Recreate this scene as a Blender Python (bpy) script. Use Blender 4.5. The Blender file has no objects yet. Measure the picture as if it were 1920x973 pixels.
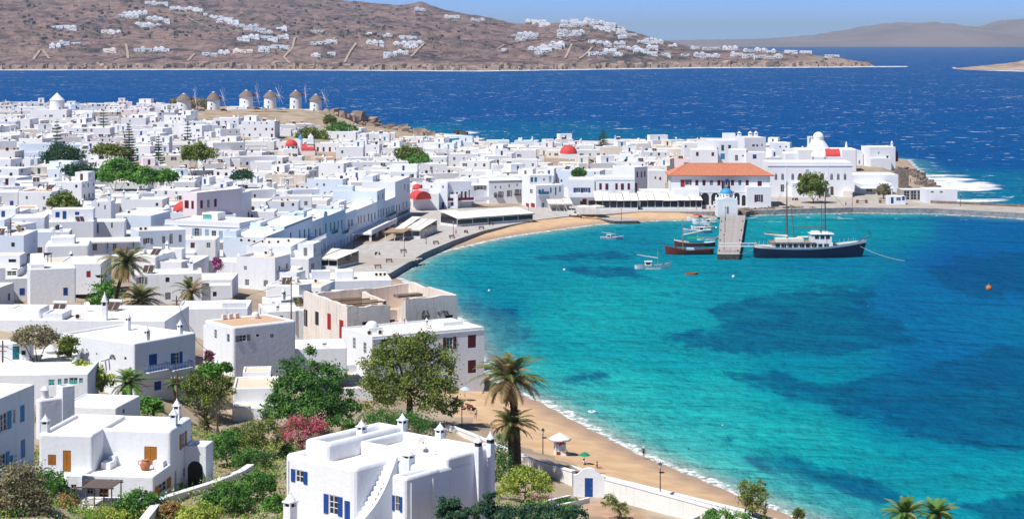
import bpy,math,random
import numpy as np
from mathutils import Vector,Matrix
S=bpy.context.scene
COL=S.collection
rnd=random.Random(7)
nrng=np.random.default_rng(11)
# ------------------------------------------------------------------ camera, sky, sun, exposure
F,H,CX,HY=3500.0,61.0,960.0,72.0
cam_d=bpy.data.cameras.new("Camera");cam=bpy.data.objects.new("Camera",cam_d);COL.objects.link(cam)
cam.location=(0,0,H);cam.rotation_euler=(math.pi/2,0,0)
cam_d.sensor_width=36;cam_d.lens=36*F/1920;cam_d.shift_y=-(486.5-HY)/1920
cam_d.clip_start=1;cam_d.clip_end=200000
S.camera=cam
SUN_EL,SUN_DIR=math.radians(57),(-0.75,-0.661)
w=bpy.data.worlds.new("World");S.world=w;w.use_nodes=True
wn=w.node_tree
sky=wn.nodes.new("ShaderNodeTexSky");sky.sky_type='NISHITA';sky.sun_disc=False
sky.sun_elevation=SUN_EL;sky.sun_rotation=math.atan2(SUN_DIR[0],SUN_DIR[1])
sky.altitude=2000;sky.air_density=0.25;sky.dust_density=0.0;sky.ozone_density=10.0
bg=wn.nodes["Background"];bg.inputs[1].default_value=0.14
wn.links.new(sky.outputs[0],bg.inputs[0])
sun_d=bpy.data.lights.new("Sun",'SUN');sun_d.energy=4.3;sun_d.angle=math.radians(0.5);sun_d.color=(1,.965,.91)
sun=bpy.data.objects.new("Sun",sun_d);COL.objects.link(sun)
sv=Vector((SUN_DIR[0]*math.cos(SUN_EL),SUN_DIR[1]*math.cos(SUN_EL),math.sin(SUN_EL)))
sun.rotation_euler=sv.to_track_quat('Z','Y').to_euler()
S.view_settings.view_transform='Standard';S.view_settings.look='None'
S.view_settings.exposure=0.45;S.view_settings.gamma=1
S.cycles.max_bounces=6;S.cycles.diffuse_bounces=4;S.cycles.glossy_bounces=2
S.cycles.transmission_bounces=3;S.cycles.transparent_max_bounces=6;S.cycles.volume_bounces=0
# ------------------------------------------------------------------ materials
M={}
def mat(name,col,rough=.85,var=.08,scale=1.5,bump=0.,bscale=6.,col2=None,metal=0.,spec=.3,detail=3,stretch=None,lo=.35,hi=.65):
 """procedural material: two tones of one colour mixed by noise, fine relief by a second noise"""
 if name in M:return M[name]
 m=bpy.data.materials.new(name);m.use_nodes=True;nt=m.node_tree;N=nt.nodes;L=nt.links
 b=N["Principled BSDF"];b.inputs["Roughness"].default_value=rough;b.inputs["Metallic"].default_value=metal
 b.inputs["Specular IOR Level"].default_value=spec
 tc=N.new("ShaderNodeTexCoord");src=tc.outputs["Object"]
 if stretch:
  mp=N.new("ShaderNodeMapping");mp.inputs["Scale"].default_value=stretch;L.new(src,mp.inputs[0]);src=mp.outputs[0]
 n=N.new("ShaderNodeTexNoise");n.inputs["Scale"].default_value=scale;n.inputs["Detail"].default_value=detail
 L.new(src,n.inputs["Vector"])
 r=N.new("ShaderNodeMapRange");r.inputs[1].default_value=lo;r.inputs[2].default_value=hi;L.new(n.outputs[0],r.inputs[0])
 mx=N.new("ShaderNodeMix");mx.data_type='RGBA';L.new(r.outputs[0],mx.inputs[0])
 c2=col2 or tuple(max(0,c*(1-2*var))for c in col)
 mx.inputs[6].default_value=(*col,1);mx.inputs[7].default_value=(*c2,1)
 L.new(mx.outputs[2],b.inputs["Base Color"])
 if bump:
  n2=N.new("ShaderNodeTexNoise");n2.inputs["Scale"].default_value=bscale;n2.inputs["Detail"].default_value=4
  L.new(src,n2.inputs["Vector"])
  bp=N.new("ShaderNodeBump");bp.inputs["Strength"].default_value=bump;bp.inputs["Distance"].default_value=.1
  L.new(n2.outputs[0],bp.inputs["Height"]);L.new(bp.outputs[0],b.inputs["Normal"])
 M[name]=m;return m
def leafmat(name,col,tr=.35):
 if name in M:return M[name]
 m=bpy.data.materials.new(name);m.use_nodes=True;nt=m.node_tree;N=nt.nodes;L=nt.links
 N.remove(N["Principled BSDF"]);out=N["Material Output"]
 d=N.new("ShaderNodeBsdfDiffuse");t=N.new("ShaderNodeBsdfTranslucent");mxs=N.new("ShaderNodeMixShader")
 tc=N.new("ShaderNodeTexCoord");n=N.new("ShaderNodeTexNoise");n.inputs["Scale"].default_value=.9
 L.new(tc.outputs["Object"],n.inputs["Vector"])
 mx=N.new("ShaderNodeMix");mx.data_type='RGBA';L.new(n.outputs[0],mx.inputs[0])
 mx.inputs[6].default_value=(*[c*.6 for c in col],1);mx.inputs[7].default_value=(*[c*1.5 for c in col],1)
 L.new(mx.outputs[2],d.inputs[0]);L.new(mx.outputs[2],t.inputs[0])
 mxs.inputs[0].default_value=tr;L.new(d.outputs[0],mxs.inputs[1]);L.new(t.outputs[0],mxs.inputs[2]);L.new(mxs.outputs[0],out.inputs[0])
 M[name]=m;return m
def whitewash(name,col,dirt,amt):
 """limewash with rain streaks and patches of wear"""
 m=bpy.data.materials.new(name);m.use_nodes=True;nt=m.node_tree;N=nt.nodes;L=nt.links
 b=N["Principled BSDF"];b.inputs["Roughness"].default_value=.9;b.inputs["Specular IOR Level"].default_value=.15
 g=N.new("ShaderNodeNewGeometry")
 mp=N.new("ShaderNodeMapping");mp.inputs["Scale"].default_value=(1.6,1.6,.22);L.new(g.outputs["Position"],mp.inputs[0])
 n=N.new("ShaderNodeTexNoise");n.inputs["Scale"].default_value=1.0;n.inputs["Detail"].default_value=6;n.inputs["Roughness"].default_value=.65
 L.new(mp.outputs[0],n.inputs["Vector"])
 n1=N.new("ShaderNodeTexNoise");n1.inputs["Scale"].default_value=.11;n1.inputs["Detail"].default_value=3;L.new(g.outputs["Position"],n1.inputs["Vector"])
 r1=N.new("ShaderNodeMapRange");r1.inputs[1].default_value=.35;r1.inputs[2].default_value=.75;r1.inputs[4].default_value=.5;L.new(n1.outputs[0],r1.inputs[0])
 r=N.new("ShaderNodeMapRange");r.inputs[1].default_value=.5;r.inputs[2].default_value=.8;r.inputs[4].default_value=amt;L.new(n.outputs[0],r.inputs[0])
 ad=N.new("ShaderNodeMath");ad.operation='MULTIPLY_ADD';L.new(r1.outputs[0],ad.inputs[0]);ad.inputs[1].default_value=amt;L.new(r.outputs[0],ad.inputs[2])
 mx=N.new("ShaderNodeMix");mx.data_type='RGBA';L.new(ad.outputs[0],mx.inputs[0])
 mx.inputs[6].default_value=(*col,1);mx.inputs[7].default_value=(*dirt,1);L.new(mx.outputs[2],b.inputs["Base Color"])
 n2=N.new("ShaderNodeTexNoise");n2.inputs["Scale"].default_value=2.2;n2.inputs["Detail"].default_value=5;L.new(g.outputs["Position"],n2.inputs["Vector"])
 bp=N.new("ShaderNodeBump");bp.inputs["Strength"].default_value=.6;bp.inputs["Distance"].default_value=.06
 L.new(n2.outputs[0],bp.inputs["Height"]);L.new(bp.outputs[0],b.inputs["Normal"])
 M[name]=m;return m
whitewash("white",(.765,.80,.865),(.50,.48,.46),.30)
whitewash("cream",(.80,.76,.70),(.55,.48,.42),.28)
whitewash("bluewhite",(.64,.74,.88),(.5,.52,.55),.2)  # blue of shade put into the white of shaded fronts; elsewhere a random tone
whitewash("pinkwhite",(.80,.70,.74),(.55,.48,.48),.25)
whitewash("peach",(.74,.56,.46),(.5,.4,.33),.3)
whitewash("worn",(.77,.73,.69),(.34,.25,.19),.62)
whitewash("roofwhite",(.83,.80,.76),(.50,.42,.34),.34)
whitewash("roofcream",(.72,.61,.49),(.45,.34,.25),.4)
whitewash("rooftan",(.60,.40,.27),(.42,.28,.2),.4)
whitewash("skyblue",(.42,.60,.80),(.4,.5,.6),.2)
whitewash("beachwall",(.80,.80,.80),(.42,.40,.40),.45)
mat("glass",(.03,.04,.055),.12,.3,3,spec=.6)
mat("glass_teal",(.08,.45,.43),.15,.2,1,spec=.6)
mat("dark",(.03,.03,.035),.8,.2)
mat("frame",(.72,.74,.76),.6,.06)
for n_,c_ in dict(blue=(.012,.075,.33),cyan=(.02,.26,.55),lightblue=(.30,.47,.62),green=(.015,.11,.085),maroon=(.13,.012,.025),
 red=(.40,.02,.025),ochre=(.42,.17,.025),grey=(.22,.23,.25),brown=(.13,.07,.04),teal=(.02,.20,.26),
 greybrown=(.20,.16,.14),orange=(.62,.17,.05),yellow=(.6,.4,.05)).items():
 mat(n_,c_,.6,.12,4,bump=.1,stretch=(3,3,.6))
mat("domered",(.62,.07,.065),.75,.12,.8,bump=.1)
mat("domeblue",(.06,.32,.62),.6,.1,1)
mat("tile",(.60,.25,.15),.85,.25,3,bump=.5,bscale=12,col2=(.42,.15,.09))
mat("thatch",(.29,.23,.20),.95,.3,5,bump=.8,bscale=20)
mat("stone",(.26,.21,.18),.95,.25,.8,bump=.8,bscale=3,col2=(.13,.105,.09))
mat("concrete",(.42,.40,.38),.9,.12,.7,bump=.2)
mat("paving",(.50,.47,.45),.9,.08,.5,bump=.2,bscale=4,col2=(.39,.37,.36))
mat("quay",(.46,.42,.38),.9,.12,.25,col2=(.36,.32,.29),bump=.2)
mat("quaywall",(.27,.29,.32),.9,.2,.8,bump=.4,col2=(.17,.18,.2))
mat("wetstone",(.10,.10,.09),.6,.3,1.5,bump=.6,bscale=3)
mat("wood",(.19,.12,.07),.8,.25,6,stretch=(1,8,8),bump=.2)
mat("palewood",(.42,.30,.19),.8,.2,6,stretch=(1,8,8),bump=.2)
mat("greywood",(.47,.43,.42),.85,.2,5,stretch=(6,1,1),bump=.3)
mat("bark",(.13,.095,.07),.95,.3,4,bump=.8,bscale=9)
mat("palmbark",(.12,.085,.06),.95,.35,5,bump=1,bscale=12,stretch=(1,1,3))
mat("metal",(.30,.31,.33),.45,.1,5,metal=.6)
mat("blackmetal",(.025,.025,.03),.5,.1,5)
mat("canvas",(.78,.75,.69),.9,.06,1.5,bump=.1)
mat("whitepaint",(.80,.81,.82),.35,.04,3,spec=.5)
mat("navy",(.012,.018,.06),.3,.1,2,spec=.5)
mat("redhull",(.19,.035,.028),.4,.15,2,spec=.4)
mat("bluehull",(.25,.48,.62),.4,.1,2,spec=.4)
mat("deck",(.40,.27,.17),.7,.15,6,stretch=(1,8,1))
mat("greencloth",(.01,.25,.13),.8,.1,2)
mat("redcloth",(.40,.015,.05),.8,.1,2)
mat("magenta",(.42,.02,.30),.8,.2,2)
mat("rubber",(.02,.02,.02),.8)
mat("panel",(.03,.03,.045),.25,.3,4,spec=.6)
mat("panelbrown",(.10,.05,.04),.35,.3,4,spec=.5)
mat("skin",(.50,.28,.19),.6,.08,3)
mat("skintan",(.33,.17,.11),.6,.08,3)
mat("hair",(.03,.02,.015),.7)
mat("cloth_dark",(.03,.03,.05),.9);mat("cloth_pink",(.6,.15,.25),.9);mat("cloth_white",(.75,.75,.75),.9);mat("cloth_blue",(.06,.15,.4),.9)
mat("terracotta",(.50,.20,.10),.85,.2,3)
mat("rope",(.55,.52,.35),.9)
mat("umber",(.27,.17,.10),.95,.3,1.2,bump=.6,bscale=5,col2=(.14,.08,.05))
# ------------------------------------------------------------------ mesh builder
class MB:
 def __init__(s):s.v=[];s.f=[];s.m=[]
 def add(s,vs,fs,m=0):
  o=len(s.v);s.v.extend(vs);s.f.extend([tuple(i+o for i in f)for f in fs]);s.m.extend([m]*len(fs))
 def quad(s,a,b,c,d,m=0):s.add([a,b,c,d],[(0,1,2,3)],m)
 def box(s,x0,x1,y0,y1,z0,z1,m=0,bottom=True,mx=None):
  vs=[(x0,y0,z0),(x1,y0,z0),(x1,y1,z0),(x0,y1,z0),(x0,y0,z1),(x1,y0,z1),(x1,y1,z1),(x0,y1,z1)]
  if mx is not None:vs=[tuple(mx @ Vector(p))for p in vs]
  fs=[(0,1,5,4),(1,2,6,5),(2,3,7,6),(3,0,4,7),(4,5,6,7)]
  if bottom:fs.append((3,2,1,0))
  s.add(vs,fs,m)
 def tube(s,a,b,r0,r1=None,n=8,m=0,cap=True):
  r1=r0 if r1 is None else r1
  a=Vector(a);b=Vector(b);d=(b-a).normalized()if (b-a).length>1e-9 else Vector((0,0,1))
  u=d.orthogonal().normalized();v=d.cross(u)
  vs=[]
  for c,r in ((a,r0),(b,r1)):
   for i in range(n):
    t=2*math.pi*i/n;vs.append(tuple(c+u*(r*math.cos(t))+v*(r*math.sin(t))))
  fs=[(i,(i+1)%n,n+(i+1)%n,n+i)for i in range(n)]
  if cap:fs+=[tuple(range(n))[::-1],tuple(range(n,2*n))]
  s.add(vs,fs,m)
 def path(s,pts,r,n=6,m=0):
  rs=r if isinstance(r,(list,tuple))else [r]*len(pts)
  for i in range(len(pts)-1):s.tube(pts[i],pts[i+1],rs[i],rs[i+1],n,m)
 def lathe(s,c,prof,n=20,m=0,cap=True,a0=0,a1=2*math.pi,sx=1,sy=1):
  vs=[];full=abs(a1-a0-2*math.pi)<1e-6;k=n if full else n+1
  for r,z in prof:
   for i in range(k):
    t=a0+(a1-a0)*i/n;vs.append((c[0]+sx*r*math.cos(t),c[1]+sy*r*math.sin(t),c[2]+z))
  fs=[]
  for j in range(len(prof)-1):
   for i in range(n):
    i2=(i+1)%k;fs.append((j*k+i,j*k+i2,(j+1)*k+i2,(j+1)*k+i))
  if cap and full:
   if prof[0][0]>1e-4:fs.append(tuple(range(k))[::-1])
   if prof[-1][0]>1e-4:fs.append(tuple((len(prof)-1)*k+i for i in range(k)))
  s.add(vs,fs,m)
 def dome(s,c,r,n=20,k=6,m=0,sq=1.):
  s.lathe(c,[(max(1e-5,r*math.cos(math.pi/2*i/k)),sq*r*math.sin(math.pi/2*i/k))for i in range(k+1)],n,m,cap=False)
 def ball(s,c,r,n=10,k=6,m=0,sx=1,sy=1,sz=1):
  s.lathe(c,[(max(1e-5,r*math.sin(math.pi*i/k)),-sz*r*math.cos(math.pi*i/k))for i in range(k+1)],n,m,cap=False,sx=sx,sy=sy)
 def prism(s,poly,z0,z1,m=0,mtop=None,bottom=False):
  n=len(poly);vs=[(p[0],p[1],z0)for p in poly]+[(p[0],p[1],z1)for p in poly]
  s.add(vs,[(i,(i+1)%n,n+(i+1)%n,n+i)for i in range(n)],m)
  s.add([(p[0],p[1],z1)for p in poly],[tuple(range(n))],m if mtop is None else mtop)
  if bottom:s.add([(p[0],p[1],z0)for p in poly],[tuple(range(n))[::-1]],m)
 def xprism(s,prof,x0,x1,m=0,mx=None):
  """profile in (y,z) extruded along x"""
  n=len(prof);vs=[(x0,p[0],p[1])for p in prof]+[(x1,p[0],p[1])for p in prof]
  if mx is not None:vs=[tuple(mx @ Vector(p))for p in vs]
  s.add(vs,[(i,(i+1)%n,n+(i+1)%n,n+i)for i in range(n)]+[tuple(range(n))[::-1],tuple(range(n,2*n))],m)
 def mesh(s,name,mats,smooth=None):
  me=bpy.data.meshes.new(name);me.from_pydata(s.v,[],s.f)
  for m in mats:me.materials.append(M[m]if isinstance(m,str)else m)
  if len(mats)>1:me.polygons.foreach_set("material_index",s.m)
  if smooth:
   me.shade_smooth();me.set_sharp_from_angle(angle=math.radians(smooth))
  me.update();return me
 def build(s,name,mats,parent=None,smooth=None,loc=None,rz=None):
  if isinstance(mats,str):mats=[mats]
  return put(name,s.mesh(name,mats,smooth),parent,loc,rz)
def put(name,me,parent=None,loc=None,rz=None):
 o=bpy.data.objects.new(name,me);COL.objects.link(o);o.parent=parent
 if loc is not None:o.location=loc
 if rz is not None:o.rotation_euler=(0,0,rz)
 return o
def npmesh(name,V,Q,mats,mi=None,smooth=False):
 """fast mesh from numpy: V (n,3), Q (m,k)"""
 me=bpy.data.meshes.new(name);V=np.ascontiguousarray(V,np.float32);Q=np.ascontiguousarray(Q,np.int32);m,k=Q.shape
 me.vertices.add(len(V));me.vertices.foreach_set("co",V.ravel())
 me.loops.add(m*k);me.loops.foreach_set("vertex_index",Q.ravel())
 me.polygons.add(m);me.polygons.foreach_set("loop_start",np.arange(0,m*k,k,dtype=np.int32));me.polygons.foreach_set("loop_total",np.full(m,k,np.int32))
 for q in mats:me.materials.append(M[q]if isinstance(q,str)else q)
 if mi is not None:me.polygons.foreach_set("material_index",np.ascontiguousarray(mi,np.int32))
 me.polygons.foreach_set("use_smooth",np.full(m,smooth))
 me.update(calc_edges=True);return me
def thing(name,label,cat,loc=(0,0,0),rz=0,group=None):
 o=bpy.data.objects.new(name,None);COL.objects.link(o);o.empty_display_size=.3
 o.location=loc;o.rotation_euler=(0,0,rz);return tag(o,label,cat,group)
def tag(o,label,cat,group=None):
 o['label']=label;o['category']=cat
 if group:o['group']=group
 return o
def struct(o,kind='structure',label=None):
 o['kind']=kind
 if label:o['label']=label
 return o
def dup(root,loc,rz,label=None,group=None):
 r=root.copy();COL.objects.link(r);r.location=loc;r.rotation_euler=(0,0,rz)
 if label:r['label']=label
 if group:r['group']=group
 for ch in list(root.children):
  c=ch.copy();COL.objects.link(c);c.parent=r
  for g in list(ch.children):
   d=g.copy();COL.objects.link(d);d.parent=c
 return r
# ------------------------------------------------------------------ photo pixel -> place in the world
def P(px,py,z=0.):d=F*(H-z)/(py-HY);return Vector(((px-CX)*d/F,d,z))
def PX(p):return CX+F*p[0]/p[1],HY+F*(H-p[2])/p[1]
# ------------------------------------------------------------------ the land: shoreline polygon and height function
bay_px=[(1800,1100),(1600,1020),(1480,968),(1400,937),(1300,895),(1200,855),(1130,819),(1060,782),(1010,754),(965,737),(925,722),(906,700),
 (880,650),(858,605),(800,560),(735,517),(790,482),(830,470),(880,458),(940,445),(1000,436),(1060,428),(1110,421),(1180,416),
 (1240,413),(1285,413),(1330,410),(1350,406),(1385,405),(1430,403),(1470,402),(1600,399),(1760,401),(1920,410),(2150,424)]
back_px=[(2150,408),(1920,394),(1800,386),(1765,375),(1742,350),(1735,330),(1718,318),(1700,300),(1600,290),(1450,283),(1280,284),(1150,283),
 (1000,281),(900,278),(820,271),(770,264),(742,256),(700,247),(620,237.5),(500,235),(300,233),(0,231),(-300,231)]
LAND=[tuple(P(x,y)[:2])for x,y in bay_px+back_px]
LAND+=[(-900,1320),(-900,-150),(150,-150),(150,130),(95,165)]
LANDA=np.array(LAND)
def seg_dist(pts,poly,closed=True):
 a=poly;b=np.roll(poly,-1,0)
 if not closed:a=a[:-1];b=b[:-1]
 d=np.full(len(pts),1e18)
 for p,q in zip(a,b):
  e=q-p;t=np.clip(((pts-p)@e)/max(e@e,1e-9),0,1);r=pts-p-t[:,None]*e;d=np.minimum(d,(r*r).sum(1))
 return np.sqrt(d)
def inside(pts,poly):
 x,y=pts[:,0],pts[:,1];c=np.zeros(len(pts),bool);n=len(poly)
 for i in range(n):
  (x1,y1),(x2,y2)=poly[i],poly[(i+1)%n]
  if y1==y2:continue
  k=(y1>y)!=(y2>y);c^=k &(x<(x2-x1)*(y-y1)/(y2-y1)+x1)
 return c
def sdist(pts):
 d=seg_dist(pts,LANDA);return np.where(inside(pts,LANDA),d,-d)
ctl=[(0,973,24),(0,880,23),(200,935,17.5),(70,905,18.2),(300,965,20),(270,935,17.8),(400,892,15),(450,965,19),(535,973,21),(700,1000,21.5),(930,973,20),
 (1010,985,10),(1100,985,3.5),(1103,928,1.7),(1200,950,1.6),(1130,955,2.0),(1000,925,2.2),(1250,985,2.5),(1300,960,1.5),(1450,990,1.6),(1600,1040,1.6),(960,885,3.2),
 (900,820,3.0),(930,850,3.5),(250,740,12),(355,720,11.5),(440,785,8),(560,805,8.5),(640,805,6.5),(700,800,6),(765,790,4.2),(850,790,2.2),(880,760,1.5),(1000,830,1.5),(1150,890,1.5),
 (100,700,15),(40,700,15.3),(60,765,15.6),(150,765,14.5),(110,810,16),(0,600,17),(150,590,15),(330,600,12),(450,640,9),(600,700,6),(650,650,4),(700,720,3),
 (0,500,15),(200,540,12),(350,500,7),(500,510,4),(600,512,1.5),(700,500,1.2),(0,400,14),(200,400,11),(400,400,7.5),(600,400,4.5),(700,350,4),(620,490,1.2),(770,405,1.5),
 (0,300,14),(300,300,11.5),(600,300,6.5),(900,320,3.5),(1000,305,3.5),(1200,308,4),(900,288,2),(1050,290,2),(1100,385,1.55),(950,400,1.55),(850,430,1.55),(1300,390,1.5),(1000,415,1.55),(900,440,1.5),(820,462,1.5),(1080,410,1.5),
 (0,230,15),(300,222,15.5),(450,236,12),(400,210,16),(480,207,17),(560,206,17),(600,209,16),(640,222,12),(665,232,7),(560,243,10),(700,245,4),
 (1400,300,5.5),(1500,330,3),(1640,310,3.5),(1700,345,1.5),(1540,380,1.2),(1700,385,1.2),(1900,400,1.2)]
CT=np.array([[*P(x,y,z)[:2],z]for x,y,z in ctl]+[[0,0,42],[-60,60,36],[40,70,22],[0,90,24],[120,60,14],[-200,100,40],[-400,300,30],[-600,800,30],[110,150,2],[-60,130,24],[-20,125,19],[30,120,11],[60,150,4],[15,140,12],[35,165,6]])
WARP=np.array([1.0,.55])
def height(pts):
 """ground height at (n,2) points"""
 pts=np.asarray(pts,float);out=np.empty(len(pts))
 for k in range(0,len(pts),20000):
  p=pts[k:k+20000];d=(((p[:,None,:]-CT[None,:,:2])*WARP)**2).sum(2)+4.
  wgt=1/d**1.9;z=(wgt*CT[:,2]).sum(1)/wgt.sum(1)
  s=sdist(p);cap=.115*s+.45*np.maximum(0,s-15)
  out[k:k+20000]=np.where(s>0,np.minimum(z,cap),np.maximum(-9,.07*s))
 return out
def hz(x,y):return float(height(np.array([[x,y]]))[0])
def ground(px,py,d0=100,d1=1400):
 """where the sight line through a photo pixel meets the ground"""
 d=np.linspace(d0,d1,900);x=(px-CX)*d/F;zr=H-(py-HY)*d/F;zh=height(np.stack([x,d],1))
 k=np.argmax(zr<=zh);k=max(k,1)if (zr<=zh).any()else len(d)-1
 a=(zr[k-1]-zh[k-1])/max(1e-6,(zr[k-1]-zh[k-1])-(zr[k]-zh[k]));dd=d[k-1]+a*(d[k]-d[k-1]);xx=(px-CX)*dd/F
 return Vector((xx,dd,hz(xx,dd)))
# ground sheet, split into beach and ground
beach_px=[[(2000,1300),(1480,1010),(1400,968),(1130,902),(1074,884),(1000,855),(940,830),(850,790),(840,745),(880,715),(1010,715),(1300,840),(1700,1000),(2200,1250)],
   [(780,486),(796,474),(850,451),(905,433),(960,421),(1010,413),(1060,406),(1140,405),(1170,395),(1300,393),(1345,398),(1345,415),(1290,423),(1100,432),(1000,446),(850,476),(790,500)]]
xs=np.concatenate([np.arange(-900,-330,30),np.arange(-330,230,3.0),np.arange(230,560,15)])
ys=np.concatenate([np.arange(-150,100,10),np.arange(100,420,2.5),np.arange(420,1340,5)])
GX,GY=np.meshgrid(xs,ys);GP=np.stack([GX.ravel(),GY.ravel()],1)
GZ=height(GP);nx,ny=len(xs),len(ys)
rock=np.array([math.sin(p[0]*.31+p[1]*.17)+math.sin(p[0]*.73-p[1]*.41)+math.sin(p[0]*1.3+p[1]*.9)for p in GP])
GV=np.column_stack([GP,GZ+np.where(GZ>3,.12*rock,0)])
ii=np.arange(nx*ny).reshape(ny,nx)
GQ=np.stack([ii[:-1,:-1].ravel(),ii[:-1,1:].ravel(),ii[1:,1:].ravel(),ii[1:,:-1].ravel()],1)
FC=GV[GQ].mean(1)
bm_=np.zeros(len(GQ),bool)
for bp_ in beach_px:bm_|=inside(FC[:,:2],[tuple(P(x,y,1.)[:2])for x,y in bp_])
bm_|=(FC[:,2]<.15)
def sandmat():
 m=mat("sand",(.61,.425,.26),.95,.1,.35,bump=.25,bscale=2.5,col2=(.52,.34,.20))
 nt=m.node_tree;N=nt.nodes;L=nt.links;b=N["Principled BSDF"]
 at=N.new("ShaderNodeAttribute");at.attribute_name="wet"
 src=b.inputs["Base Color"].links[0].from_socket
 mx=N.new("ShaderNodeMix");mx.data_type='RGBA';L.new(at.outputs["Fac"],mx.inputs[0]);L.new(src,mx.inputs[6]);mx.inputs[7].default_value=(.36,.25,.18,1)
 L.new(mx.outputs[2],b.inputs["Base Color"]);return m
def earthmat():
 m=mat("earth",(.43,.35,.27),.95,.15,.12,bump=.4,bscale=1.5,col2=(.29,.22,.15),detail=8);return m
sandmat();earthmat()
def subsheet(name,mask,mt):
 q=GQ[mask];used,inv=np.unique(q,return_inverse=True)
 me=npmesh(name,GV[used],inv.reshape(q.shape),[mt],smooth=True);return put(name,me),GV[used]
beach,bv=subsheet("beach",bm_,"sand");struct(beach,label="golden sand along the two bays of the harbour")
wet=np.clip(1-(bv[:,2]-.22)/.22,0,1);at=beach.data.attributes.new("wet",'FLOAT','POINT');at.data.foreach_set("value",wet.astype(np.float32))
gr,gv=subsheet("ground",~bm_,"earth");struct(gr,label="dry stony earth under the town and gardens")
# ------------------------------------------------------------------ the sea
cols=np.concatenate([np.arange(-6000,-200,400),np.arange(-200,2120,9.),np.arange(2120,9000,400)])
rows=np.concatenate([[75.56,76.2,77,78],np.arange(79,119,3.0),np.arange(119,139,.8),np.arange(139,240,3.0),np.arange(240,520,2.5),np.arange(520,1000,4.),np.arange(1000,1500,30),[2000,3500]])
dr=F*H/(rows-HY);sx_=(cols-CX)/F
SV=np.stack([np.clip(dr[:,None]*sx_[None,:],-24000,30000).ravel(),np.repeat(dr,len(cols)),np.zeros(len(cols)*len(rows))],1)
jj=np.arange(len(SV)).reshape(len(rows),len(cols))
SQ=np.stack([jj[1:,:-1].ravel(),jj[1:,1:].ravel(),jj[:-1,1:].ravel(),jj[:-1,:-1].ravel()],1)
shore=np.clip(-sdist(SV[:,:2]),-30,400)
deepc=[(1100,600,.22),(900,560,.5),(800,520,.45),(1000,700,.18),(950,640,.35),(1300,850,.06),(1150,760,.06),(1200,520,.3),(1050,480,.42),(1500,600,.45),(1500,540,.4),(1700,560,.8),(1850,500,1),(1850,430,1),(1650,425,.55),
 (1500,412,.35),(1400,450,.4),(1200,440,.45),(1280,430,.4),(1800,680,.8),(1700,770,.72),(1850,800,.6),(1600,900,.3),(1500,840,.2),(1900,930,.4),(1480,700,.5),(1300,640,.3),(1350,740,.12),(1750,940,.4),(1400,900,.1),(1560,500,.55),
 (1870,355,.62),(1840,340,.7),(1880,300,1.1),(1500,200,1.25),(500,160,1.25),(200,160,1.25),(900,250,.9),(1100,262,.72),(1000,258,.8),(1200,262,.8),(800,252,.7),(1900,200,1.25),(1900,150,1.25),(1300,220,1.2),(700,215,1.15),(1000,200,1.25),(1500,140,1.25),(1300,100,1.2),(1800,100,1.2),(1250,128,1.2),(1550,250,1.15)]
dc=np.array([[*P(x,y)[:2],v]for x,y,v in deepc]);lg=np.log(np.maximum(SV[:,1],1));sxx=SV[:,0]/np.maximum(SV[:,1],1)
d2=((sxx[:,None]-(dc[:,0]/dc[:,1])[None])*9)**2+((lg[:,None]-np.log(dc[:,1])[None])*3.2)**2+.012
ww=1/d2**2;deep=(ww*dc[:,2]).sum(1)/ww.sum(1)
surfc=[(1770,345,70,22),(1830,350,60,14),(1750,372,60,9),(1800,378,40,6),(765,256,70,7),(830,255,70,6),(880,249,30,3),(1850,375,50,3)]
spx=CX+F*sxx;spy=HY+F*H/np.maximum(SV[:,1],1);surf=np.zeros(len(SV))
for x,y,a,b in surfc:surf=np.maximum(surf,np.clip(1.3-np.sqrt(((spx-x)/a)**2+((spy-y)/b)**2),0,1))
cl_=np.interp(spx,[-900,0,400,900,1100,1300,1500,1640,1700],[134,131,130,133,130,127,126,125,124.5]);surf=np.maximum(surf,np.where(spx<1700,np.clip(1.25-np.abs(spy-cl_-.6)/1.2,0,1),0))
hl_=np.interp(spx,[1785,1800,1830,1880,1920,2200],[127,129,131.3,133,134,137]);surf=np.maximum(surf,np.where(spx>1785,np.clip(1.25-np.abs(spy-hl_)/1.2,0,1),0))
bay=((spy>400)&(SV[:,1]<620)).astype(float)
weedp=[[(1350,563),(1490,540),(1640,545),(1620,575),(1690,600),(1700,640),(1600,665),(1500,660),(1380,665),(1300,650),(1240,630),(1340,615),(1335,585)],
 [(1360,700),(1450,695),(1550,715),(1700,690),(1800,680),(1880,650),(2000,640),(2000,850),(1850,845),(1700,820),(1620,790),(1530,770),(1480,755),(1420,730)],
 [(1390,855),(1480,850),(1560,880),(1650,905),(1720,935),(1640,940),(1540,910),(1430,880)],[(1325,815),(1390,810),(1405,825),(1360,835)],[(1428,825),(1465,822),(1470,832),(1435,833)],
 [(1050,500),(1190,503),(1200,520),(1100,522)],[(1040,700),(1135,700),(1130,715),(1060,718)],[(1740,530),(1850,560),(2000,550),(2000,470),(1790,480)],
 [(865,560),(960,580),(1010,620),(960,660),(905,690),(870,630)],[(1790,945),(2000,925),(2000,1000),(1840,985)],[(1000,480),(1180,470),(1200,482),(1050,492)]]
sp=np.stack([spx,spy*2.2],1);weed=np.full(len(SV),-60.);mk=(spx>700)&(spx<2100)&(spy>440)&(spy<1050)
for wp_ in weedp:
 q=np.array([(x,y*2.2)for x,y in wp_],float);d_=seg_dist(sp[mk],q);weed[mk]=np.maximum(weed[mk],np.where(inside(sp[mk],q),d_,-d_))
sea_me=npmesh("sea",SV,SQ,[],smooth=True)
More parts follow.
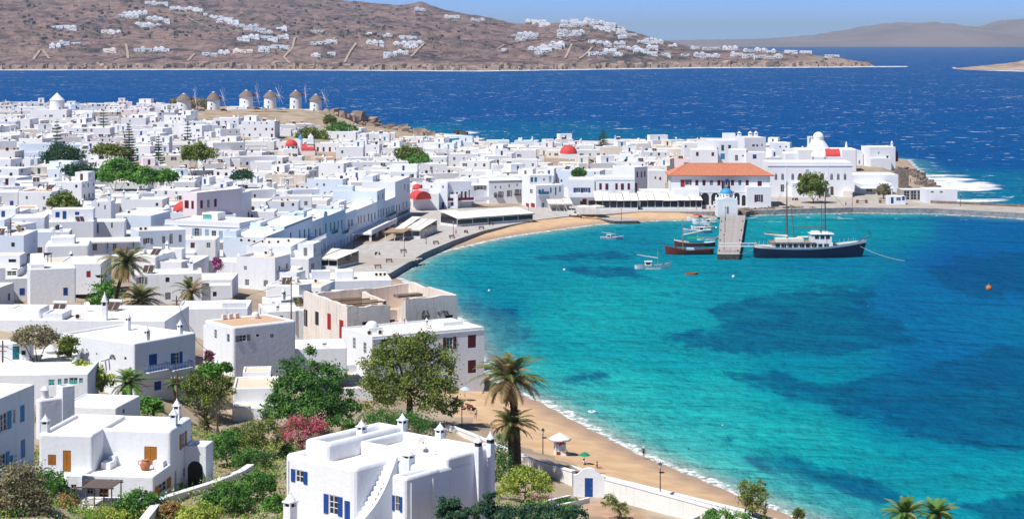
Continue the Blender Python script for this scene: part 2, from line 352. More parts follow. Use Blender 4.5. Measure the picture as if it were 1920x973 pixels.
for nm,arr in (("shore",shore),("deep",deep),("surf",surf),("bay",bay),("weed",weed)):
 a=sea_me.attributes.new(nm,'FLOAT','POINT');a.data.foreach_set("value",arr.astype(np.float32))
def seamat():
 m=bpy.data.materials.new("sea");m.use_nodes=True;nt=m.node_tree;N=nt.nodes;L=nt.links
 N.remove(N["Principled BSDF"]);dif=N.new("ShaderNodeBsdfDiffuse");glo=N.new("ShaderNodeBsdfGlossy");glo.inputs["Roughness"].default_value=.25;ms=N.new("ShaderNodeMixShader");L.new(dif.outputs[0],ms.inputs[1]);L.new(glo.outputs[0],ms.inputs[2]);L.new(ms.outputs[0],N["Material Output"].inputs[0])
 def attr(n):a=N.new("ShaderNodeAttribute");a.attribute_name=n;return a.outputs["Fac"]
 def math_(op,a,b_=0.,c=0.,clamp=False):
  x=N.new("ShaderNodeMath");x.operation=op;x.use_clamp=clamp
  for i,v in enumerate((a,b_,c)):
   if hasattr(v,"links"):L.new(v,x.inputs[i])
   else:x.inputs[i].default_value=v
  return x.outputs[0]
 def noise(sc,stretch,det=4,rough=.55,dist=0.):
  mp=N.new("ShaderNodeMapping");mp.inputs["Scale"].default_value=stretch;L.new(g.outputs["Position"],mp.inputs[0])
  mp.inputs["Rotation"].default_value=(0,0,math.radians(-14))
  n=N.new("ShaderNodeTexNoise");n.inputs["Scale"].default_value=sc;n.inputs["Detail"].default_value=det;n.inputs["Roughness"].default_value=rough;n.inputs["Distortion"].default_value=dist
  L.new(mp.outputs[0],n.inputs["Vector"]);return n.outputs[0]
 def ramp(v,stops):
  r=N.new("ShaderNodeValToRGB");L.new(v,r.inputs[0]);e=r.color_ramp.elements
  while len(e)<len(stops):e.new(.5)
  for q,(p,c)in zip(e,stops):q.position=p;q.color=(*c,1)
  return r.outputs[0]
 def mixc(f,a,b_):
  x=N.new("ShaderNodeMix");x.data_type='RGBA'
  if hasattr(f,"links"):L.new(f,x.inputs[0])
  else:x.inputs[0].default_value=f
  for i,v in ((6,a),(7,b_)):
   if hasattr(v,"links"):L.new(v,x.inputs[i])
   else:x.inputs[i].default_value=(*v,1)
  return x.outputs[2]
 def rng(v,a,b_,c=0.,d=1.):
  r=N.new("ShaderNodeMapRange");r.interpolation_type='SMOOTHSTEP'
  for i,q in enumerate((v,a,b_,c,d)):
   if hasattr(q,"links"):L.new(q,r.inputs[i])
   else:r.inputs[i].default_value=q
  return r.outputs[0]
 g=N.new("ShaderNodeNewGeometry")
 big=noise(.012,(1,.55,1),5,.6,.6)
 dp=math_('MULTIPLY_ADD',math_('SUBTRACT',big,.5),.55,attr("deep"))
 dp=math_('DIVIDE',dp,1.3,clamp=True)
 base=ramp(dp,[(0,(.02,.41,.40)),(.15,(.004,.32,.35)),(.38,(.0,.215,.30)),(.6,(.0,.13,.29)),(.8,(.0,.086,.29)),(1,(.0,.078,.285))])
 # sea-grass patches on the sandy floor of the bay
 wn_=noise(.03,(1,.45,1),9,.72,.6)
 wf_=noise(.16,(1,.4,1),6,.7,.5)
 wm=rng(math_('MULTIPLY_ADD',math_('SUBTRACT',wf_,.5),85.,math_('MULTIPLY_ADD',math_('SUBTRACT',wn_,.5),170.,attr("weed"))),-9.,14.)
 base=mixc(math_('MULTIPLY',wm,rng(wf_,.35,.65,.5,.82)),base,(.0,.072,.17))
 # shallow water over sand
 sh=rng(math_('MULTIPLY_ADD',big,10.,attr("shore")),5.,22.,1.,0.)
 base=mixc(math_('MULTIPLY',sh,.42),base,(.16,.44,.38))
 sh2=rng(math_('MULTIPLY_ADD',big,4.,attr("shore")),1.,9.,1.,0.);base=mixc(math_('MULTIPLY',sh2,math_('MULTIPLY',attr("bay"),.75)),base,(.46,.43,.36))
 rip=noise(.42,(1,.5,1),6,.7);base=mixc(rng(rip,.32,.68,0.,.32),base,(.0,.03,.10))  # shaded sides of ripples and chop put into the colour as dark noise
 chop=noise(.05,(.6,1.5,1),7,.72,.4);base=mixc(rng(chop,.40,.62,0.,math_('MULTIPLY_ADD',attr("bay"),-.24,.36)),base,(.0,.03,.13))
 # foam: whitecaps, shore wash, surf
 wc=noise(.1,(.8,1.3,1),7,.74,.5);wc2=noise(.011,(1,.8,1),2)
 fo=rng(math_('MULTIPLY_ADD',wc2,.16,wc),.69,.735)
 fbay=rng(noise(.3,(.5,1.1,1),5,.7),.715,.76)
 fo=math_('ADD',math_('MULTIPLY',fo,math_('SUBTRACT',1.,attr("bay"))),math_('MULTIPLY',fbay,attr("bay")),clamp=True)
 edge=noise(.22,(1,1,1),6,.7)
 e2=math_('MULTIPLY_ADD',edge,8.5,math_('MULTIPLY',attr("shore"),-1.))
 wash=rng(e2,1.7,3.0);lace=rng(noise(.9,(1,1,1),4,.6),.40,.6);wash=math_('MULTIPLY',wash,lace)
 sf=math_('MULTIPLY',rng(math_('MULTIPLY_ADD',noise(.05,(.4,1.1,1),8,.75),2.6,attr("surf")),1.75,2.1),rng(attr("surf"),0.,.08))
 sf=math_('MULTIPLY',sf,rng(noise(.12,(.5,1,1),6,.7),.36,.52,.25,1.))
 foam=math_('MAXIMUM',math_('MAXIMUM',fo,wash),sf,clamp=True)
 col=mixc(foam,base,(.80,.83,.86));L.new(col,dif.inputs["Color"]);L.new(math_('MULTIPLY_ADD',foam,-.03,.032),ms.inputs[0])
 w1=noise(.45,(1,.5,1),5,.6);w2=noise(.09,(.7,1.2,1),4,.55)
 hgt=math_('MULTIPLY_ADD',w2,5.,w1)
 bp=N.new("ShaderNodeBump");bp.inputs["Strength"].default_value=.9;bp.inputs["Distance"].default_value=1.3
 L.new(hgt,bp.inputs["Height"]);L.new(bp.outputs[0],dif.inputs["Normal"]);L.new(bp.outputs[0],glo.inputs["Normal"]);M["sea"]=m;return m
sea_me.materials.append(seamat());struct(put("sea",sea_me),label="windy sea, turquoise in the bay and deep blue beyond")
# ------------------------------------------------------------------ hills across the water
def interp(x,pts):return np.interp(x,[p[0]for p in pts],[p[1]for p in pts])
ridge=[(-900,-60),(-300,-75),(0,-70),(300,-55),(500,-30),(600,-8),(650,1),(690,8),(760,10),(790,7),(820,17),(860,25),(900,31),(960,43),(1000,46),(1060,41),(1105,41),(1150,49),(1200,64),(1240,76),(1290,88),(1400,93),(1480,99),(1530,104),(1580,110),(1620,118),(1640,124)]
coast=[(-900,134),(0,131),(400,130),(900,133),(1100,130),(1300,127),(1500,126),(1640,125)]
span_=[(-900,2600),(600,2600),(900,2100),(1200,1300),(1400,700),(1600,250),(1640,60)]
hn=np.random.default_rng(5)
def fbm(x,y,sc,octv=5,seed=0):
 r=np.random.default_rng(seed);out=np.zeros(np.broadcast(x,y).shape);a=1.
 for o in range(octv):
  for k in range(4):
   th=r.uniform(0,6.283);ph=r.uniform(0,6.283);out=out+a*np.sin((x*math.cos(th)+y*math.sin(th))*sc*(2**o)*r.uniform(.7,1.3)+ph)
  a *= .52
 return out/4
hx=np.concatenate([np.arange(-900,-40,20),np.arange(-40,1641,3.5)]);ht=np.concatenate([[-.02,0,.006,.015,.03],np.linspace(.05,1,120),[1.12,1.3]])
def hillpt(px,t):
 cy,ry,sp=interp(px,coast),interp(px,ridge),interp(px,span_)
 d0=F*H/(cy-HY);tt=np.clip(t,0,1);d=d0+t*sp;y=cy+(ry-cy)*(tt**.85);z=H-(y-HY)*d/F
 z=np.where(t>1,z-(t-1)*120,z);z=np.where(t<0,-6,z);x=(px-CX)*d/F
 k=np.clip(t*6,0,1)*np.clip(1.4-t,.35,1);q=fbm(x,d,.006,6,3)
 z=z+k*(13*q+15*np.abs(fbm(x,d,.016,4,8))+5*np.abs(fbm(x,d,.05,3,12)))*np.clip(interp(px,span_)/1500,.12,1);z=np.where((t>0)&(t<.08),z+3*np.abs(fbm(x,d,.03,4,9))*(1-t*10),z)
 return x,d,z
HXg,HTg=np.meshgrid(hx,ht);hX,hD,hZ=hillpt(HXg,HTg)
HVt=np.stack([hX.ravel(),hD.ravel(),hZ.ravel()],1);kk=np.arange(HVt.shape[0]).reshape(HXg.shape)
HQ=np.stack([kk[:-1,:-1].ravel(),kk[:-1,1:].ravel(),kk[1:,1:].ravel(),kk[1:,:-1].ravel()],1)
def hillmat():
 m=mat("hillside",(.26,.17,.168),.97,.3,.022,bump=1.,bscale=.05,col2=(.048,.036,.046),detail=12,lo=.44,hi=.58)
 nt=m.node_tree;N=nt.nodes;L=nt.links;b=N["Principled BSDF"]
 for q in N:
  if q.type=='BUMP':q.inputs["Distance"].default_value=16
  if q.type=='TEX_NOISE':q.inputs["Roughness"].default_value=.72
 at=N.new("ShaderNodeAttribute");at.attribute_name="coast";tc=N.new("ShaderNodeTexCoord")
 src=b.inputs["Base Color"].links[0].from_socket
 nb=N.new("ShaderNodeTexNoise");nb.inputs["Scale"].default_value=.0045;nb.inputs["Detail"].default_value=6;nb.inputs["Roughness"].default_value=.65;L.new(tc.outputs["Object"],nb.inputs["Vector"])
 rb=N.new("ShaderNodeMapRange");rb.inputs[1].default_value=.42;rb.inputs[2].default_value=.6;rb.inputs[4].default_value=.6;L.new(nb.outputs[0],rb.inputs[0])
 mb_=N.new("ShaderNodeMix");mb_.data_type='RGBA';L.new(rb.outputs[0],mb_.inputs[0]);L.new(src,mb_.inputs[6]);mb_.inputs[7].default_value=(.34,.225,.185,1);src=mb_.outputs[2]
 n=N.new("ShaderNodeTexNoise");n.inputs["Scale"].default_value=.035;n.inputs["Detail"].default_value=8;n.inputs["Roughness"].default_value=.7;L.new(tc.outputs["Object"],n.inputs["Vector"])
 r=N.new("ShaderNodeMapRange");r.inputs[1].default_value=.54;r.inputs[2].default_value=.62;r.inputs[4].default_value=.75;L.new(n.outputs[0],r.inputs[0])
 mx=N.new("ShaderNodeMix");mx.data_type='RGBA';L.new(r.outputs[0],mx.inputs[0]);L.new(src,mx.inputs[6]);mx.inputs[7].default_value=(.09,.075,.06,1)
 # dry-stone terraces: thin dark lines following the contours of a stretched cell pattern
 vo=N.new("ShaderNodeTexVoronoi");vo.feature='DISTANCE_TO_EDGE';vo.inputs["Scale"].default_value=.009;mp=N.new("ShaderNodeMapping");mp.inputs["Scale"].default_value=(1,.55,1)
 L.new(tc.outputs["Object"],mp.inputs[0]);L.new(mp.outputs[0],vo.inputs["Vector"])
 rv=N.new("ShaderNodeMapRange");rv.inputs[1].default_value=.015;rv.inputs[2].default_value=.03;rv.inputs[3].default_value=.6;rv.inputs[4].default_value=0;L.new(vo.outputs["Distance"],rv.inputs[0])
 mv=N.new("ShaderNodeMix");mv.data_type='RGBA';L.new(rv.outputs[0],mv.inputs[0]);L.new(mx.outputs[2],mv.inputs[6]);mv.inputs[7].default_value=(.11,.085,.075,1)
 m2=N.new("ShaderNodeMix");m2.data_type='RGBA';L.new(at.outputs["Fac"],m2.inputs[0]);L.new(mv.outputs[2],m2.inputs[6]);m2.inputs[7].default_value=(.40,.31,.25,1)
 L.new(m2.outputs[2],b.inputs["Base Color"]);return m
hillmat()
hme=npmesh("hill",HVt,HQ,["hillside"],smooth=True)
a=hme.attributes.new("coast",'FLOAT','POINT');a.data.foreach_set("value",np.clip(.75-HVt[:,2]/16+.25*fbm(hX,hD,.02,3,4).ravel()+np.clip((HXg.ravel()-1450)/160,0,.6),0,.85).astype(np.float32))
struct(put("hill",hme),label="dry brown rocky hillside across the water")
def on_hill(px,py):
 t=np.linspace(0,1,500);x,d,z=hillpt(np.full(500,float(px)),t);y=HY+F*(H-z)/d;k=int(np.argmax(y<=py))if (y<=py).any()else 499
 return Vector((x[k],d[k],z[k]))
# far islands
def island(name,label,prof,d,depth,mt,seed):
 x0,x1=prof[0][0],prof[-1][0];px=np.linspace(x0,x1,160);t=np.linspace(0,1,14);A,T=np.meshgrid(px,t)
 zt=H-(interp(px,prof)-HY)*d/F;D=d-depth*.5+T*depth;Z=np.maximum(zt[None,:],0)*np.sin(T*math.pi)**.8;Z=Z*(1+.10*fbm(A*8,T*900,.02,4,seed))-2
 X=(A-CX)*d/F*np.ones_like(T);V=np.stack([X.ravel(),D.ravel(),Z.ravel()],1);k=np.arange(V.shape[0]).reshape(A.shape)
 q=np.stack([k[:-1,:-1].ravel(),k[:-1,1:].ravel(),k[1:,1:].ravel(),k[1:,:-1].ravel()],1)
 return struct(put(name,npmesh(name,V,q,[mt],smooth=True)),label=label)
mat("islandrock",(.22,.175,.18),.97,.2,.0012,bump=.6,bscale=.004,col2=(.14,.11,.12),detail=8)
mat("coastrock",(.44,.33,.26),.95,.2,.03,bump=.8,bscale=.08,col2=(.24,.18,.15),detail=8)
island("island","long bare island far off under the horizon sky",[(1230,77),(1330,75),(1400,73.5),(1460,71.5),(1520,68),(1580,60),(1620,52),(1660,46),(1700,42),(1740,44),(1780,50),(1830,55),(1880,45),(1920,37),(1990,26),(2080,22),(2200,40),(2400,76)],15500,5000,"islandrock",21)
island("headland","low pale rocky point at the edge of the strait",[(1790,131.8),(1800,128.2),(1830,123.5),(1880,119),(1920,113),(2000,104),(2200,95),(2400,120)],3650,260,"coastrock",22)
# dirt roads on the hillside
def road(pts,wd=5):
 mb=MB();Q=[]
 for (ax,ay),(bx,by)in zip(pts[:-1],pts[1:]):
  for k in range(6):Q.append(on_hill(ax+(bx-ax)*k/6,ay+(by-ay)*k/6))
 Q.append(on_hill(*pts[-1]))
 for p,q in zip(Q[:-1],Q[1:]):
  e=(q-p);n=Vector((e.y,-e.x,0)).normalized()*wd*.5;u=Vector((0,0,1.6))
  if n.length<.1:n=Vector((wd/2,0,0))
  mb.quad(tuple(p-n+u),tuple(p+n+u),tuple(q+n+u),tuple(q-n+u))
 return struct(mb.build("dirt_road",["dirtroad"]))
mat("dirtroad",(.42,.33,.27),.95,.12,.1)
for pts in ([(62,114),(74,97),(80,96),(92,112)],[(236,84),(239,100),(240,112)],[(545,122),(532,109),(548,92),(553,72)],[(646,119),(656,99),(668,82)],[(770,109),(784,94),(797,82)],
   [(300,22),(345,32),(395,55)],[(1030,60),(1045,65),(1052,76)],[(1060,111),(1066,98),(1072,84)],[(1086,112),(1100,102),(1110,90)],[(352,116),(365,102)],[(960,82),(1000,76),(1040,73),(1075,79),(1110,75)],[(1120,97),(1160,94),(1200,98),(1250,101),(1300,103)],[(400,64),(440,68),(480,70),(540,68)],[(690,94),(730,97),(770,100)],[(945,86),(930,95)],[(630,72),(625,76)]):road(pts)
# ------------------------------------------------------------------ windows and doors (meshes shared between alike openings)
WCACHE={}
def archpts(w,h,n=10):
 r=w/2;return [(-r,0),(r,0)]+[(r*math.cos(math.pi*i/n),h-r+r*math.sin(math.pi*i/n))for i in range(n+1)]
def win_meshes(style,w,h):
 """origin at the sill's middle on the wall face, -y outwards; -> {part: mesh}"""
 key=(style,round(w,2),round(h,2))
 if key in WCACHE:return WCACHE[key]
 k,_,col=style.partition(":");arch=k.endswith("a");k=k[0];col=col or "frame";res={}
 x=w/2;fr=min(.09,w*.1)
 pane,fm,sh=MB(),MB(),MB();shs=[]
 if arch:
  pts=archpts(w,h);pane.add([(p[0],.13,p[1])for p in pts],[tuple(range(len(pts)))])
 else:pane.quad((-x,.13,0),(x,.13,0),(x,.13,h),(-x,.13,h))
 y0,y1=.05,.12;hh=h-(w/2 if arch else 0)
 if k in "ofwg":
  fm.box(-x+.005,-x+fr,y0,y1,.005,hh);fm.box(x-fr,x-.005,y0,y1,.005,hh)
  fm.box(-x+fr,x-fr,y0,y1,.005,fr);fm.box(-x+fr,x-fr,y0,y1,hh-fr,hh-.004)
  fm.box(-fr/3,fr/3,y0+.01,y1,fr,hh-fr)
  nb=1 if h<1.3 else 2
  for i in range(nb):z=fr+(hh-2*fr)*(i+1)/(nb+1);fm.box(-x+fr,x-fr,y0+.02,y1,z-fr/4,z+fr/4)
  if arch:
   r=w/2
   for i in range(10):
    a0,a1=math.pi*i/10,math.pi*(i+1)/10
    for q in (0,):
     c0,s0,c1,s1=math.cos(a0),math.sin(a0),math.cos(a1),math.sin(a1);ri=r-fr;ro=r-.005
     fm.add([(ri*c0,y0,hh+ri*s0),(ro*c0,y0,hh+ro*s0),(ro*c1,y0,hh+ro*s1),(ri*c1,y0,hh+ri*s1)],[(0,1,2,3)])
   for a0 in (45,90,135):
    a0=math.radians(a0);fm.tube((0,.08,hh),(r*math.cos(a0),.08,hh+r*math.sin(a0)),fr/3,n=4)
 if k in "wx":
  for s in (-1,1):
   X0,X1=sorted((s*(x+.02),s*(x+w*.48)));sh=MB();shs.append(sh)
   sh.box(X0,X1,-.06,-.015,.02,h-.02)
   for i in range(6):z=.06+(h-.14)*i/6;sh.box(X0+.05,X1-.05,-.075,-.06,z,z+(h-.14)/6*.55)
 if k in "sd":
  if arch:
   shs.append(sh);sh.add([(p[0]*.97,.04,p[1])for p in pts],[tuple(range(len(pts)))])
   for i in range(4):sh.box(-x*.9,x*.9,.01,.04,.15+i*hh/4.4,.15+i*hh/4.4+.08*h)
  else:
   for s in (-1,1):
    X0,X1=(-x+.02,-.012)if s<0 else (.012,x-.02);sh=MB();shs.append(sh)
    sh.box(X0,X1,.04,.08,.02,h-.02)
    n=7 if k=="s" else 3;st=(h-.16)/n
    for i in range(n):z=.08+st*i;sh.box(X0+.05,X1-.05,.02,.04,z,z+st*(.5 if k=="s" else .8))
 pm="glass"
 if k=="n":pm="dark"
 if k=="t":pm="glass_teal"
 if len(pane.f):res["pane"]=pane.mesh("pane",[pm])
 if len(fm.f):res["frame"]=fm.mesh("window_frame",["frame" if k in "owg" else col])
 if shs:res["shutter"]=[q.mesh("shutter",[col])for q in shs]
 # joined version for houses further off
 j=MB();mats=[]
 for mb,mt in ((pane,pm),(fm,"frame" if k in "owg" else col),*((q,col)for q in shs)):
  if mb.f and mt in mats:j.add(mb.v,mb.f,mats.index(mt))
  elif mb.f:j.add(mb.v,mb.f,len(mats));mats.append(mt)
 res["joined"]=j.mesh("window",mats)
 WCACHE[key]=res;return res
def wall_face(mb,A,B,z0,z1,ops,m=0,t=.16):
 """wall from A to B (left to right seen from outside) with real openings and reveals; ops: (u, v, w, h, style)"""
 L=math.hypot(B[0]-A[0],B[1]-A[1])
 if L<1e-6:return
 e=((B[0]-A[0])/L,(B[1]-A[1])/L);nn=(e[1],-e[0])
 Pt=lambda u,v,d=0.:(A[0]+e[0]*u-nn[0]*d,A[1]+e[1]*u-nn[1]*d,v)
 us,vs,rs={0.,L},{z0,z1},[]
 for o in ops:
  u0,u1,v0,v1=o[0]-o[2]/2,o[0]+o[2]/2,o[1],o[1]+o[3]
  if u0<.02 or u1>L-.02 or v1>z1-.02 or v0<z0:continue
  rs.append((u0,u1,v0,v1,o[4].partition(":")[0].endswith("a")));us|={u0,u1};vs|={v0,v1}
 us,vs=sorted(us),sorted(vs)
 for i in range(len(us)-1):
  for j in range(len(vs)-1):
   uc,vc=(us[i]+us[i+1])/2,(vs[j]+vs[j+1])/2
   if any(r[0]<uc<r[1]and r[2]<vc<r[3]for r in rs):continue
   mb.quad(Pt(us[i],vs[j]),Pt(us[i+1],vs[j]),Pt(us[i+1],vs[j+1]),Pt(us[i],vs[j+1]),m)
 for u0,u1,v0,v1,ar in rs:
  r=(u1-u0)/2;vh=v1-r if ar else v1
  mb.quad(Pt(u0,v0),Pt(u0,vh),Pt(u0,vh,t),Pt(u0,v0,t),m);mb.quad(Pt(u1,v0),Pt(u1,v0,t),Pt(u1,vh,t),Pt(u1,vh),m)
  mb.quad(Pt(u0,v0),Pt(u0,v0,t),Pt(u1,v0,t),Pt(u1,v0),m)
  if not ar:mb.quad(Pt(u0,v1),Pt(u1,v1),Pt(u1,v1,t),Pt(u0,v1,t),m)
  else:
   uc=(u0+u1)/2;K=8
   for i in range(K):
    a0,a1=math.pi*(1-i/K),math.pi*(1-(i+1)/K)
    p,q=(uc+r*math.cos(a0),vh+r*math.sin(a0)),(uc+r*math.cos(a1),vh+r*math.sin(a1))
    mb.quad(Pt(*p),Pt(*q),Pt(q[0],v1),Pt(p[0],v1),m);mb.quad(Pt(*p),Pt(*p,t),Pt(*q,t),Pt(*q),m)
def ring(x0,x1,y0,y1,off,r,n):
 x0,x1,y0,y1=x0+off,x1-off,y0+off,y1-off;r=max(r-off,.004)if off>=0 else r-off
 if n==0:return [(x0,y0),(x1,y0),(x1,y1),(x0,y1)]
 out=[]
 for cx,cy,a in ((x0+r,y0+r,180),(x1-r,y0+r,270),(x1-r,y1-r,0),(x0+r,y1-r,90)):
  for i in range(n+1):t=math.radians(a+90*i/n);out.append((cx+r*math.cos(t),cy+r*math.sin(t)))
 return out
FOOT=[]
class House:
 def __init__(s,name,label,cat="house",loc=(0,0,0),rz=0.,group=None,wall="white",roof="roofwhite",detail=1):
  s.root=thing(name,label,cat,loc,rz,group);s.wm,s.rm,s.wall,s.roof,s.detail=wall,roof,MB(),MB(),detail
  s.M=Matrix.Translation(Vector(loc))@ Matrix.Rotation(rz,4,'Z');s.rz=rz;s.nw=0
 def op(s,A,B,o):
  """place the window or door object of one opening"""
  L=math.hypot(B[0]-A[0],B[1]-A[1]);e=((B[0]-A[0])/L,(B[1]-A[1])/L)
  u,v,w,h,style=o
  if u-w/2<.02 or u+w/2>L-.02:return
  nm="door" if style[0]in "dg" else "window";ms=win_meshes(style,w,h);ang=math.atan2(e[1],e[0])
  loc=(A[0]+e[0]*u,A[1]+e[1]*u,v)
  if s.detail>=2 and "pane" in ms:
   o_=put(nm,ms["pane"],s.root,loc,ang)
   for k in ("frame","shutter"):
    for q in (ms.get(k)if k=="shutter" else [ms.get(k)])or []:
     if q:put(("door_panel" if nm=="door" else "shutter")if k=="shutter" else "window_frame",q,o_)
  else:o_=put(nm,ms["joined"],s.root,loc,ang)
  s.nw+=1;return o_
 def vol(s,x0,x1,y0,y1,z0,z1,par=.35,th=.28,r=0.,ops={},roof=True,smooth=False,rt=None):
  """a whitewashed block with parapet; ops: {'S','E','N','W': [(u, v, w, h, style)]}"""
  c=s.M @ Vector(((x0+x1)/2,(y0+y1)/2,z1));FOOT.append((c.x,c.y,math.hypot(x1-x0,y1-y0)/2,c.z,(x1-x0)/2,(y1-y0)/2,s.rz))
  n=3 if r>0 else 0;rt=r*.8 if rt is None else rt
  C=[(x0,y0),(x1,y0),(x1,y1),(x0,y1)];zt=z1-rt
  for i,k in enumerate("SENW"):
   A,B=C[i],C[(i+1)%4];L=math.hypot(B[0]-A[0],B[1]-A[1]);e=((B[0]-A[0])/L,(B[1]-A[1])/L)
   o=ops.get(k,[])
   A2=(A[0]+e[0]*r,A[1]+e[1]*r);B2=(B[0]-e[0]*r,B[1]-e[1]*r)
   o2=[(q[0]-r,*q[1:])for q in o];wall_face(s.wall,A2,B2,z0,zt,o2)
   for q in o2:
    if q[1]>=z0 and q[1]+q[3]<zt-.02:s.op(A2,B2,q)
  lv=[(0,zt)]
  if rt>0:
   for a in (30,60,90):lv.append((rt*(1-math.cos(math.radians(a))),zt+rt*math.sin(math.radians(a))))
   ti=max(th,2*rt+.01)
   for a in (90,60,30,0):lv.append((ti-rt*(1-math.cos(math.radians(a))),zt+rt*math.sin(math.radians(a))))
  else:ti=th;lv+=[(ti,z1)]
  zf=z1-par;lv.append((ti,zf))
  R=[ring(x0,x1,y0,y1,o_,r,n)for o_,_ in lv];K=len(R[0])
  if r>0:
   b=ring(x0,x1,y0,y1,0,r,n)
   for c in range(4):
    for i in range(n):
     p,q=b[c*(n+1)+i],b[c*(n+1)+i+1];s.wall.quad((*p,z0),(*q,z0),(*q,zt),(*p,zt))
  vs=[(p[0],p[1],z)for rr,(_,z)in zip(R,lv)for p in rr]
  fs=[(a*K+i,a*K+(i+1)%K,(a+1)*K+(i+1)%K,(a+1)*K+i)for a in range(len(R)-1)for i in range(K)]
  s.wall.add(vs,fs)
  if roof:s.roof.add([(p[0],p[1],zf)for p in R[-1]],[tuple(range(K))])
  return s
 def chimney(s,x,y,z,h=1.4,w=.5,part="chimney"):
  b=MB();b.box(x-w/2,x+w/2,y-w/2,y+w/2,z-.3,z+h*.62,0)
  for sx in (-1,1):
   for sy in (-1,1):b.box(x+sx*w*.42-w*.08,x+sx*w*.42+w*.08,y+sy*w*.42-w*.08,y+sy*w*.42+w*.08,z+h*.62,z+h*.78,0)
  b.box(x-w*.32,x+w*.32,y-w*.32,y+w*.32,z+h*.62,z+h*.77,1)
  b.box(x-w*.6,x+w*.6,y-w*.6,y+w*.6,z+h*.78,z+h*.84,0)
  b.lathe((x,y,z+h*.84),[(w*.62,0),(w*.42,h*.12),(w*.14,h*.26),(w*.1,h*.34),(.001,h*.38)],8,0,cap=False)
  return b.build(part,["white","dark"],s.root)
 def part(s,name,mb,mats,smooth=None):return mb.build(name,mats,s.root,smooth)
 def done(s,smooth=None):
  if s.wall.f:s.wall.build("wall",[s.wm],s.root,smooth)
  if s.roof.f:s.roof.build("roof",[s.rm],s.root)
  return s
 def world(s,x,y,z):return s.M @ Vector((x,y,z))
class PxHouse(House):
 """a house placed by what the photo shows of its front wall: left and right px, top py at mid front, base py"""
 def __init__(s,name,label,pl,pr,yt,yb,yaw,depth,cat="house",d=None,zb=None,sink=1.2,**kw):
  s.yaw=math.radians(yaw);pc=(pl+pr)/2
  if d is None:g=ground(pc,yb);d=g.y
  z_g=H-(yb-HY)*d/F if zb is None else zb
  s.C=Vector(((pc-CX)*d/F,d));s.e=Vector((math.cos(s.yaw),math.sin(s.yaw)));s.n=Vector((-s.e.y,s.e.x))
  s.x0,s.x1,s.D=s.along(pl),s.along(pr),depth;s.zt=H-(yt-HY)*d/F;s.zb=z_g
  s.z0=-sink;s.h=s.zt-z_g
  House.__init__(s,name,label,cat,(s.C.x,s.C.y,z_g),s.yaw,**kw)
 def along(s,px,O=None,e=None):
  O=s.C if O is None else O;e=s.e if e is None else e;t=(px-CX)/F;return (t*O.y-O.x)/(e.x-t*e.y)
 def o(s,face,px,y0,y1,w,style):
  """an opening given by pixels: middle px, top and bottom py, width in px"""
  if face=='S':O,e,b=s.C+s.e*s.x0,s.e,0
  elif face=='E':O,e,b=s.C+s.e*s.x1,s.n,0
  else:O,e,b=s.C+s.e*s.x0+s.n*s.D,-s.n,0
  u=s.along(px,O,e);u0,u1=s.along(px-w/2,O,e),s.along(px+w/2,O,e);d=(O+e*u).y;k=d/F
  zt,zb=H-(y0-HY)*k-s.zb,H-(y1-HY)*k-s.zb
  return (u,max(zb,s.z0+.05),round(abs(u1-u0),1),round(zt-zb,1),style)
 def ops(s,face,lst):return [s.o(face,*q)for q in lst]
 def body(s,S_=(),E=(),W=(),**kw):
  s.vol(s.x0,s.x1,0,s.D,s.z0,s.h,ops={'S':s.ops('S',S_),'E':s.ops('E',E),'W':s.ops('W',W)},**kw);return s
# ------------------------------------------------------------------ vegetation
def tube_limb(mb,pts,r0,r1,n=7):
 k=len(pts);mb.path(pts,[r0+(r1-r0)*i/(k-1)for i in range(k)],n)
def crown_arrays(lobes,clumps,per,leaf,seed,up=.35,spread=.16,tones=3):
 r=np.random.default_rng(seed);lob=np.array(lobes,float);vol=lob[:,3]*lob[:,4]*lob[:,5];pr=vol**.75;pr /= pr.sum()
 k=r.choice(len(lob),clumps,p=pr);dv=r.normal(size=(clumps,3));dv /= np.linalg.norm(dv,axis=1)[:,None];dv[:,2]=np.where(dv[:,2]<-.7,-dv[:,2],dv[:,2])
 rad=r.uniform(.45,1.08,clumps)**.6;cc=lob[k,:3]+dv*lob[k,3:]*rad[:,None]
 sz=(lob[k,3]+lob[k,5])*.5*spread*r.uniform(.6,1.5,clumps)
 n=clumps*per;c=np.repeat(cc,per,0)+r.normal(size=(n,3))*np.repeat(sz,per)[:,None]*np.array([1,1,.8])
 nr=r.normal(size=(n,3))+np.repeat(dv,per,0)*.6+np.array([0,0,up]);nr /= np.linalg.norm(nr,axis=1)[:,None]
 a=np.cross(nr,r.normal(size=(n,3)));a /= np.linalg.norm(a,axis=1)[:,None];b=np.cross(nr,a)
 s=leaf*r.uniform(.6,1.4,n)[:,None];V=np.stack([c-a*s,c-b*s*.55,c+a*s,c+b*s*.55],1).reshape(-1,3)
 Q=np.arange(4*n).reshape(n,4);tone=r.integers(0,tones,clumps);mi=np.repeat(tone,per);fl=r.random(n)<.2;mi=np.where(fl,r.integers(0,tones,n),mi)
 return V,Q,mi
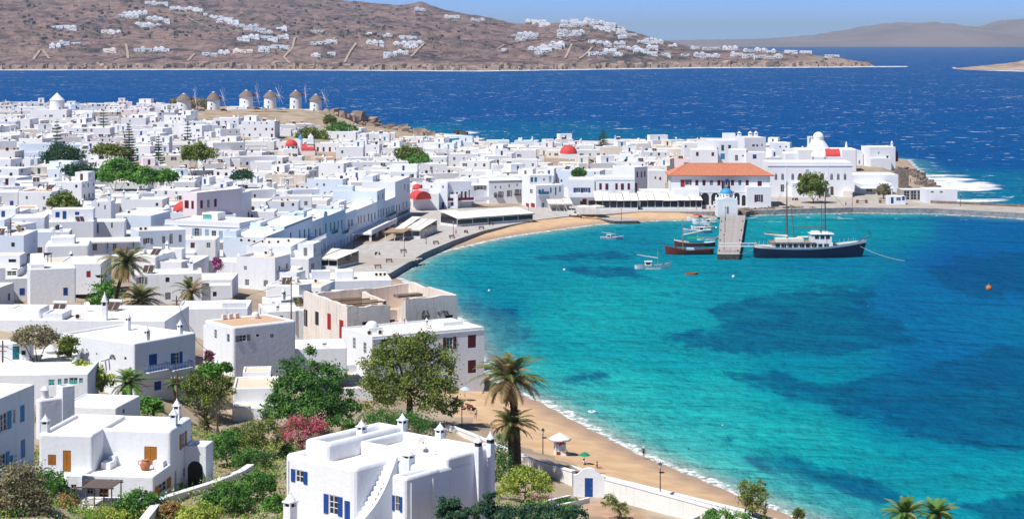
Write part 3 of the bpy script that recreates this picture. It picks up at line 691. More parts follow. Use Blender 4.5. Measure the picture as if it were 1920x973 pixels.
GREENS={"olive":[(.062,.085,.022),(.042,.06,.018),(.10,.115,.032)],"green":[(.035,.085,.022),(.022,.055,.016),(.06,.12,.03)],"bright":[(.045,.11,.022),(.03,.075,.018),(.07,.14,.03)],
 "grey":[(.10,.095,.06),(.075,.07,.045),(.13,.12,.075)],"pine":[(.022,.05,.03),(.015,.035,.024),(.035,.065,.035)],"palm":[(.058,.068,.024),(.125,.09,.045),(.04,.052,.018)],
 "datepalm":[(.04,.085,.02),(.06,.11,.028),(.10,.10,.04)],"pinkflower":[(.24,.04,.065),(.06,.075,.03),(.27,.075,.10)],"magentaflower":[(.20,.008,.14),(.16,.006,.11),(.05,.07,.02)],
 "brownleaf":[(.16,.095,.045),(.10,.075,.03),(.2,.13,.06)],"yellowgreen":[(.12,.15,.03),(.08,.11,.025),(.17,.19,.045)]}
def tones(k):
 for i,c in enumerate(GREENS[k]):leafmat(f"{k}_leaf_{i}",tuple(min(.6,q*2.9)for q in c))
 return [f"{k}_leaf_{i}" for i in range(3)]
def tree(name,label,loc,lobes,trunk_h,tr=.3,kind="green",clumps=90,per=40,leaf=.22,cat="tree",group=None,seed=None,lean=0.,spread=.16,stem="trunk",crown="crown"):
 seed=seed or rnd.randrange(1 << 20);rr=random.Random(seed);t=thing(name,label,cat,loc,0,group)
 V,Q,mi=crown_arrays(lobes,clumps,per,leaf,seed,spread=spread);put(crown,npmesh(crown,V,Q,tones(kind),mi),t)
 mb=MB();top=Vector((lean,0,trunk_h));tube_limb(mb,[(0,0,-.6),(lean*.3+rr.uniform(-.1,.1),rr.uniform(-.1,.1),trunk_h*.5),tuple(top)],tr*1.15,tr*.75)
 for l in lobes:
  c=Vector(l[:3])-Vector((0,0,l[5]*.2));mid=(top+c)/2+Vector((rr.uniform(-.3,.3),rr.uniform(-.3,.3),-.1));tube_limb(mb,[tuple(top-Vector((0,0,.1))),tuple(mid),tuple(c)],tr*.55,tr*.15,5)
  for q in range(2):
   e=c+Vector((rr.uniform(-1,1)*l[3]*.6,rr.uniform(-1,1)*l[4]*.6,rr.uniform(0,.6)*l[5]));mb.tube(tuple(c),tuple(e),tr*.15,tr*.05,4)
 mb.build(stem,["bark"],t,60);return t
def bush(name,label,loc,rx,rz_,kind="green",n=4,clumps=40,per=30,leaf=.13,cat="bush",group=None,seed=None,ry=None,crown="foliage"):
 rr=random.Random(seed or rnd.randrange(1 << 20));ry=ry or rx;lobes=[(0,0,rz_*.45,rx*.75,ry*.75,rz_*.5)]
 for i in range(n):a=rr.uniform(0,6.28);lobes.append((math.cos(a)*rx*.5,math.sin(a)*ry*.5,rz_*rr.uniform(.3,.62),rx*rr.uniform(.35,.55),ry*rr.uniform(.35,.55),rz_*rr.uniform(.28,.42)))
 return tree(name,label,loc,lobes,rz_*.25,max(.03,rx*.06),kind,clumps,per,leaf,cat,group,rr.randrange(1 << 20),crown=crown,stem="stem")
def palm(name,label,loc,h,fl=3.4,nf=42,kind="palm",lean=(0,0),wind=.0,tr=.26,seed=None,group=None,droop=1.,nl=26,dead=8,lw=.055):
 seed=seed or rnd.randrange(1 << 20);r=np.random.default_rng(seed);t=thing(name,label,"palm tree",loc,0,group)
 mb=MB();pts=[(lean[0]*s*s,lean[1]*s*s,-.6+(h+.6)*s)for s in np.linspace(0,1,8)]
 mb.path(pts,[tr*1.35]+[tr*(1.06-.16*i/7)for i in range(1,8)],10)
 for s in np.linspace(.1,.97,int(h*2.2)):
  x,y,z=lean[0]*s*s,lean[1]*s*s,-.6+(h+.6)*s;mb.lathe((x,y,z),[(tr*.9,-.10),(tr*1.13,.06),(tr*.9,.10)],10,0,cap=False)
 mb.ball((lean[0],lean[1],h+.05),tr*1.7,10,6,0,sz=1.3);mb.build("trunk",["palmbark"],t,50)
 V,Q,mi=[],[],[];top=np.array([lean[0],lean[1],h+.2]);o=0
 for i in range(nf+dead):
  az=r.uniform(0,6.283);f=(i+.5)/nf;isd=i>=nf;el=math.radians(85-105*f**.85+r.uniform(-9,9))if not isd else math.radians(r.uniform(-80,-55))
  Lf=fl*r.uniform(.8,1.08)*(.75+.25*math.sin(math.pi*min(f,1)))*(.75 if isd else 1);hd=np.array([math.cos(az),math.sin(az),0]);n=9;p=top.copy();pts=[p];e=el;ww=np.array([wind,wind*.2,0])
  for k in range(n):
   dv=hd*math.cos(e)+np.array([0,0,math.sin(e)])+ww*(k/n)**1.2*(.4 if isd else 1);dv /= np.linalg.norm(dv);p=p+dv*Lf/n;pts.append(p);e-=math.radians(droop*(5+.9*k))*(.3 if isd else 1)
  pts=np.array(pts);tn=1 if isd else int(r.choice([0,0,2,1]if f<.7 else [1,1,0]))
  for k in range(n):
   a,b=pts[k],pts[k+1];sd=np.cross(b-a,[0,0,1.]);sd /= max(np.linalg.norm(sd),1e-6);q=.05*(1-k/n)+.012
   V+=[a-sd*q,a+sd*q,b+sd*q*.8,b-sd*q*.8];Q.append((o,o+1,o+2,o+3));mi.append(1);o+=4
  for k in range(nl):
   s=.12+.88*k/nl;j=min(int(s*n),n-1);fr=s*n-j;c=pts[j]*(1-fr)+pts[j+1]*fr;tg=pts[j+1]-pts[j];tg /= np.linalg.norm(tg)
   sd=np.cross(tg,[0,0,1.]);sd /= max(np.linalg.norm(sd),1e-6);upv=np.cross(sd,tg);ll=fl*.19*math.sin(math.pi*(s*.82+.16))*(.6 if isd else 1)+.06
   for sg in (-1,1):
    dv=sd*sg*.80+tg*(.62+.3*s)-upv*.15*r.uniform(-.5,1.6)+np.array([wind*.7,0,-.12-.1*droop]);dv /= np.linalg.norm(dv);tp=c+dv*ll*r.uniform(.85,1.1)
    wv=tg*lw;V+=[c-wv,c+wv,tp+wv*.15,tp-wv*.15];Q.append((o,o+1,o+2,o+3));mi.append(tn);o+=4
 put("fronds",npmesh("fronds",np.array(V),np.array(Q),tones(kind),mi),t);return t
def norfolk(name,label,loc,h,wd,seed=None,group=None,sparse=1.,kind="pine",dens=1.):
 """araucaria: whorls of upswept branches on a straight trunk"""
 seed=seed or rnd.randrange(1 << 20);r=np.random.default_rng(seed);t=thing(name,label,"tree",loc,0,group);mb=MB()
 mb.tube((0,0,-.5),(0,0,h),h*.018+.08,.04,8);V,Q,mi=[],[],[];o=0;nw=int(h*.95*sparse)
 for w_ in range(nw):
  f=w_/nw;z=h*(.1+.88*f);L=wd*(1-f)**.8*.5+.25;nb=int(9*dens)
  for b in range(nb):
   az=6.283*b/nb+r.uniform(-.25,.25)+w_*.5;l=L*r.uniform(.75,1.1);hd=np.array([math.cos(az),math.sin(az),0]);n=max(6,int(l*4*dens))
   mb.tube((0,0,z),tuple(np.array([0,0,z])+hd*l*.9+np.array([0,0,l*.05])),.05,.015,4,cap=False)
   for k in range(n):
    s=(k+.6)/n;c=np.array([0,0,z])+hd*l*s+np.array([0,0,l*(.16*s*s-.10*s)]);sd=np.array([-hd[1],hd[0],0]);q=(.25+.45*(1-abs(s-.6)))*min(1,l*.5)
    for sg in (-1,1):
     d=hd*.5+sd*sg*.8+np.array([0,0,r.uniform(.05,.5)]);tp=c+d*q*r.uniform(.8,1.4);wv=np.array([0,0,.16])+hd*.10;V+=[c-wv,c+wv,tp+wv*.8,tp-wv*.8];Q.append((o,o+1,o+2,o+3));mi.append(int(r.integers(0,3)));o+=4
 mb.build("trunk",["bark"],t);put("branches",npmesh("branches",np.array(V),np.array(Q),tones(kind),mi),t);return t
# ------------------------------------------------------------------ rooftop and street furniture
PROTO={}
def proto_copy(key,make,loc,rz,label,group=None):
 if key not in PROTO:
  t=make();PROTO[key]=t;t.location=loc;t.rotation_euler=(0,0,rz);t['label']=label
  if group:t['group']=group
  return t
 return dup(PROTO[key],loc,rz,label,group)
def mk_ac():
 t=thing("air_conditioner","","air conditioner");b=MB();b.box(-.45,.45,-.16,.16,.08,.78);b.box(-.4,-.3,-.14,.14,0,.08);b.box(.3,.4,-.14,.14,0,.08);b.build("casing",["cream"],t)
 g=MB();g.lathe((0,0,0),[(.30,0),(.30,.02),(.27,.03),(.08,.035),(.001,.04)],14);o=g.build("fan_grille",["blackmetal"],t);o.location=(-.1,-.16,.43);o.rotation_euler=(math.pi/2,0,0);return t
def mk_solar():
 t=thing("solar_water_heater","","solar heater");f=MB()
 for x in (-.95,.95):f.tube((x,-.9,0),(x,.7,0),.03,n=5);f.tube((x,.7,0),(x,.7,1.3),.03,n=5);f.tube((x,-.9,.05),(x,.7,1.15),.03,n=5)
 f.build("stand",["metal"],t)
 for x in (-.5,.5):
  p=MB();p.box(-.46,.46,0,1.95,-.03,.04,0);p.box(-.41,.41,.05,1.9,.04,.05,1);o=p.build("collector_panel",["metal","panelbrown"],t);o.location=(x,-.9,.1);o.rotation_euler=(math.radians(36),0,0)
 k=MB();k.tube((-1.05,.72,1.35),(1.05,.72,1.35),.27,n=14);k.tube((-1.09,.72,1.35),(-1.05,.72,1.35),.2,n=12);k.build("tank",["whitepaint"],t,40);return t
def mk_tank(col,r=.55,h=1.1):
 def f():
  t=thing("water_tank","","water tank");b=MB();b.lathe((0,0,0),[(r*.95,0),(r,.06),(r,h*.32),(r*1.03,h*.35),(r,h*.38),(r,h*.75),(r*.7,h*.92),(r*.3,h)],16);b.build("body",[col],t,40);b=MB();b.lathe((0,0,h),[(r*.32,-.02),(r*.32,.06),(.001,.09)],10);b.build("lid",[col],t);return t
 return f
def mk_dish():
 t=thing("satellite_dish","","satellite dish");b=MB();b.tube((0,0,0),(0,0,.8),.035,n=6);b.build("mast",["metal"],t)
 d=MB();d.lathe((0,0,0),[(.001,.0),(.25,.04),(.42,.12),(.5,.18),(.49,.20),(.25,.07),(.001,.03)],16,cap=False);o=d.build("reflector",["cream"],t,50);o.location=(0,-.08,.95);o.rotation_euler=(math.radians(60),0,0)
 a=MB();a.tube((0,-.1,.7),(0,-.62,1.15),.018,n=5);a.box(-.05,.05,-.68,-.58,1.1,1.2);a.build("feed_arm",["metal"],t);return t
def mk_lamp():
 t=thing("street_lamp","","street lamp");b=MB();b.lathe((0,0,0),[(.2,0),(.2,.12),(.1,.2),(.075,.5),(.055,3.7),(.09,3.75)],10);b.build("post",["blackmetal"],t,40)
 l=MB();l.lathe((0,0,3.75),[(.13,0),(.22,.45),(.22,.46)],8);l.build("lantern",["frame"],t);c=MB();c.lathe((0,0,4.2),[(.28,0),(.12,.2),(.04,.24),(.001,.4)],8);c.build("cap",["blackmetal"],t)
 return t
def mk_beachlamp():
 t=mk_lamp();t.name="beach_lamp";b=MB();b.box(-.1,.5,-.25,.25,3.1,3.2);b.tube((0,0,3.05),(.2,0,3.12),.03,n=5);b.build("solar_panel",["blackmetal"],t);return t
def mk_bench():
 t=thing("bench","","bench");b=MB()
 for i in range(4):b.box(-.9,.9,-.28+.15*i,-.16+.15*i,.42,.46)
 b.build("seat",["maroonwood"],t);c=MB()
 for i in range(3):c.box(-.9,.9,.3+.03*i,.33+.03*i,.56+.14*i,.67+.14*i)
 c.build("backrest",["maroonwood"],t)
 for x in (-.7,.7):d=MB();d.box(x-.05,x+.05,-.25,.33,0,.42);d.box(x-.04,x+.04,.33,.4,0,.95);d.build("leg",["blackmetal"],t)
 return t
mat("maroonwood",(.17,.05,.04),.7,.2,6,stretch=(1,8,8))
def mk_pole():
 t=thing("utility_pole","","utility pole");b=MB();b.tube((0,0,-.5),(0,0,8.5),.15,.10,9);b.build("pole",["wood"],t,40)
 c=MB();c.box(-.8,.8,-.16,-.06,7.7,7.82);c.box(-.6,.6,-.16,-.06,7.1,7.2);c.build("crossarm",["wood"],t)
 for x in (-.7,-.3,.3,.7):i=MB();i.lathe((x,-.11,7.82),[(.05,0),(.07,.06),(.04,.12),(.05,.18)],8);i.build("insulator",["whitepaint"],t)
 return t
# ------------------------------------------------------------------ cars and boats
def mk_car(col,van=False):
 L,W=(4.1,1.75)if van else (3.9,1.65);hh=1.82 if van else 1.46
 def f():
  t=thing("van" if van else "car","","van" if van else "car");b=MB()
  if van:pr=[(-L/2,.35),(L/2,.35),(L/2,.78),(L/2-.25,.95),(L/2-.95,1.08),(L/2-1.55,hh-.04),(L/2-1.9,hh),(-L/2+.12,hh),(-L/2,hh-.25)]
  else:pr=[(-L/2,.32),(L/2,.32),(L/2,.66),(L/2-.2,.8),(L/2-1.05,.92),(L/2-1.75,hh-.05),(L/2-2.1,hh),(-L/2+.75,hh-.03),(-L/2+.12,.98),(-L/2,.85)]
  mx=Matrix.Rotation(math.pi/2,4,'Z');b.xprism([(-p[0],p[1])for p in pr][::-1],-W/2,W/2,0,Matrix.Rotation(math.pi/2,4,'Z'))
  b.build("body",[col],t)
  for sd in (-1,1):
   g=MB();y=sd*(W/2+.006)
   z0=1.02 if van else .93;x1=L/2-1.08;a=[(x1-.02,y,z0),(x1-.55,y,hh-.12),(.1 if van else -L/2+.95,y,hh-.12),(.1 if van else -L/2+.5,y,z0)]
   g.add(a if sd<0 else a[::-1],[(0,1,2,3)]);g.build("side_window",["glass"],t)
  g=MB();xa,za,xb,zb=(L/2-.98,1.1,L/2-1.53,hh-.08)if van else (L/2-1.08,.94,L/2-1.72,hh-.09);g.quad((xa+.02,-W*.42,za),(xa+.02,W*.42,za),(xb+.02,W*.38,zb),(xb+.02,-W*.38,zb));g.build("windscreen",["glass"],t)
  for x in (-L/2+.75,L/2-.75):
   for sd in (-1,1):
    c=MB();c.tube((x,sd*(W/2-.18),.31),(x,sd*(W/2+.02),.31),.31,n=14);o=c.build("wheel",["rubber"],t,40);r=MB();r.tube((x,sd*(W/2+.02),.31),(x,sd*(W/2+.035),.31),.19,n=10);r.build("rim",["metal"],o)
  for sd in (-1,1):h=MB();h.box(L/2-.1,L/2+.015,sd*W*.38-.14,sd*W*.38+.14,.62,.76);h.build("headlight",["frame"],t)
  k=MB();k.box(L/2-.05,L/2+.06,-W/2+.06,W/2-.06,.34,.52);k.box(-L/2-.06,-L/2+.05,-W/2+.06,W/2-.06,.36,.54);k.build("bumper",["blackmetal"],t);return t
 return f
def hull_mesh(L,B,fb,dr,sheer,bow_rake=.12,mats=3,n=26,stern=.55,stripe=.16):
 """boat hull along +x: stations of keel, bilge, waterline, strake and gunwale on each side, with an inner bulwark and deck"""
 mb=MB();st=[]
 for i in range(n+1):
  s=i/n;x=-L/2+L*s
  wd=B/2*(math.sin(math.pi*min(1,(s*.5+.5*stern)/(.5+.0)*.5))if s<.5 else max(.02,(1-((s-.5)/.5)**2.3)**.9));wd=B/2*(stern+(1-stern)*math.sin(math.pi*s)**.6)if s<.5 else max(.015,wd)
  if s<.06:wd *= .55+.45*(s/.06)**.5
  zt=fb+sheer*(abs(s-.42)/.58)**2*(1 if s>.42 else .55);xr=x+bow_rake*L*max(0,s-.8)*zt/fb*.9;kl=-dr*(1-max(0,(s-.85)/.15)**2*.9)
  st.append([(x,0,kl),(x,wd*.55,kl*.7),(x*.998,wd*.86,0),(xr*.999,wd*.97,zt*(1-stripe)-.0),(xr,wd,zt-.1),(xr,wd*1.02,zt),(xr,wd*.93,zt),(xr,wd*.91,zt-.38)])
 k=len(st[0])
 for sd in (1,-1):
  vs=[(p[0],sd*p[1],p[2])for q in st for p in q];fs=[];ms=[]
  for i in range(n):
   for j in range(k-1):
    f=(i*k+j,(i+1)*k+j,(i+1)*k+j+1,i*k+j+1);fs.append(f if sd<0 else f[::-1]);ms.append([0,0,0,1,1,1,1][j])
  o=len(mb.v);mb.v.extend(vs);mb.f.extend([tuple(q+o for q in f)for f in fs]);mb.m.extend(ms)
 dk=[(q[-1][0],q[-1][1],q[-1][2])for q in st]
 for a,b in zip(dk[:-1],dk[1:]):mb.quad(a,(a[0],-a[1],a[2]),(b[0],-b[1],b[2]),b,2)
 a=st[0];mb.add([(p[0],p[1],p[2])for p in a[:6]]+[(p[0],-p[1],p[2])for p in a[:6]][::-1],[tuple(range(12))],0)
 return mb
# ------------------------------------------------------------------ people
def person_mesh(pose):
 if ("person",pose)in PROTO:return PROTO[("person",pose)]
 def J(**k):return k
 if pose=="stand":J_=dict(pel=(0,0,.92),ch=(0,0,1.28),nk=(0,0,1.46),hd=(0,-.02,1.60),ht=(0,-.01,1.70),hl=(.09,0,.88),kl=(.10,-.05,.48),al=(.11,.03,.08),tl=(.11,-.13,.03),hr=(-.09,0,.88),kr=(-.11,.04,.48),ar=(-.12,.12,.08),tr=(-.12,-.04,.03),sl=(.18,0,1.40),el=(.26,.03,1.12),wl=(.25,-.08,.88),sr=(-.18,0,1.40),er=(-.25,.05,1.12),wr=(-.27,-.06,.88))
 elif pose=="sit":J_=dict(pel=(0,0,.14),ch=(0,.06,.5),nk=(0,.06,.68),hd=(0,.03,.82),ht=(0,.04,.92),hl=(.09,-.02,.13),kl=(.14,-.42,.32),al=(.13,-.72,.07),tl=(.13,-.84,.06),hr=(-.09,-.02,.13),kr=(-.14,-.44,.24),ar=(-.12,-.80,.07),tr=(-.12,-.92,.09),sl=(.18,.06,.62),el=(.25,.14,.36),wl=(.22,-.04,.2),sr=(-.18,.06,.62),er=(-.25,.18,.36),wr=(-.24,.2,.1))
 elif pose=="lie":J_=dict(pel=(0,0,.13),ch=(0,.36,.16),nk=(0,.54,.19),hd=(0,.68,.22),ht=(0,.78,.22),hl=(.09,-.04,.13),kl=(.11,-.44,.3),al=(.11,-.8,.08),tl=(.11,-.92,.12),hr=(-.09,-.04,.13),kr=(-.11,-.48,.13),ar=(-.12,-.9,.08),tr=(-.12,-.96,.2),sl=(.18,.47,.16),el=(.30,.25,.1),wl=(.27,0,.07),sr=(-.18,.47,.16),er=(-.32,.4,.1),wr=(-.36,.16,.07))
 else:J_=dict(pel=(0,.1,-.62),ch=(0,.03,-.24),nk=(0,0,-.04),hd=(0,-.03,.10),ht=(0,-.02,.20),hl=(.09,.12,-.66),kl=(.1,.2,-1.05),al=(.1,.4,-1.4),tl=(.1,.4,-1.5),hr=(-.09,.12,-.66),kr=(-.1,.1,-1.05),ar=(-.1,.3,-1.4),tr=(-.1,.3,-1.5),sl=(.18,0,-.09),el=(.38,-.1,-.10),wl=(.46,-.32,-.06),sr=(-.18,0,-.09),er=(-.38,-.1,-.12),wr=(-.46,-.32,-.08))
 R_=dict(pel=.125,ch=.135,nk=.055,hd=.088,ht=.07,hl=.095,kl=.058,al=.038,tl=.032,hr=.095,kr=.058,ar=.038,tr=.032,sl=.06,el=.04,wl=.028,sr=.06,er=.04,wr=.028)
 E=[("pel","ch"),("ch","nk"),("nk","hd"),("hd","ht"),("pel","hl"),("hl","kl"),("kl","al"),("al","tl"),("pel","hr"),("hr","kr"),("kr","ar"),("ar","tr"),("ch","sl"),("sl","el"),("el","wl"),("ch","sr"),("sr","er"),("er","wr")]
 for s in "lr":
  w_=Vector(J_["w"+s]);e_=Vector(J_["e"+s]);d=(w_-e_).normalized();sd=d.cross(Vector((0,0,1)if abs(d.z)<.8 else (0,1,0))).normalized()
  J_["p"+s]=tuple(w_+d*.07);R_["p"+s]=.026;E.append(("w"+s,"p"+s))
  for i,(o_,l)in enumerate(((-.03,.065),(-.01,.08),(.01,.075),(.03,.06))):J_[f"f{i}{s}"]=tuple(w_+d*(.07+l)+sd*o_*1.2);R_[f"f{i}{s}"]=.009;E.append(("p"+s,f"f{i}{s}"))
  J_["th"+s]=tuple(w_+d*.06+sd*.065);R_["th"+s]=.01;E.append(("w"+s,"th"+s))
 ks=list(J_);me=bpy.data.meshes.new("person");me.from_pydata([J_[k]for k in ks],[(ks.index(a),ks.index(b))for a,b in E],[])
 o=bpy.data.objects.new("tmp",me);COL.objects.link(o);md=o.modifiers.new("Skin",'SKIN');me.skin_vertices.new()if not me.skin_vertices else None
 sk=me.skin_vertices[0].data
 for i,k in enumerate(ks):sk[i].radius=(R_[k],)*2;sk[i].use_root=(k=="pel")
 sb=o.modifiers.new("Sub",'SUBSURF');sb.levels=1;sb.render_levels=1
 dg=bpy.context.evaluated_depsgraph_get();out=bpy.data.meshes.new_from_object(o.evaluated_get(dg));bpy.data.objects.remove(o)
 out.name="person_body";PROTO[("person",pose)]=(out,J_);return out,J_
def person(label,loc,rz,pose="stand",top="skin",bottom="cloth_dark",skin="skin",hair="hair",group=None,hat=None,s=1.0):
 src,J_=person_mesh(pose);me=src.copy();t=thing("person",label,"person",loc,rz,group);t.scale=(s,s,s)
 for m in (skin,top,bottom):me.materials.append(M[m])
 pel,ch,nk=Vector(J_["pel"]),Vector(J_["ch"]),Vector(J_["nk"]);ax=(nk-pel);L=ax.length;ax.normalize();kl,kr=Vector(J_["kl"]),Vector(J_["kr"]);mi=[]
 for p in me.polygons:
  c=p.center;a=(c-pel).dot(ax);r=((c-pel)-ax*a).length
  m=0
  if r<.21 and .10<a<L*.93:m=1
  if r<.24 and -.16<a<=.10 and (c-kl).length>.22 and (c-kr).length>.22:m=2
  mi.append(m)
 me.polygons.foreach_set("material_index",mi);me.shade_smooth();put("body",me,t)
 hd=Vector(J_["hd"]);f=MB();f.lathe((0,0,0),[(.096,-.02),(.104,.03),(.09,.085),(.05,.12),(.001,.13)],12);f.ball((0,.045,-.01),.085,10,6);h_=f.build("hair",[hat or hair],t,60);h_.location=hd+Vector((0,.012,.01))
 f=MB();f.add([(-.014,-.082,-.02),(.014,-.082,-.02),(0,-.11,-.018),(0,-.088,.03)],[(0,2,3),(2,1,3),(0,1,2)])
 for x in (-.032,.032):f.ball((x,-.082,.03),.011,6,4,1)
 f.box(-.022,.022,-.088,-.078,-.048,-.04,2)
 for x in (-.09,.09):f.ball((x,0,.01),.022,6,4,0,sx=.5)
 o=f.build("face",[skin,"dark","redcloth"],t);o.location=hd;return t
# ------------------------------------------------------------------ named houses, front to back
def clutter(h,items):
 """items on a house's roof in its own axes: (what, x, y, z, rot, label)"""
 for what,x,y,z,r,lab in items:
  p=h.world(x,y,z);mk={"ac":mk_ac,"solar":mk_solar,"tank":mk_tank("blackmetal"),"wtank":mk_tank("whitepaint",.6,1.0),"dish":mk_dish}[what]
  proto_copy(what,mk,p,h.rz+r,lab)
# --- white house with rounded parapets at the bottom, blue shutters
fh=PxHouse("villa_house","big white house with rounded parapets, outside stair and blue shutters above the beach wall",533,761,872,973,-39,9.8,d=140.2,zb=21,sink=3,detail=2)
x0,x1=fh.x0,fh.x1;W_=x1-x0;ht=fh.h;D_=9.8;st0=fh.along(667);st1=fh.along(733)
fh.vol(x0,st0,0,D_,-3,ht,par=.42,th=.5,r=.42,rt=.34,ops={'S':fh.ops('S',[(561.5,880,905,15,"w:blue"),(549,944,955,6,"s:blue"),(625,927,965,17,"w:blue"),(651,938,976,10,"d:blue")])})
fh.vol(st0-.5,x1,3.4,D_-.02,-3,ht-.02,par=.42,th=.45,r=.35,rt=.3,ops={'E':[(fh.o('E',823,898,922,12,"w:blue")[0]-3.4,*fh.o('E',823,898,922,12,"w:blue")[1:])]})
fh.vol(st1,x1+.015,-.02,3.9,-3,ht-.01,par=.40,th=.35,r=.3,rt=.26,ops={'S':[((x1-st1)*.45,ht-2.6,.5,1.15,"w:blue")]})
fh.vol(st0+.55,x1+.03,-1.5,.3,-3,ht-4.0,par=.45,th=.4,r=.3,rt=.25)
fh.vol(x0+.9,x0+3.6,1.2,D_-.1,ht-.6,ht+1.05,par=.6,th=.42,r=.4)
fh.vol(x0+3.4,x1-.03,4.7,D_+.02,ht-.6,ht+.62,par=.75,th=.32,r=.3,rt=.22)
sb=MB();n=14
for i in range(n):z=ht-4.7+i*.33;y=-.9+i*.30;sb.box(st0-.02,st0+.85,y,y+.32+(.6 if i==n-1 else 0),-3,z)
fh.part("stair",sb,["white"])
cb=MB();R_=[]
for i in range(19):s=i/18;R_.append((st0+1.0+.18*math.sin(s*math.pi),-.7+s*4.1,ht-4.5+s*4.3-.55*math.sin(s*math.pi)))
for a,b in zip(R_[:-1],R_[1:]):
 cb.add([(a[0]-.13,a[1],-3),(b[0]-.13,b[1],-3),(b[0]+.13,b[1],-3),(a[0]+.13,a[1],-3),(a[0]-.13,a[1],a[2]+.7),(b[0]-.13,b[1],b[2]+.7),(b[0]+.13,b[1],b[2]+.7),(a[0]+.13,a[1],a[2]+.7)],[(4,5,6,7),(0,4,7,3),(0,1,5,4),(2,3,7,6),(1,2,6,5)])
fh.part("banister",cb,["white"],50)
arch=MB();pts=archpts(.6,1.7);arch.add([(st1-.005,1.4+p[0],p[1]+ht-4.0)for p in pts][::-1],[tuple(range(len(pts)))]);fh.part("niche",arch,["cream"])
lw=MB();lw.box(st0-2.6,st0-.0,-1.0,-.02,-3,ht-4.6);fh.part("stair_parapet",lw,["white"])
for x,y,z,h_,w_ in ((x0+2.7,5.8,ht+.45,1.3,.6),(x0+3.5,D_-.1,ht+.4,1.35,.58),(x0+7.6,D_-.2,ht+.2,1.35,.58),(x0+9.7,3.6,ht-.35,1.2,.68),(x0+2.3,-1.6,ht-4.6,1.9,.75)):fh.chimney(x,y,z,h_,w_)
for y in (8.0,D_-.35):
 c=MB();c.box(x1-.05,x1+.42,y-.25,y+.25,-3,ht+.95);c.box(x1-.02,x1+.38,y-.21,y+.21,ht+.95,ht+1.25,1);c.box(x1-.08,x1+.46,y-.29,y+.29,ht+1.25,ht+1.32);c.lathe((x1+.19,y,ht+1.32),[(.32,0),(.1,.35),(.03,.55)],8,0,cap=False);fh.part("chimney_shaft",c,["white","dark"])
dp=MB();dp.tube((x0+.5,-.07,-3),(x0+.5,-.07,ht-.5),.05);fh.part("drainpipe",dp,["whitepaint"]);dp=MB();dp.tube((x1+.08,.5,-3),(x1+.08,.5,ht-.5),.05);fh.part("drainpipe",dp,["whitepaint"]);dp=MB();dp.tube((x1+.08,2.9,-3),(x1+.08,2.9,ht-.6),.05);fh.part("drainpipe",dp,["whitepaint"])
rp=MB();rp.tube((x1+.1,-1.2,ht-8.6),(x1+.1,2.6,ht-6.0),.06);fh.part("handrail",rp,["cyan"])
fh.done(50)
clutter(fh,[("ac",x0+7.6,7.4,ht-.12,-.9,"air conditioner on the roof of the big white house above the beach wall"),("dish",x0+8.6,6.6,ht-.12,.6,"white satellite dish on the roof of the big white house above the beach wall")])
# --- white house with orange-brown shutters
oh=PxHouse("villa_house","white two-storey house with ochre shutters and a roof terrace behind the pergola",72,302,815,928,-8,9.3,d=174.5,zb=17.9,sink=2,detail=2)
x0,x1=oh.x0,oh.x1;W_=x1-x0;hh=oh.h;fl=2.6;k_=oh.along(174)
oh.vol(x0,k_,0,9.3,-2,hh,par=.32,th=.35,r=.3,rt=.25,ops={'S':oh.ops('S',[(97.5,853,872,15,"s:ochre"),(125.5,844.5,884,15,"d:ochre"),(165,854,871,12.5,"s:ochre")])})
oh.vol(k_-.5,x1,2.9,9.3,-2,hh-.02,par=.32,th=.35,r=.3,rt=.25,ops={'S':[(oh.along(263)-k_+.5,fl+.12,1.25,1.75,"s:ochre")],'E':[(3.6,fl+1.0,1.1,1.5,"w:ochre"),(1.4,.05,.7,1.9,"g:brown"),(4.0,.7,.7,.9,"o:frame"),(5.6,1.1,.4,.6,"o:frame")]})
oh.vol(oh.along(167),x1-.03,-2.0,3.3,-2,fl+.22,par=.28,th=.3,r=.2,rt=.15,ops={'S':[(oh.along(183)-oh.along(167),1.0,.65,.75,"o:brown"),(oh.along(209)-oh.along(167),.15,.95,1.4,"f:ochre")],'E':[(2.6,.75,2.3,1.0,"w:ochre")]})
oh.vol(oh.along(132),oh.along(171),-1.2,.3,-2,fl-.1,par=.1,th=.2,r=.12,rt=.1,ops={'S':[(oh.along(147)-oh.along(132),.9,.55,.75,"o:brown")]})
oh.vol(x0-1.3,oh.along(134),-.9,.25,-2,fl-.75,par=.15,th=.25,r=.12,rt=.1,ops={'S':[(.75,.0,.7,1.25,"d:ochre"),(1.95,.95,.55,.6,"s:ochre")]})
oh.vol(x1-.02,x1+2.2,6.9,9.2,-2,fl+1.2,par=.25,th=.28,r=.1,rt=.1,ops={})
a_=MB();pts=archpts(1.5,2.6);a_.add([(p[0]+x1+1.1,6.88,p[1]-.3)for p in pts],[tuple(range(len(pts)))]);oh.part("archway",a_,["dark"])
for q in ((k_+.35,k_+1.25,1.2,2.3,fl-.1,fl+.6),(k_+.7,k_+1.3,2.302,2.88,fl-.1,fl+.95),(oh.along(272),oh.along(292),2.1,2.88,fl-.1,fl+.65)):b_=MB();b_.box(*q);oh.part("built_bench",b_,["white"])
sl=MB();sl.xprism([(0,-2),(1.1,-2),(1.1,fl-.5),(.9,fl-.5)],oh.along(128),oh.along(134));oh.part("buttress",sl,["white"])
for x,y,h_ in ((x0+.45,.6,1.6),(x0+W_*.88,9.0,1.7),(x1-.5,5.2,1.6)):oh.chimney(x,y,hh-.25,h_,.62)
oh.done(50)
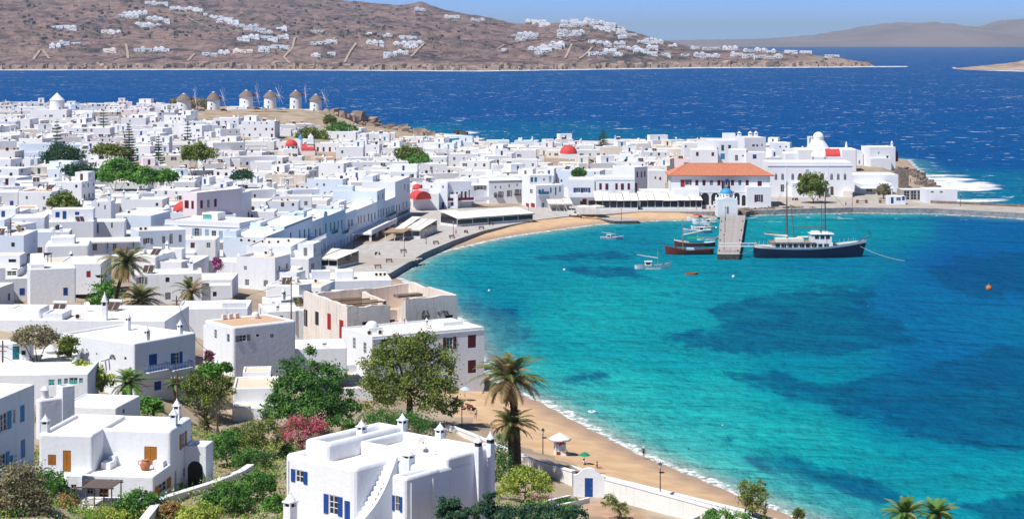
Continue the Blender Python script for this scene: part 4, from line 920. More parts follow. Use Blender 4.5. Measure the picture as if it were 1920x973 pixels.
j=MB();j.lathe((0,0,0),[(.28,0),(.42,.2),(.5,.5),(.42,.75),(.26,.9),(.32,1.0)],14);t=thing("clay_jar","terracotta jar with handles on the terrace before the ochre shutters","jar",oh.world(oh.along(262),1.5,fl-.08));j.build("body",["terracotta"],t,50)
for s in (-1,1):q=MB();q.path([(s*.3,0,.92),(s*.62,0,.85),(s*.66,0,.6),(s*.5,0,.5)],.045,6);q.build("handle",["terracotta"],t)
# --- pergola and its yard
pg=P(186,945,19.3);t=thing("pergola","dark wooden pergola with reed roof in the yard below the white house","pergola",(pg.x,pg.y,19.25),math.radians(-8))
for x in (-1.7,0,1.6):
 for y in (-1.2,1.2):b=MB();b.tube((x,y,0),(x,y,1.75),.07,.06);b.build("post",["wood"],t)
for y in (-1.2,1.2):b=MB();b.box(-1.9,1.8,y-.06,y+.06,1.75,1.86);b.build("beam",["wood"],t)
for i in range(22):b=MB()if i==0 else b;(b.box(-.045,.045,-1.6,1.6,1.86,1.92)if i==0 else None);o=(b.build("roof_slat",["greybrown"],t)if i==0 else put("roof_slat",o.data,t));o.location=(-1.0+.125*i,0,rnd.uniform(0,.03))
yd=MB();c=ground(190,945);n=0;slabm=MB();slabm.add([(-.5,-.42,0),(.42,-.5,0),(.52,.4,0),(-.4,.5,0),(-.44,-.36,.05),(.36,-.44,.05),(.46,.34,.05),(-.34,.44,.05)],[(4,5,6,7),(0,1,5,4),(1,2,6,5),(2,3,7,6),(3,0,4,7)])
yb=MB();yb.prism([(pg.x-2.6,pg.y-2.2),(pg.x+3.0,pg.y-3),(pg.x+3.4,pg.y+2.6),(pg.x-2.2,pg.y+3.0)],15.2,19.27,mtop=0);yard=struct(yb.build("yard",["white"]),label="whitewashed yard paved with grey flagstones");sm_=slabm.mesh("flagstone",["concrete"])
for i in range(6):
 for k in range(5):
  o=put("flagstone",sm_,yard,(pg.x-1.9+.9*i+rnd.uniform(-.1,.1),pg.y-1.9+.95*k+rnd.uniform(-.1,.1),19.272),rnd.uniform(0,6));o.scale=(rnd.uniform(.7,1),rnd.uniform(.6,1),1)
# --- lime-washed wall climbing past the house
def wall_run(name,label,pts,th=.5,m="beachwall",parent=None,coping=True,cat="wall",group=None):
 """a wall along world points (x, y, ztop) running down into the ground"""
 o=thing(name,label,cat,(0,0,0),0,group);b,c=MB(),MB()
 for p,q in zip(pts[:-1],pts[1:]):
  p,q=Vector(p),Vector(q);e=Vector((q.x-p.x,q.y-p.y,0)).normalized();n=Vector((-e.y,e.x,0))*th/2;d=Vector((0,0,1))
  for mb,k,lo,hi in ((b,1.,-6.,0.),(c,1.25,0.,.14))if coping else ((b,1.,-6.,0.),):
   vs=[p-n*k+d*lo,q-n*k+d*lo,q+n*k+d*lo,p+n*k+d*lo,p-n*k+d*hi,q-n*k+d*hi,q+n*k+d*hi,p+n*k+d*hi];mb.add([tuple(v)for v in vs],[(0,1,5,4),(1,2,6,5),(2,3,7,6),(3,0,4,7),(4,5,6,7),(3,2,1,0)])
 b.build("wall_body",[m],o)
 if coping:c.build("coping",["white"],o)
 return o
wall_run("garden_wall","whitewashed rubble wall climbing beside the house with ochre shutters",[P(262,985,22),P(300,936,20.5),P(345,922,19.6),P(400,905,18.6),P(452,884,17.8),P(470,872,17.2)],.6)
# --- left edge house with cyan shutters
lh=House("white_house","white house with bright blue shutters cut by the left edge of the photo","house",(-46.6,150.5,22.5),math.radians(-11),wall="white",detail=2)
lh.vol(-8,0,0,18.4,-3,7.3,par=.3,th=.3,r=.12,rt=.12,ops={'E':[(12.2,4.3,1.5,1.6,"w:cyan"),(15.9,4.4,.9,1.5,"s:cyan"),(14.3,4.6,.45,1.2,"o:cyan"),(16.0,1.2,.9,1.6,"s:cyan"),(13.7,1.3,.8,.6,"s:cyan"),(12.1,.9,1.2,1.5,"w:cyan"),(5,4.3,1.4,1.5,"w:cyan"),(5,1.2,1.4,1.5,"w:cyan")]})
lh.done(50)
# --- grey-blue side boxes and low white roofs behind it
h=PxHouse("white_house","small white house with rounded corners and a tapered drum chimney beside the blue-shuttered house",66,73,748,800,-52,2.6,d=188,detail=2);h.body(r=.3,par=.25)
h.vol(h.x0-.6,h.x1+.1,2.5,3.8,-1,h.h+1.0,par=.2,th=.2);c=MB();c.lathe((h.x0+.3,.9,h.h-.2),[(.42,0),(.38,.9),(.44,1.0),(.3,1.2),(.05,1.4)],12);h.part("drum_chimney",c,["white"],50);h.done(50)
h=PxHouse("white_house","long low white house with a flat roof behind the house with ochre shutters",112,218,762,782,-10,7.5,d=213,zb=14,detail=2);h.body([],r=.2,par=.12,E=[(232,766,774,4,"n")]);h.done(50)
h=PxHouse("white_house","low white house with a row of turquoise panes along its front",-60,165,702,742,4,9,d=232,zb=16,detail=2)
h.body([(97,711,723,13,"f:frame"),(112,710,722,8,"f:frame"),(124,709,721,7,"f:frame"),(138,708,721,17,"f:frame"),(152,708,719,7,"f:frame")],r=.12,par=.12)
for px_,w_ in ((97,13),(112,8),(124,7),(138,17),(152,7)):b=MB();q=h.o('S',px_,710,721,w_,"f");b.box(h.x0+q[0]-q[2]/2+.08,h.x0+q[0]+q[2]/2-.08,.06,.10,q[1]+.1,q[1]+q[3]-.12);h.part("turquoise_pane",b,["glass_teal"])
h.done(50)
h=PxHouse("white_house","white house with a belfry-shaped roof vent and a small hut on its flat roof",-40,138,682,712,6,12,d=250,zb=16.2,detail=2);h.body([(91,684,695,7,"o:frame"),(47,686,691,3,"n"),(65,685,689,3,"n")],r=.35,par=.12)
h.vol(h.x0-.2,h.x0+6.2,3,7,h.h-.3,h.h+2.2,par=.15,ops={'S':[(4.6,.4+h.h-.3,.9,1.8,"d:teal"),(5.6,1+h.h-.3,.6,.6,"n")]})
b=MB();cx=h.x1-4.2;b.prism([(cx-1.1,8.5),(cx+1.1,8.5),(cx+.5,9.1),(cx-.5,9.1)],h.h-.3,h.h+.4);b.lathe((cx,8.8,h.h+.3),[(.9,0),(.55,.6),(.28,1.2),(.12,1.7)],10);h.part("roof_vent",b,["white"],40);h.done(50)
# --- white house with blue balconies
h=PxHouse("white_house","white three-storey house with two blue balconies and arched windows behind the palm",116,252,634,745,-36,11.5,d=256,zb=11.5,detail=2)
E_=[(262,636,645,8,"s:blue"),(285,633,647,9,"w:blue"),(287,664,684,15,"s:blue"),(331,660,682,11,"w:blue"),(296,715,731,13,"s:blue")]
h.body([(177,634,641,6,"na"),(211,634,643,13,"oa"),(181,661,665,3,"na"),(211,664,675,13,"oa"),(235,668,674,5,"na")],r=.25,par=.3,E=E_)
for px_,y1_,w_ in ((289,694,38),(335,690,36)):
 u,v,ww_,hh_,_=h.o('E',px_,y1_-12,y1_,w_,"x");b=MB();b.box(h.x1,h.x1+1.0,u-ww_/2,u+ww_/2,v-.12,v);h.part("balcony_slab",b,["white"])
 b=MB();b.box(h.x1+.93,h.x1+.98,u-ww_/2,u+ww_/2,v+.85,v+.92)
 for s in (-1,1):b.box(h.x1,h.x1+.98,u+s*ww_/2-.03,u+s*ww_/2+.03,v+.85,v+.92)
 for i in range(14):yy=u-ww_/2+ww_*i/13;b.box(h.x1+.94,h.x1+.97,yy-.03,yy+.03,v,v+.85)
 h.part("balcony_rail",b,["blue"])
b=MB()
for k,(u,v)in enumerate(((1.6,5.9),(2.0,5.5),(8.8,5.4),(9.5,5.6))):b.xprism([(0,v),(-.9,v+.1),(-.9,v+.25),(0,v+.3)],h.x0+u,h.x0+u+.22)
h.part("water_spout",b,["white"]);h.chimney(h.x1-.8,3.0,h.h-.3,1.9,.6);h.chimney(h.x1-1.0,9.4,h.h-.3,1.9,.6);h.chimney(h.x0+4,8.6,h.h-.3,2.2,.6);h.done(50)
# --- mid slope
h=PxHouse("white_house","white house with rounded corners, a tan flat roof and air conditioners on its back edge",383,437,606,665,-52,11,d=283,zb=8.5,roof="rooftan",detail=2)
h.body([(404,618,635,5,"o:frame"),(428,626,641,5,"f:lightblue")],r=.4,par=.15,E=[(455,628,640,14,"w:grey"),(483,626,631,5,"n"),(510,625,633,8,"o:grey")]);h.vol(h.x0-1.6,h.x0+.2,.6,9,-1,h.h-1.0,par=.1,r=.3);h.done(50)
clutter(h,[("ac",h.x0+.8,3+1.1*i,h.h-.15,-1.2,f"air conditioner {w_} on the tan roof with rounded corners")for i,w_ in enumerate(("nearest the palm","in the middle of three","farthest from the palm"))])
c_=proto_copy("wtank",mk_tank("whitepaint",.6,1.0),h.world(h.x0+2.6,7.5,h.h-.15),0,"white water tank on the tan roof with rounded corners")
h=PxHouse("white_house","long white house with an arched blue fan window below the red dome",440,650,654,702,8,9,d=292,zb=9,detail=2);h.body([(485,678,682,5,"n")],r=.15,par=.3)
h.vol(h.x0-1.2,h.x0+4.6,-.5,6,-1,h.h-1.1,par=.14,r=.12,ops={'S':[(3.7,.9,1.75,2.1,"fa:lightblue")]});h.chimney(h.x1-3.4,1.6,h.h-.3,1.1,.7);h.done(50)
dm=h.world(h.x0+3.0,9.8,h.h-2.6);t=thing("chapel","small chapel half hidden behind the long roof, with only its red dome in view","chapel",dm,0);b=MB();b.lathe((0,0,-3),[(2.2,0),(2.2,2.6)],20);b.build("wall",["white"],t,50);b=MB();b.dome((0,0,-.4),2.25,22,7,sq=1.05);b.build("dome",["domered"],t,60)
clutter(h,[("solar",h.x0+7.5,3.2,h.h-.3,.3,"solar water heater with a blue-grey tank on the long roof beside the red dome"),("tank",h.x0+5.0,4.2,h.h-.3,0,"black water tank on the long roof beside the red dome")])
h=PxHouse("white_house","low white outbuilding with two stepped roofs left of the big feathery tree",437,522,727,790,6,9,d=262,zb=8,roof="roofcream",detail=2);h.body([],r=.15,par=.3);h.vol(h.x0,h.x0+4.6,-3,.2,-1,h.h-2.0,par=.15,r=.4,ops={'S':[(3.2,.2,1.6,1.6,"n")]});h.vol(h.x0+1,h.x0+5,9,14,-1,h.h+.6,par=.2);h.done(50)
h=PxHouse("white_house","low white building with a wide stained concrete terrace roof between the two big trees",596,700,728,760,16,14,d=292,zb=2.5,roof="roofcream",detail=2);h.body([],par=.12,r=.1);h.vol(h.x0-.4,h.x1,13.6,14.4,0,h.h+1.2,par=.1);h.done(50)
# --- white building with dark red shutters by the water
h=PxHouse("white_house","white two-storey building with crimson shutters standing at the edge of the beach",698,908,622,726,30,12,d=314,zb=1.4,detail=2)
h.body([(720,636,652,12,"s:maroon"),(843,632,655,13,"w:maroon"),(885,628,652,15,"s:maroon"),(885,675,699,15,"s:maroon"),(846,682,703,13,"s:maroon")],r=0,par=.3,W=[(664,633,654,5,"f:frame"),(684,642,662,6,"f:frame")])
b=MB();b.box(h.x0-.05,h.x1+.05,-.12,.02,h.h-.5,h.h-.4);h.part("cornice",b,["white"])
b=MB();b.box(h.x0+2,h.x0+4.6,5.5,8,h.h-.3,h.h+.5);b.lathe((h.x0+3.2,6.8,h.h+.5),[(1.1,0),(1.0,.5),(.6,.9),(.05,1.0)],14);h.part("tank_housing",b,["white"],40);b=MB();b.box(h.x1-5,h.x1-1.2,5.5,9.5,h.h-.3,h.h+.35);h.part("roof_hatch",b,["white"]);h.chimney(h.x0+14,7.5,h.h-.3,1.2,.45);h.done()
clutter(h,[("ac",h.x0+1.2,3.6,h.h-.3,0,"air conditioner at the left corner of the roof with crimson shutters below"),("ac",h.x0+3.0,3.2,h.h-.3,0,"air conditioner beside the tank housing on the roof with crimson shutters below"),("dish",h.x0+10.2,8.6,h.h-.3,.5,"satellite dish on the roof in front of the roofless ruin")])
# --- the roofless ruin
h=PxHouse("ruined_building","roofless ruined building with peeling plaster and red doors at the water's edge",651,858,563,640,30,19,cat="ruin",d=333,zb=3,wall="worn",detail=2);hz_=h.h
C=[(h.x0,0),(h.x1,0),(h.x1,19),(h.x0,19)];wt=.7;dw=h.x1-h.x0
def shell(A,B,z1a,z1b,ops,n=9,seed=1):
 rr=random.Random(seed);wall_face(h.wall,A,B,-1.2,min(z1a,z1b)-1.0,ops,t=.35)
 for q in ops:h.op(A,B,q)
 e=Vector((B[0]-A[0],B[1]-A[1]));L=e.length;e /= L;nn=Vector((e.y,-e.x));z=min(z1a,z1b)-1.0;top=[z1a+(z1b-z1a)*i/n+rr.uniform(-.28,.12)for i in range(n+1)]
 for i in range(n):
  a,b2=Vector(A)+e*L*i/n,Vector(A)+e*L*(i+1)/n;ai,bi=a-nn*wt,b2-nn*wt;ta,tb=top[i],top[i+1]
  h.wall.quad((*a,z),(*b2,z),(*b2,tb),(*a,ta));h.wall.quad((*a,ta),(*b2,tb),(*bi,tb),(*ai,ta));h.wall.quad((*bi,-1.2),(*ai,-1.2),(*ai,ta),(*bi,tb))
shell((h.x0,0),(h.x0+dw*.38,0),hz_-.3,hz_-.6,[h.o('S',685,603,614,12,"n")],7,2)
shell((h.x0+dw*.38,3.2),(h.x0+dw*.52,3.2),hz_-1.6,hz_-2.2,[(1.6,hz_-6,1.9,2.2,"n")],4,3)
shell((h.x0+dw*.52,0),C[1],hz_+.4,hz_+.2,[(dw*.40,hz_-4.4,1.6,1.1,"n")],9,4)
shell(C[1],C[2],hz_+.2,hz_+.5,[],9,5);shell(C[2],C[3],hz_+.2,hz_-.3,[],11,6)
shell(C[3],C[0],hz_+.3,hz_-.2,[h.o('W',573,580,612,7,"n"),h.o('W',594,584,610,7,"n"),h.o('W',617,588,618,7,"s:red"),h.o('W',640,600,635,8,"s:red")],10,7)
shell((h.x0+dw*.38,0),(h.x0+dw*.38,3.2),hz_-.6,hz_-1.6,[],3,8);shell((h.x0+dw*.52,3.2),(h.x0+dw*.52,0),hz_-2,hz_+.3,[],3,9);shell((h.x0+dw*.55,9),(h.x0+dw*.55,18),hz_-1.2,hz_-.6,[],4,10)
h.roof.quad((h.x0+.7,.7,hz_-4.2),(h.x1-.7,.7,hz_-4.2),(h.x1-.7,18.3,hz_-4.2),(h.x0+.7,18.3,hz_-4.2));h.rm="rooftan";h.done()
rr=random.Random(4)
for i in range(7):
 b=MB();y=2.5+2.2*i;b.box(h.x0+.8,h.x0+dw*rr.uniform(.4,.55),y,y+.22,hz_-1.5,hz_-1.25,mx=Matrix.Rotation(rr.uniform(-.06,.06),4,'Z'));h.part("fallen_beam" if i%3==0 else "roof_beam",b,["wood" if i%2 else "palewood"])
b=MB()
for i in range(26):x,y,s=h.x0+dw*rr.uniform(.1,.9),rr.uniform(2,17),rr.uniform(.3,.9);b.box(-s,s,-s*.5,s*.5,-.2,s*.5,mx=Matrix.Translation((x,y,hz_-4.1))@ Matrix.Rotation(rr.uniform(0,3),4,'Z')@ Matrix.Rotation(rr.uniform(-.4,.4),4,'X'))
struct(h.part("rubble",b,["stone"]),'stuff')
for x,z,w_,h_ in ((dw*.70,hz_-3.6,1.5,3.2),(dw*.86,hz_-2.9,2.4,.9)):
 b=MB()
 for i in range(int(w_*h_*9)):
  u,v=rr.uniform(-w_/2,w_/2),rr.uniform(-h_/2,h_/2)
  if (u/w_*2)**2+(v/h_*2)**2<1:s=rr.uniform(.1,.22);b.box(h.x0+x+u-s,h.x0+x+u+s,-.05,.04,z+v-s*.6,z+v+s*.6)
 struct(h.part("exposed_stone",b,["umber"]),'stuff')
b=MB();b.box(h.x1-8,h.x1-3,8,10,hz_-.8,hz_-.3);b.box(h.x1-8,h.x1-4,4,5.2,hz_-1.2,hz_-.5);h.part("tank_base",b,["stone"])
# --- white houses between the ruin and the promenade
h=PxHouse("white_house","tall white house with a railed balcony left of the roofless ruin",491,527,560,640,-48,11,d=362,zb=3.5,detail=2);h.body([(513,566,580,6,"o:lightblue")],r=.1,par=.4,E=[(545,592,600,4,"n")])
b=MB();b.box(h.x0-.1,h.x1,-1.2,0,3.1,3.3);h.part("balcony_slab",b,["skyblue"]);h.vol(h.x0+1,h.x0+4,6,9,h.h-.3,h.h+2.2,par=.3);h.chimney(h.x1-.6,1.0,h.h-.3,2.2,.6);h.done()
clutter(h,[("tank",h.x1-2.2,8.6,h.h-.4,0,"black water tank, left of a pair behind the utility pole"),("tank",h.x1-.9,9.2,h.h-.4,0,"black water tank, right of a pair behind the utility pole")])
h=PxHouse("white_house","long low white house with a stepped parapet at the end of the quay wall",586,735,526,560,9,14,d=392,zb=1.5,detail=2);h.body([],r=.1,par=.4);h.vol(h.x0+5.2,h.x0+9.0,5,8.4,h.h-.4,h.h+1.5,par=.2,r=.3);h.vol(h.x0,h.x0+3.8,2,5,h.h-.4,h.h+1.8,par=.3);h.done(50)
clutter(h,[("ac",h.x1-2.4+.9*i,9.5,h.h-.4,0,f"air conditioner {w_} on the long low roof by the quay wall")for i,w_ in enumerate(("furthest left","in the middle","nearest the water"))])
h=PxHouse("white_house","white cube house with one blue shuttered window and a brick pediment on its roof",55,142,503,577,17,9,d=330,detail=2);h.body([(123,539,554,9,"s:blue")],r=.2,par=.25,W=[(44,537,549,4,"o:grey"),(39,541,548,3,"n")]);b=MB();b.xprism([(1,h.h-.3),(5.5,h.h-.3),(5.5,h.h+.4),(3.2,h.h+2.4),(1,h.h+.6)],h.x0+.3,h.x0+2.6);h.part("roof_gable",b,["white"]);h.done(50)
h=PxHouse("white_house","white house with a coral red shuttered window behind the palms",108,190,494,540,3,12,d=352,detail=2);h.body([(166,508,520,8,"s:red")],r=.15,par=.2);h.done(50)
h=PxHouse("white_house","white house with a dark glazed bay beside the black pergola at the left edge",-60,33,506,572,2,10,d=346,detail=2);h.body([(7,540,562,7,"g:grey"),(24,543,548,4,"n"),(22,502+6,517,18,"o:teal")],r=.1,par=.2);h.vol(h.x1-6.5,h.x1-.5,4,9,h.h-.3,h.h+2.2,par=.2,ops={'S':[(4.6,h.h+.9,1.4,.6,"n")]});h.done(50)
clutter(h,[("solar",h.x1-7.5,3.0,h.h-.2,.1,"solar water heater with brown panels on the roof at the left edge of the town")])
pgp=h.world(h.x1+2.6,6.5,h.h-.4);t=thing("pergola","black metal pergola on a roof at the left of the town","pergola",pgp,0)
for x in (-1.9,1.9):
 for y in (-1.3,1.3):b=MB();b.tube((x,y,-1.6),(x,y,2.5),.07);b.build("post",["blackmetal"],t)
for i in range(9):b=MB();b.box(-2.1,2.1,-1.5+.36*i,-1.4+.36*i,2.5,2.62);b.build("roof_slat",["blackmetal"],t)
h=PxHouse("white_house","low white house with rounded corners and an arched niche wall above the coral window",84,168,458,494,10,9,d=392,detail=2);h.body([(119,462,470,5,"n")],r=.6,par=.3);h.vol(h.x0+1,h.x0+6,3,7,h.h-.3,h.h+1.3,par=.3,r=.3);h.done(50)
h=PxHouse("white_house","long white house with bright blue veranda posts behind the tallest palm",140,262,452,476,10,8,d=408,detail=2);h.body([(178,457,470,9,"g:grey"),(215,456,470,8,"g:grey")],par=.15)
for px_ in (168,202,250):q=h.o('S',px_,454,474,2,"n");b=MB();b.box(h.x0+q[0]-.12,h.x0+q[0]+.12,-.5,-.26,0,h.h-.3);h.part("post",b,["cyan"])
b=MB();b.box(h.x0-.3,h.x1+.2,-.9,-.002,h.h-.3,h.h-.05);h.part("veranda_roof",b,["roofwhite"]);h.done()
h=PxHouse("white_house","plain white house with an air conditioner on its blank wall below two utility poles",18,84,408,470,8,9,d=422,detail=2);h.body([(45,414,420,5,"o:frame")],par=.2,r=.12);h.vol(h.x0-2.5,h.x0+3.6,-2.5,.2,-1,h.h-3,par=.2,ops={'S':[(3.4,.5,.9,1.5,"s:blue")]});h.done(50)
h=PxHouse("white_house","white house with a roof terrace, three blue windows under a reed canopy",82,175,416,444,8,11,d=436,detail=2);h.body([(88,428,440,6,"s:blue"),(98,430,440,4,"n")],par=.3);h.vol(h.x0+1.4,h.x1-.3,3.5,9,h.h-.3,h.h+2.6,par=.1,ops={'S':[(1.4,h.h+.7,1.0,1.3,"s:blue"),(3.0,h.h+.3,.9,1.9,"d:blue"),(5.9,h.h+.8,1.0,1.2,"s:blue")]});h.done()
clutter(h,[("solar",h.x1-3.2,1.6,h.h-.3,.35,"solar water heater with dark red panels in front of the blue roof windows")])
h=PxHouse("white_house","white roof house with a narrow bright blue door and a blue square window",163,233,416,440,8,8,d=447,detail=2);h.body([(183,420,437,4,"d:cyan"),(210,418,428,4,"o:grey"),(221,416,426,8,"s:blue")],par=.15);h.done()
h=PxHouse("white_house","tall narrow white house with two slim windows above the blue roof windows",172,208,378,412,4,8,d=468,detail=2);h.body([(185,381,388,3,"o:grey"),(197,385,393,3,"o:grey")],par=.2);h.chimney(h.x1-.5,.5,h.h-.2,2.6,.8);h.done()
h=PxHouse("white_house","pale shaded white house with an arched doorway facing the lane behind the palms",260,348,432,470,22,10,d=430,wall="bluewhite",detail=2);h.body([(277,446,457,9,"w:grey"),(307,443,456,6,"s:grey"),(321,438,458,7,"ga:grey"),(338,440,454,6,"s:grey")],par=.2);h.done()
clutter(h,[("ac",h.x0+1.2+1.1*i,3.5,h.h-.2,0,f"large air conditioner {w_} of the pair above the arched doorway")for i,w_ in enumerate(("on the left","on the right"))])
h=PxHouse("white_house","neoclassical white house with pale blue shutters and a blue railed side balcony",309,449,415,470,-21,13,d=476,detail=2,wall="white")
sk=[(369,428,446,9,"w:lightblue"),(388,430,449,8,"s:lightblue"),(401,432,450,9,"o:lightblue"),(414,433,450,8,"s:lightblue"),(431,434,453,8,"s:lightblue")]
h.body(sk,par=.4,E=[(459,437,448,6,"s:teal"),(468,436,446,5,"s:lightblue"),(478,432,446,6,"s:teal")]);b=MB();b.box(h.x0-.15,h.x1+.15,-.15,h.D+.15,h.h-1.3,h.h-1.1);h.part("cornice",b,["bluewhite"])
b=MB();b.box(h.x0-.06,h.x0+.5,-.06,.3,0,h.h-1.3);b.box(h.x1-.5,h.x1+.06,-.06,.3,0,h.h-1.3);h.part("pilaster",b,["white"]);u,v,ww_,hh_,_=h.o('S',400,449,452,42,"x");b=MB();b.box(h.x0+u-ww_/2,h.x0+u+ww_/2,-1.1,-.002,v-.2,v);h.part("balcony_slab",b,["white"])
b=MB();b.box(h.x0+u-ww_/2,h.x0+u+ww_/2,-1.08,-1.0,v+.7,v+.8)
for i in range(15):xx=h.x0+u-ww_/2+ww_*i/14;b.box(xx-.04,xx+.04,-1.07,-1.01,v,v+.7)
h.part("balustrade",b,["white"]);b=MB();b.box(h.x1+.002,h.x1+1.0,2,11.5,v-.25,v-.1);b.box(h.x1+.94,h.x1+1.0,2,11.5,v+.7,v+.76)
for i in range(20):yy=2+9.5*i/19;b.box(h.x1+.95,h.x1+.99,yy-.02,yy+.02,v-.1,v+.7)
h.part("balcony_rail",b,["teal"]);h.vol(h.x0+7.5,h.x0+12,6,10,h.h-.4,h.h+1.6,par=.1,ops={'S':[(1.5,h.h-.1,2.6,1.2,"t")]});h.done()
h=PxHouse("white_house","pinkish white house with tall crimson shutters beside the red dome",343,369,361,402,-30,12,d=508,wall="pinkwhite",detail=2);h.body([(350,376,391,8,"s:maroon"),(361,377,392,5,"s:maroon")],par=.2,E=[(378,376,391,5,"s:maroon"),(391,374,390,5,"o:maroon"),(404,373,388,5,"s:maroon"),(426,372,388,5,"s:maroon")]);h.D;h.vol(h.x1-6,h.x1-.1,h.D-.1,h.D+8,-1,h.h-.1,par=.2);h.done()
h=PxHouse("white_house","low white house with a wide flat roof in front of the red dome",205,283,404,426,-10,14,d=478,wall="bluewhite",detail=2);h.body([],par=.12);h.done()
clutter(h,[("ac",h.x0+3,6,h.h-.1,.4,"tilted air conditioner on the wide roof left of the red dome")])
h=PxHouse("white_house","white cube house with a small square window beside the magenta bougainvillea",434,520,490,560,-8,10,d=402,detail=2);h.body([(472,504,513,7,"n")],r=.3,par=.2);h.vol(h.x1-.1,h.x1+3.4,1,9,-1,h.h-2,par=.2,r=.3);h.vol(h.x0-6,h.x0+.1,2.5,9.6,-1,h.h-.4,par=.3,r=.15);h.chimney(h.x0+1.5,.6,h.h-.2,1.6,.55);h.done(50)
clutter(h,[("ac",h.x1-2.6+1.2*i,1.6,h.h-.2,0,f"tall air conditioner {w_} of three on the cube roof near the bougainvillea")for i,w_ in enumerate(("on the left","in the middle","on the right"))])
h=PxHouse("white_house","low white house with a boxy stair head on its flat roof left of the bougainvillea",290,362,494,560,-4,15,d=392,detail=2);h.body([],r=.2,par=.2);h.vol(h.x0+.2,h.x0+4.0,7,10.5,h.h-.3,h.h+2.2,par=.1);h.done(50)
h=PxHouse("white_house","white house with a pale terrace roof and shaded wall under the short palm",318,436,524,592,2,10,d=368,detail=2);h.body([(288,520,530,7,"n")],r=.12,par=.2);h.vol(h.x0-6.2,h.x0+.05,1,7,-1,h.h+.6,par=.2,ops={'S':[(4.0,h.h-2,1.0,1.4,"o:grey")]});h.done(50)
h=PxHouse("white_house","white house with a long parapet and air conditioners behind the utility pole",332,465,578,640,4,10,d=316,zb=9,detail=2);h.body([],r=.15,par=.25,W=[(306,592,604,4,"o:grey")]);h.vol(h.x0+7.5,h.x1-.4,.4,1.1,h.h-.3,h.h+.8,par=.1);h.done(50)
clutter(h,[("ac",h.x1-3.2+1.5*i,3.2,h.h-.2,0,f"big air conditioner {w_} of two above the tan roof with rounded corners")for i,w_ in enumerate(("on the left","on the right"))])
h=PxHouse("white_house","long white house with low parapets and one tall square chimney on the slope",-70,310,600,640,-3,16,d=282,zb=13.5,sink=3,detail=2);h.body([],r=.15,par=.25);h.chimney(h.x1-9.8,2.0,h.h-.3,3.6,.75);h.vol(h.x0+6,h.x0+11,3,8,h.h-.3,h.h+1.2,par=.2,r=.3);h.vol(h.x0+12,h.x0+15,1,6,h.h-.3,h.h+.8,par=.2);h.done(50)
clutter(h,[("solar",h.x0+12.0,9.5,h.h-.2,.0,"solar water heater with pink-brown panels on the long roof below the white cube house"),("ac",h.x0+17,2.5,h.h-.2,.3,"air conditioner left of the tall square chimney"),("dish",h.x0+16,11,h.h-.2,0,"satellite dish on the long roof below the white cube house"),("solar",h.x0+20,12,h.h-.2,-.2,"solar water heater with a white tank left of the tall palms")])
# --- terrace wall block behind the waterfront row's front
h=PxHouse("white_house","plain white block with rooftop machinery behind the covered restaurant",462,545,462,512,-6,18,d=432,detail=2);h.body([],par=.3);h.done()
for i in range(7):p=h.world(h.x0-4+1.9*i,10+rnd.uniform(-2,2),h.h-.3);proto_copy("ac",mk_ac,p,h.rz+rnd.uniform(-.3,.3),f"air conditioner {('first', 'second', 'third', 'fourth', 'fifth', 'sixth', 'last')[i]} from the left in the crowded row behind the magenta bougainvillea","air conditioners crowded on one roof")
# ------------------------------------------------------------------ promenade, quay, jetty
def pxpoly(pts,z):return [tuple(P(x,y,z)[:2])for x,y in pts]
def ccw(p):return p if sum(a[0]*b[1]-b[0]*a[1]for a,b in zip(p,p[1:]+p[:1]))>0 else p[::-1]
def slab(name,pts,z0,z1,mside,mtop,label=None,world=False):
 b=MB();b.prism(ccw(pts if world else pxpoly(pts,z1)),z0,z1,0,1);return struct(b.build(name,[mside,mtop]),label=label)
PZ=1.7
slab("promenade",[(640,552),(700,519),(732,512),(795,474),(850,451),(905,433),(960,421),(1010,412),(1060,406),(1135,402),(1200,397),(1346,397),(1346,388),(1300,384),(1060,386),(830,392),(770,392),(650,436),(560,480),(545,548)],-2,PZ,"quaywall","paving","grey paved promenade along the curved harbour front")
pale=slab("paving_patch",[(590,507),(680,494),(708,480),(655,470)],1.65,PZ+.004,"paving","quay")
sl_=MB();sl_.box(-1.45,1.45,-.95,.95,0,.012);slm=sl_.mesh("paving_slab",["quay"])
for i in range(9):
 for k in range(8):put("paving_slab",slm,pale,(P(640,498,PZ).x-11+2.95*i+k*.9,P(640,498,PZ).y+1.0+2.05*k,PZ+.005),.12)
qf=[tuple(P(x,y)[:2])for x,y in [(1462,402.5),(1600,399),(1760,401),(1920,410),(2150,424)]]
slab("quay",qf+pxpoly([(2150,400),(1920,387),(1800,381),(1745,380),(1738,352),(1600,362),(1440,366),(1395,386),(1400,394)],PZ),-3,PZ,"quaywall","quay","wide pale stone quay running out to the breakwater",True)
b=MB()
for (x0,y0),(x1,y1)in zip(qf[:-1],qf[1:]):
 e=Vector((x1-x0,y1-y0,0));L=e.length;e /= L;n=Vector((-e.y,e.x,0));a=Vector((x0,y0,0));c=[a-n*.05,a+e*L-n*.05,a+e*L+n*1.1,a+n*1.1];b.add([(*p[:2],PZ)for p in c]+[(*p[:2],PZ+.14)for p in c],[(0,1,5,4),(1,2,6,5),(2,3,7,6),(3,0,4,7),(4,5,6,7)])
struct(b.build("quay_kerb",["concrete"]))
slab("landing_pier",[(1118,409),(1152,414.5),(1198,414),(1198,410.5),(1140,405)],-2,1.0,"wetstone","concrete","small concrete landing pier on the harbour beach")
slab("beach_path",[(790,773),(849,787),(887,805),(940,828),(1007,851),(1074,874),(1130,892),(1400,957),(1490,985),(1480,1000),(1400,975),(1130,906),(1060,884),(1000,862),(940,838),(880,812),(780,785)],.3,1.72,"white","paving","grey paved path between the beach and the white wall")
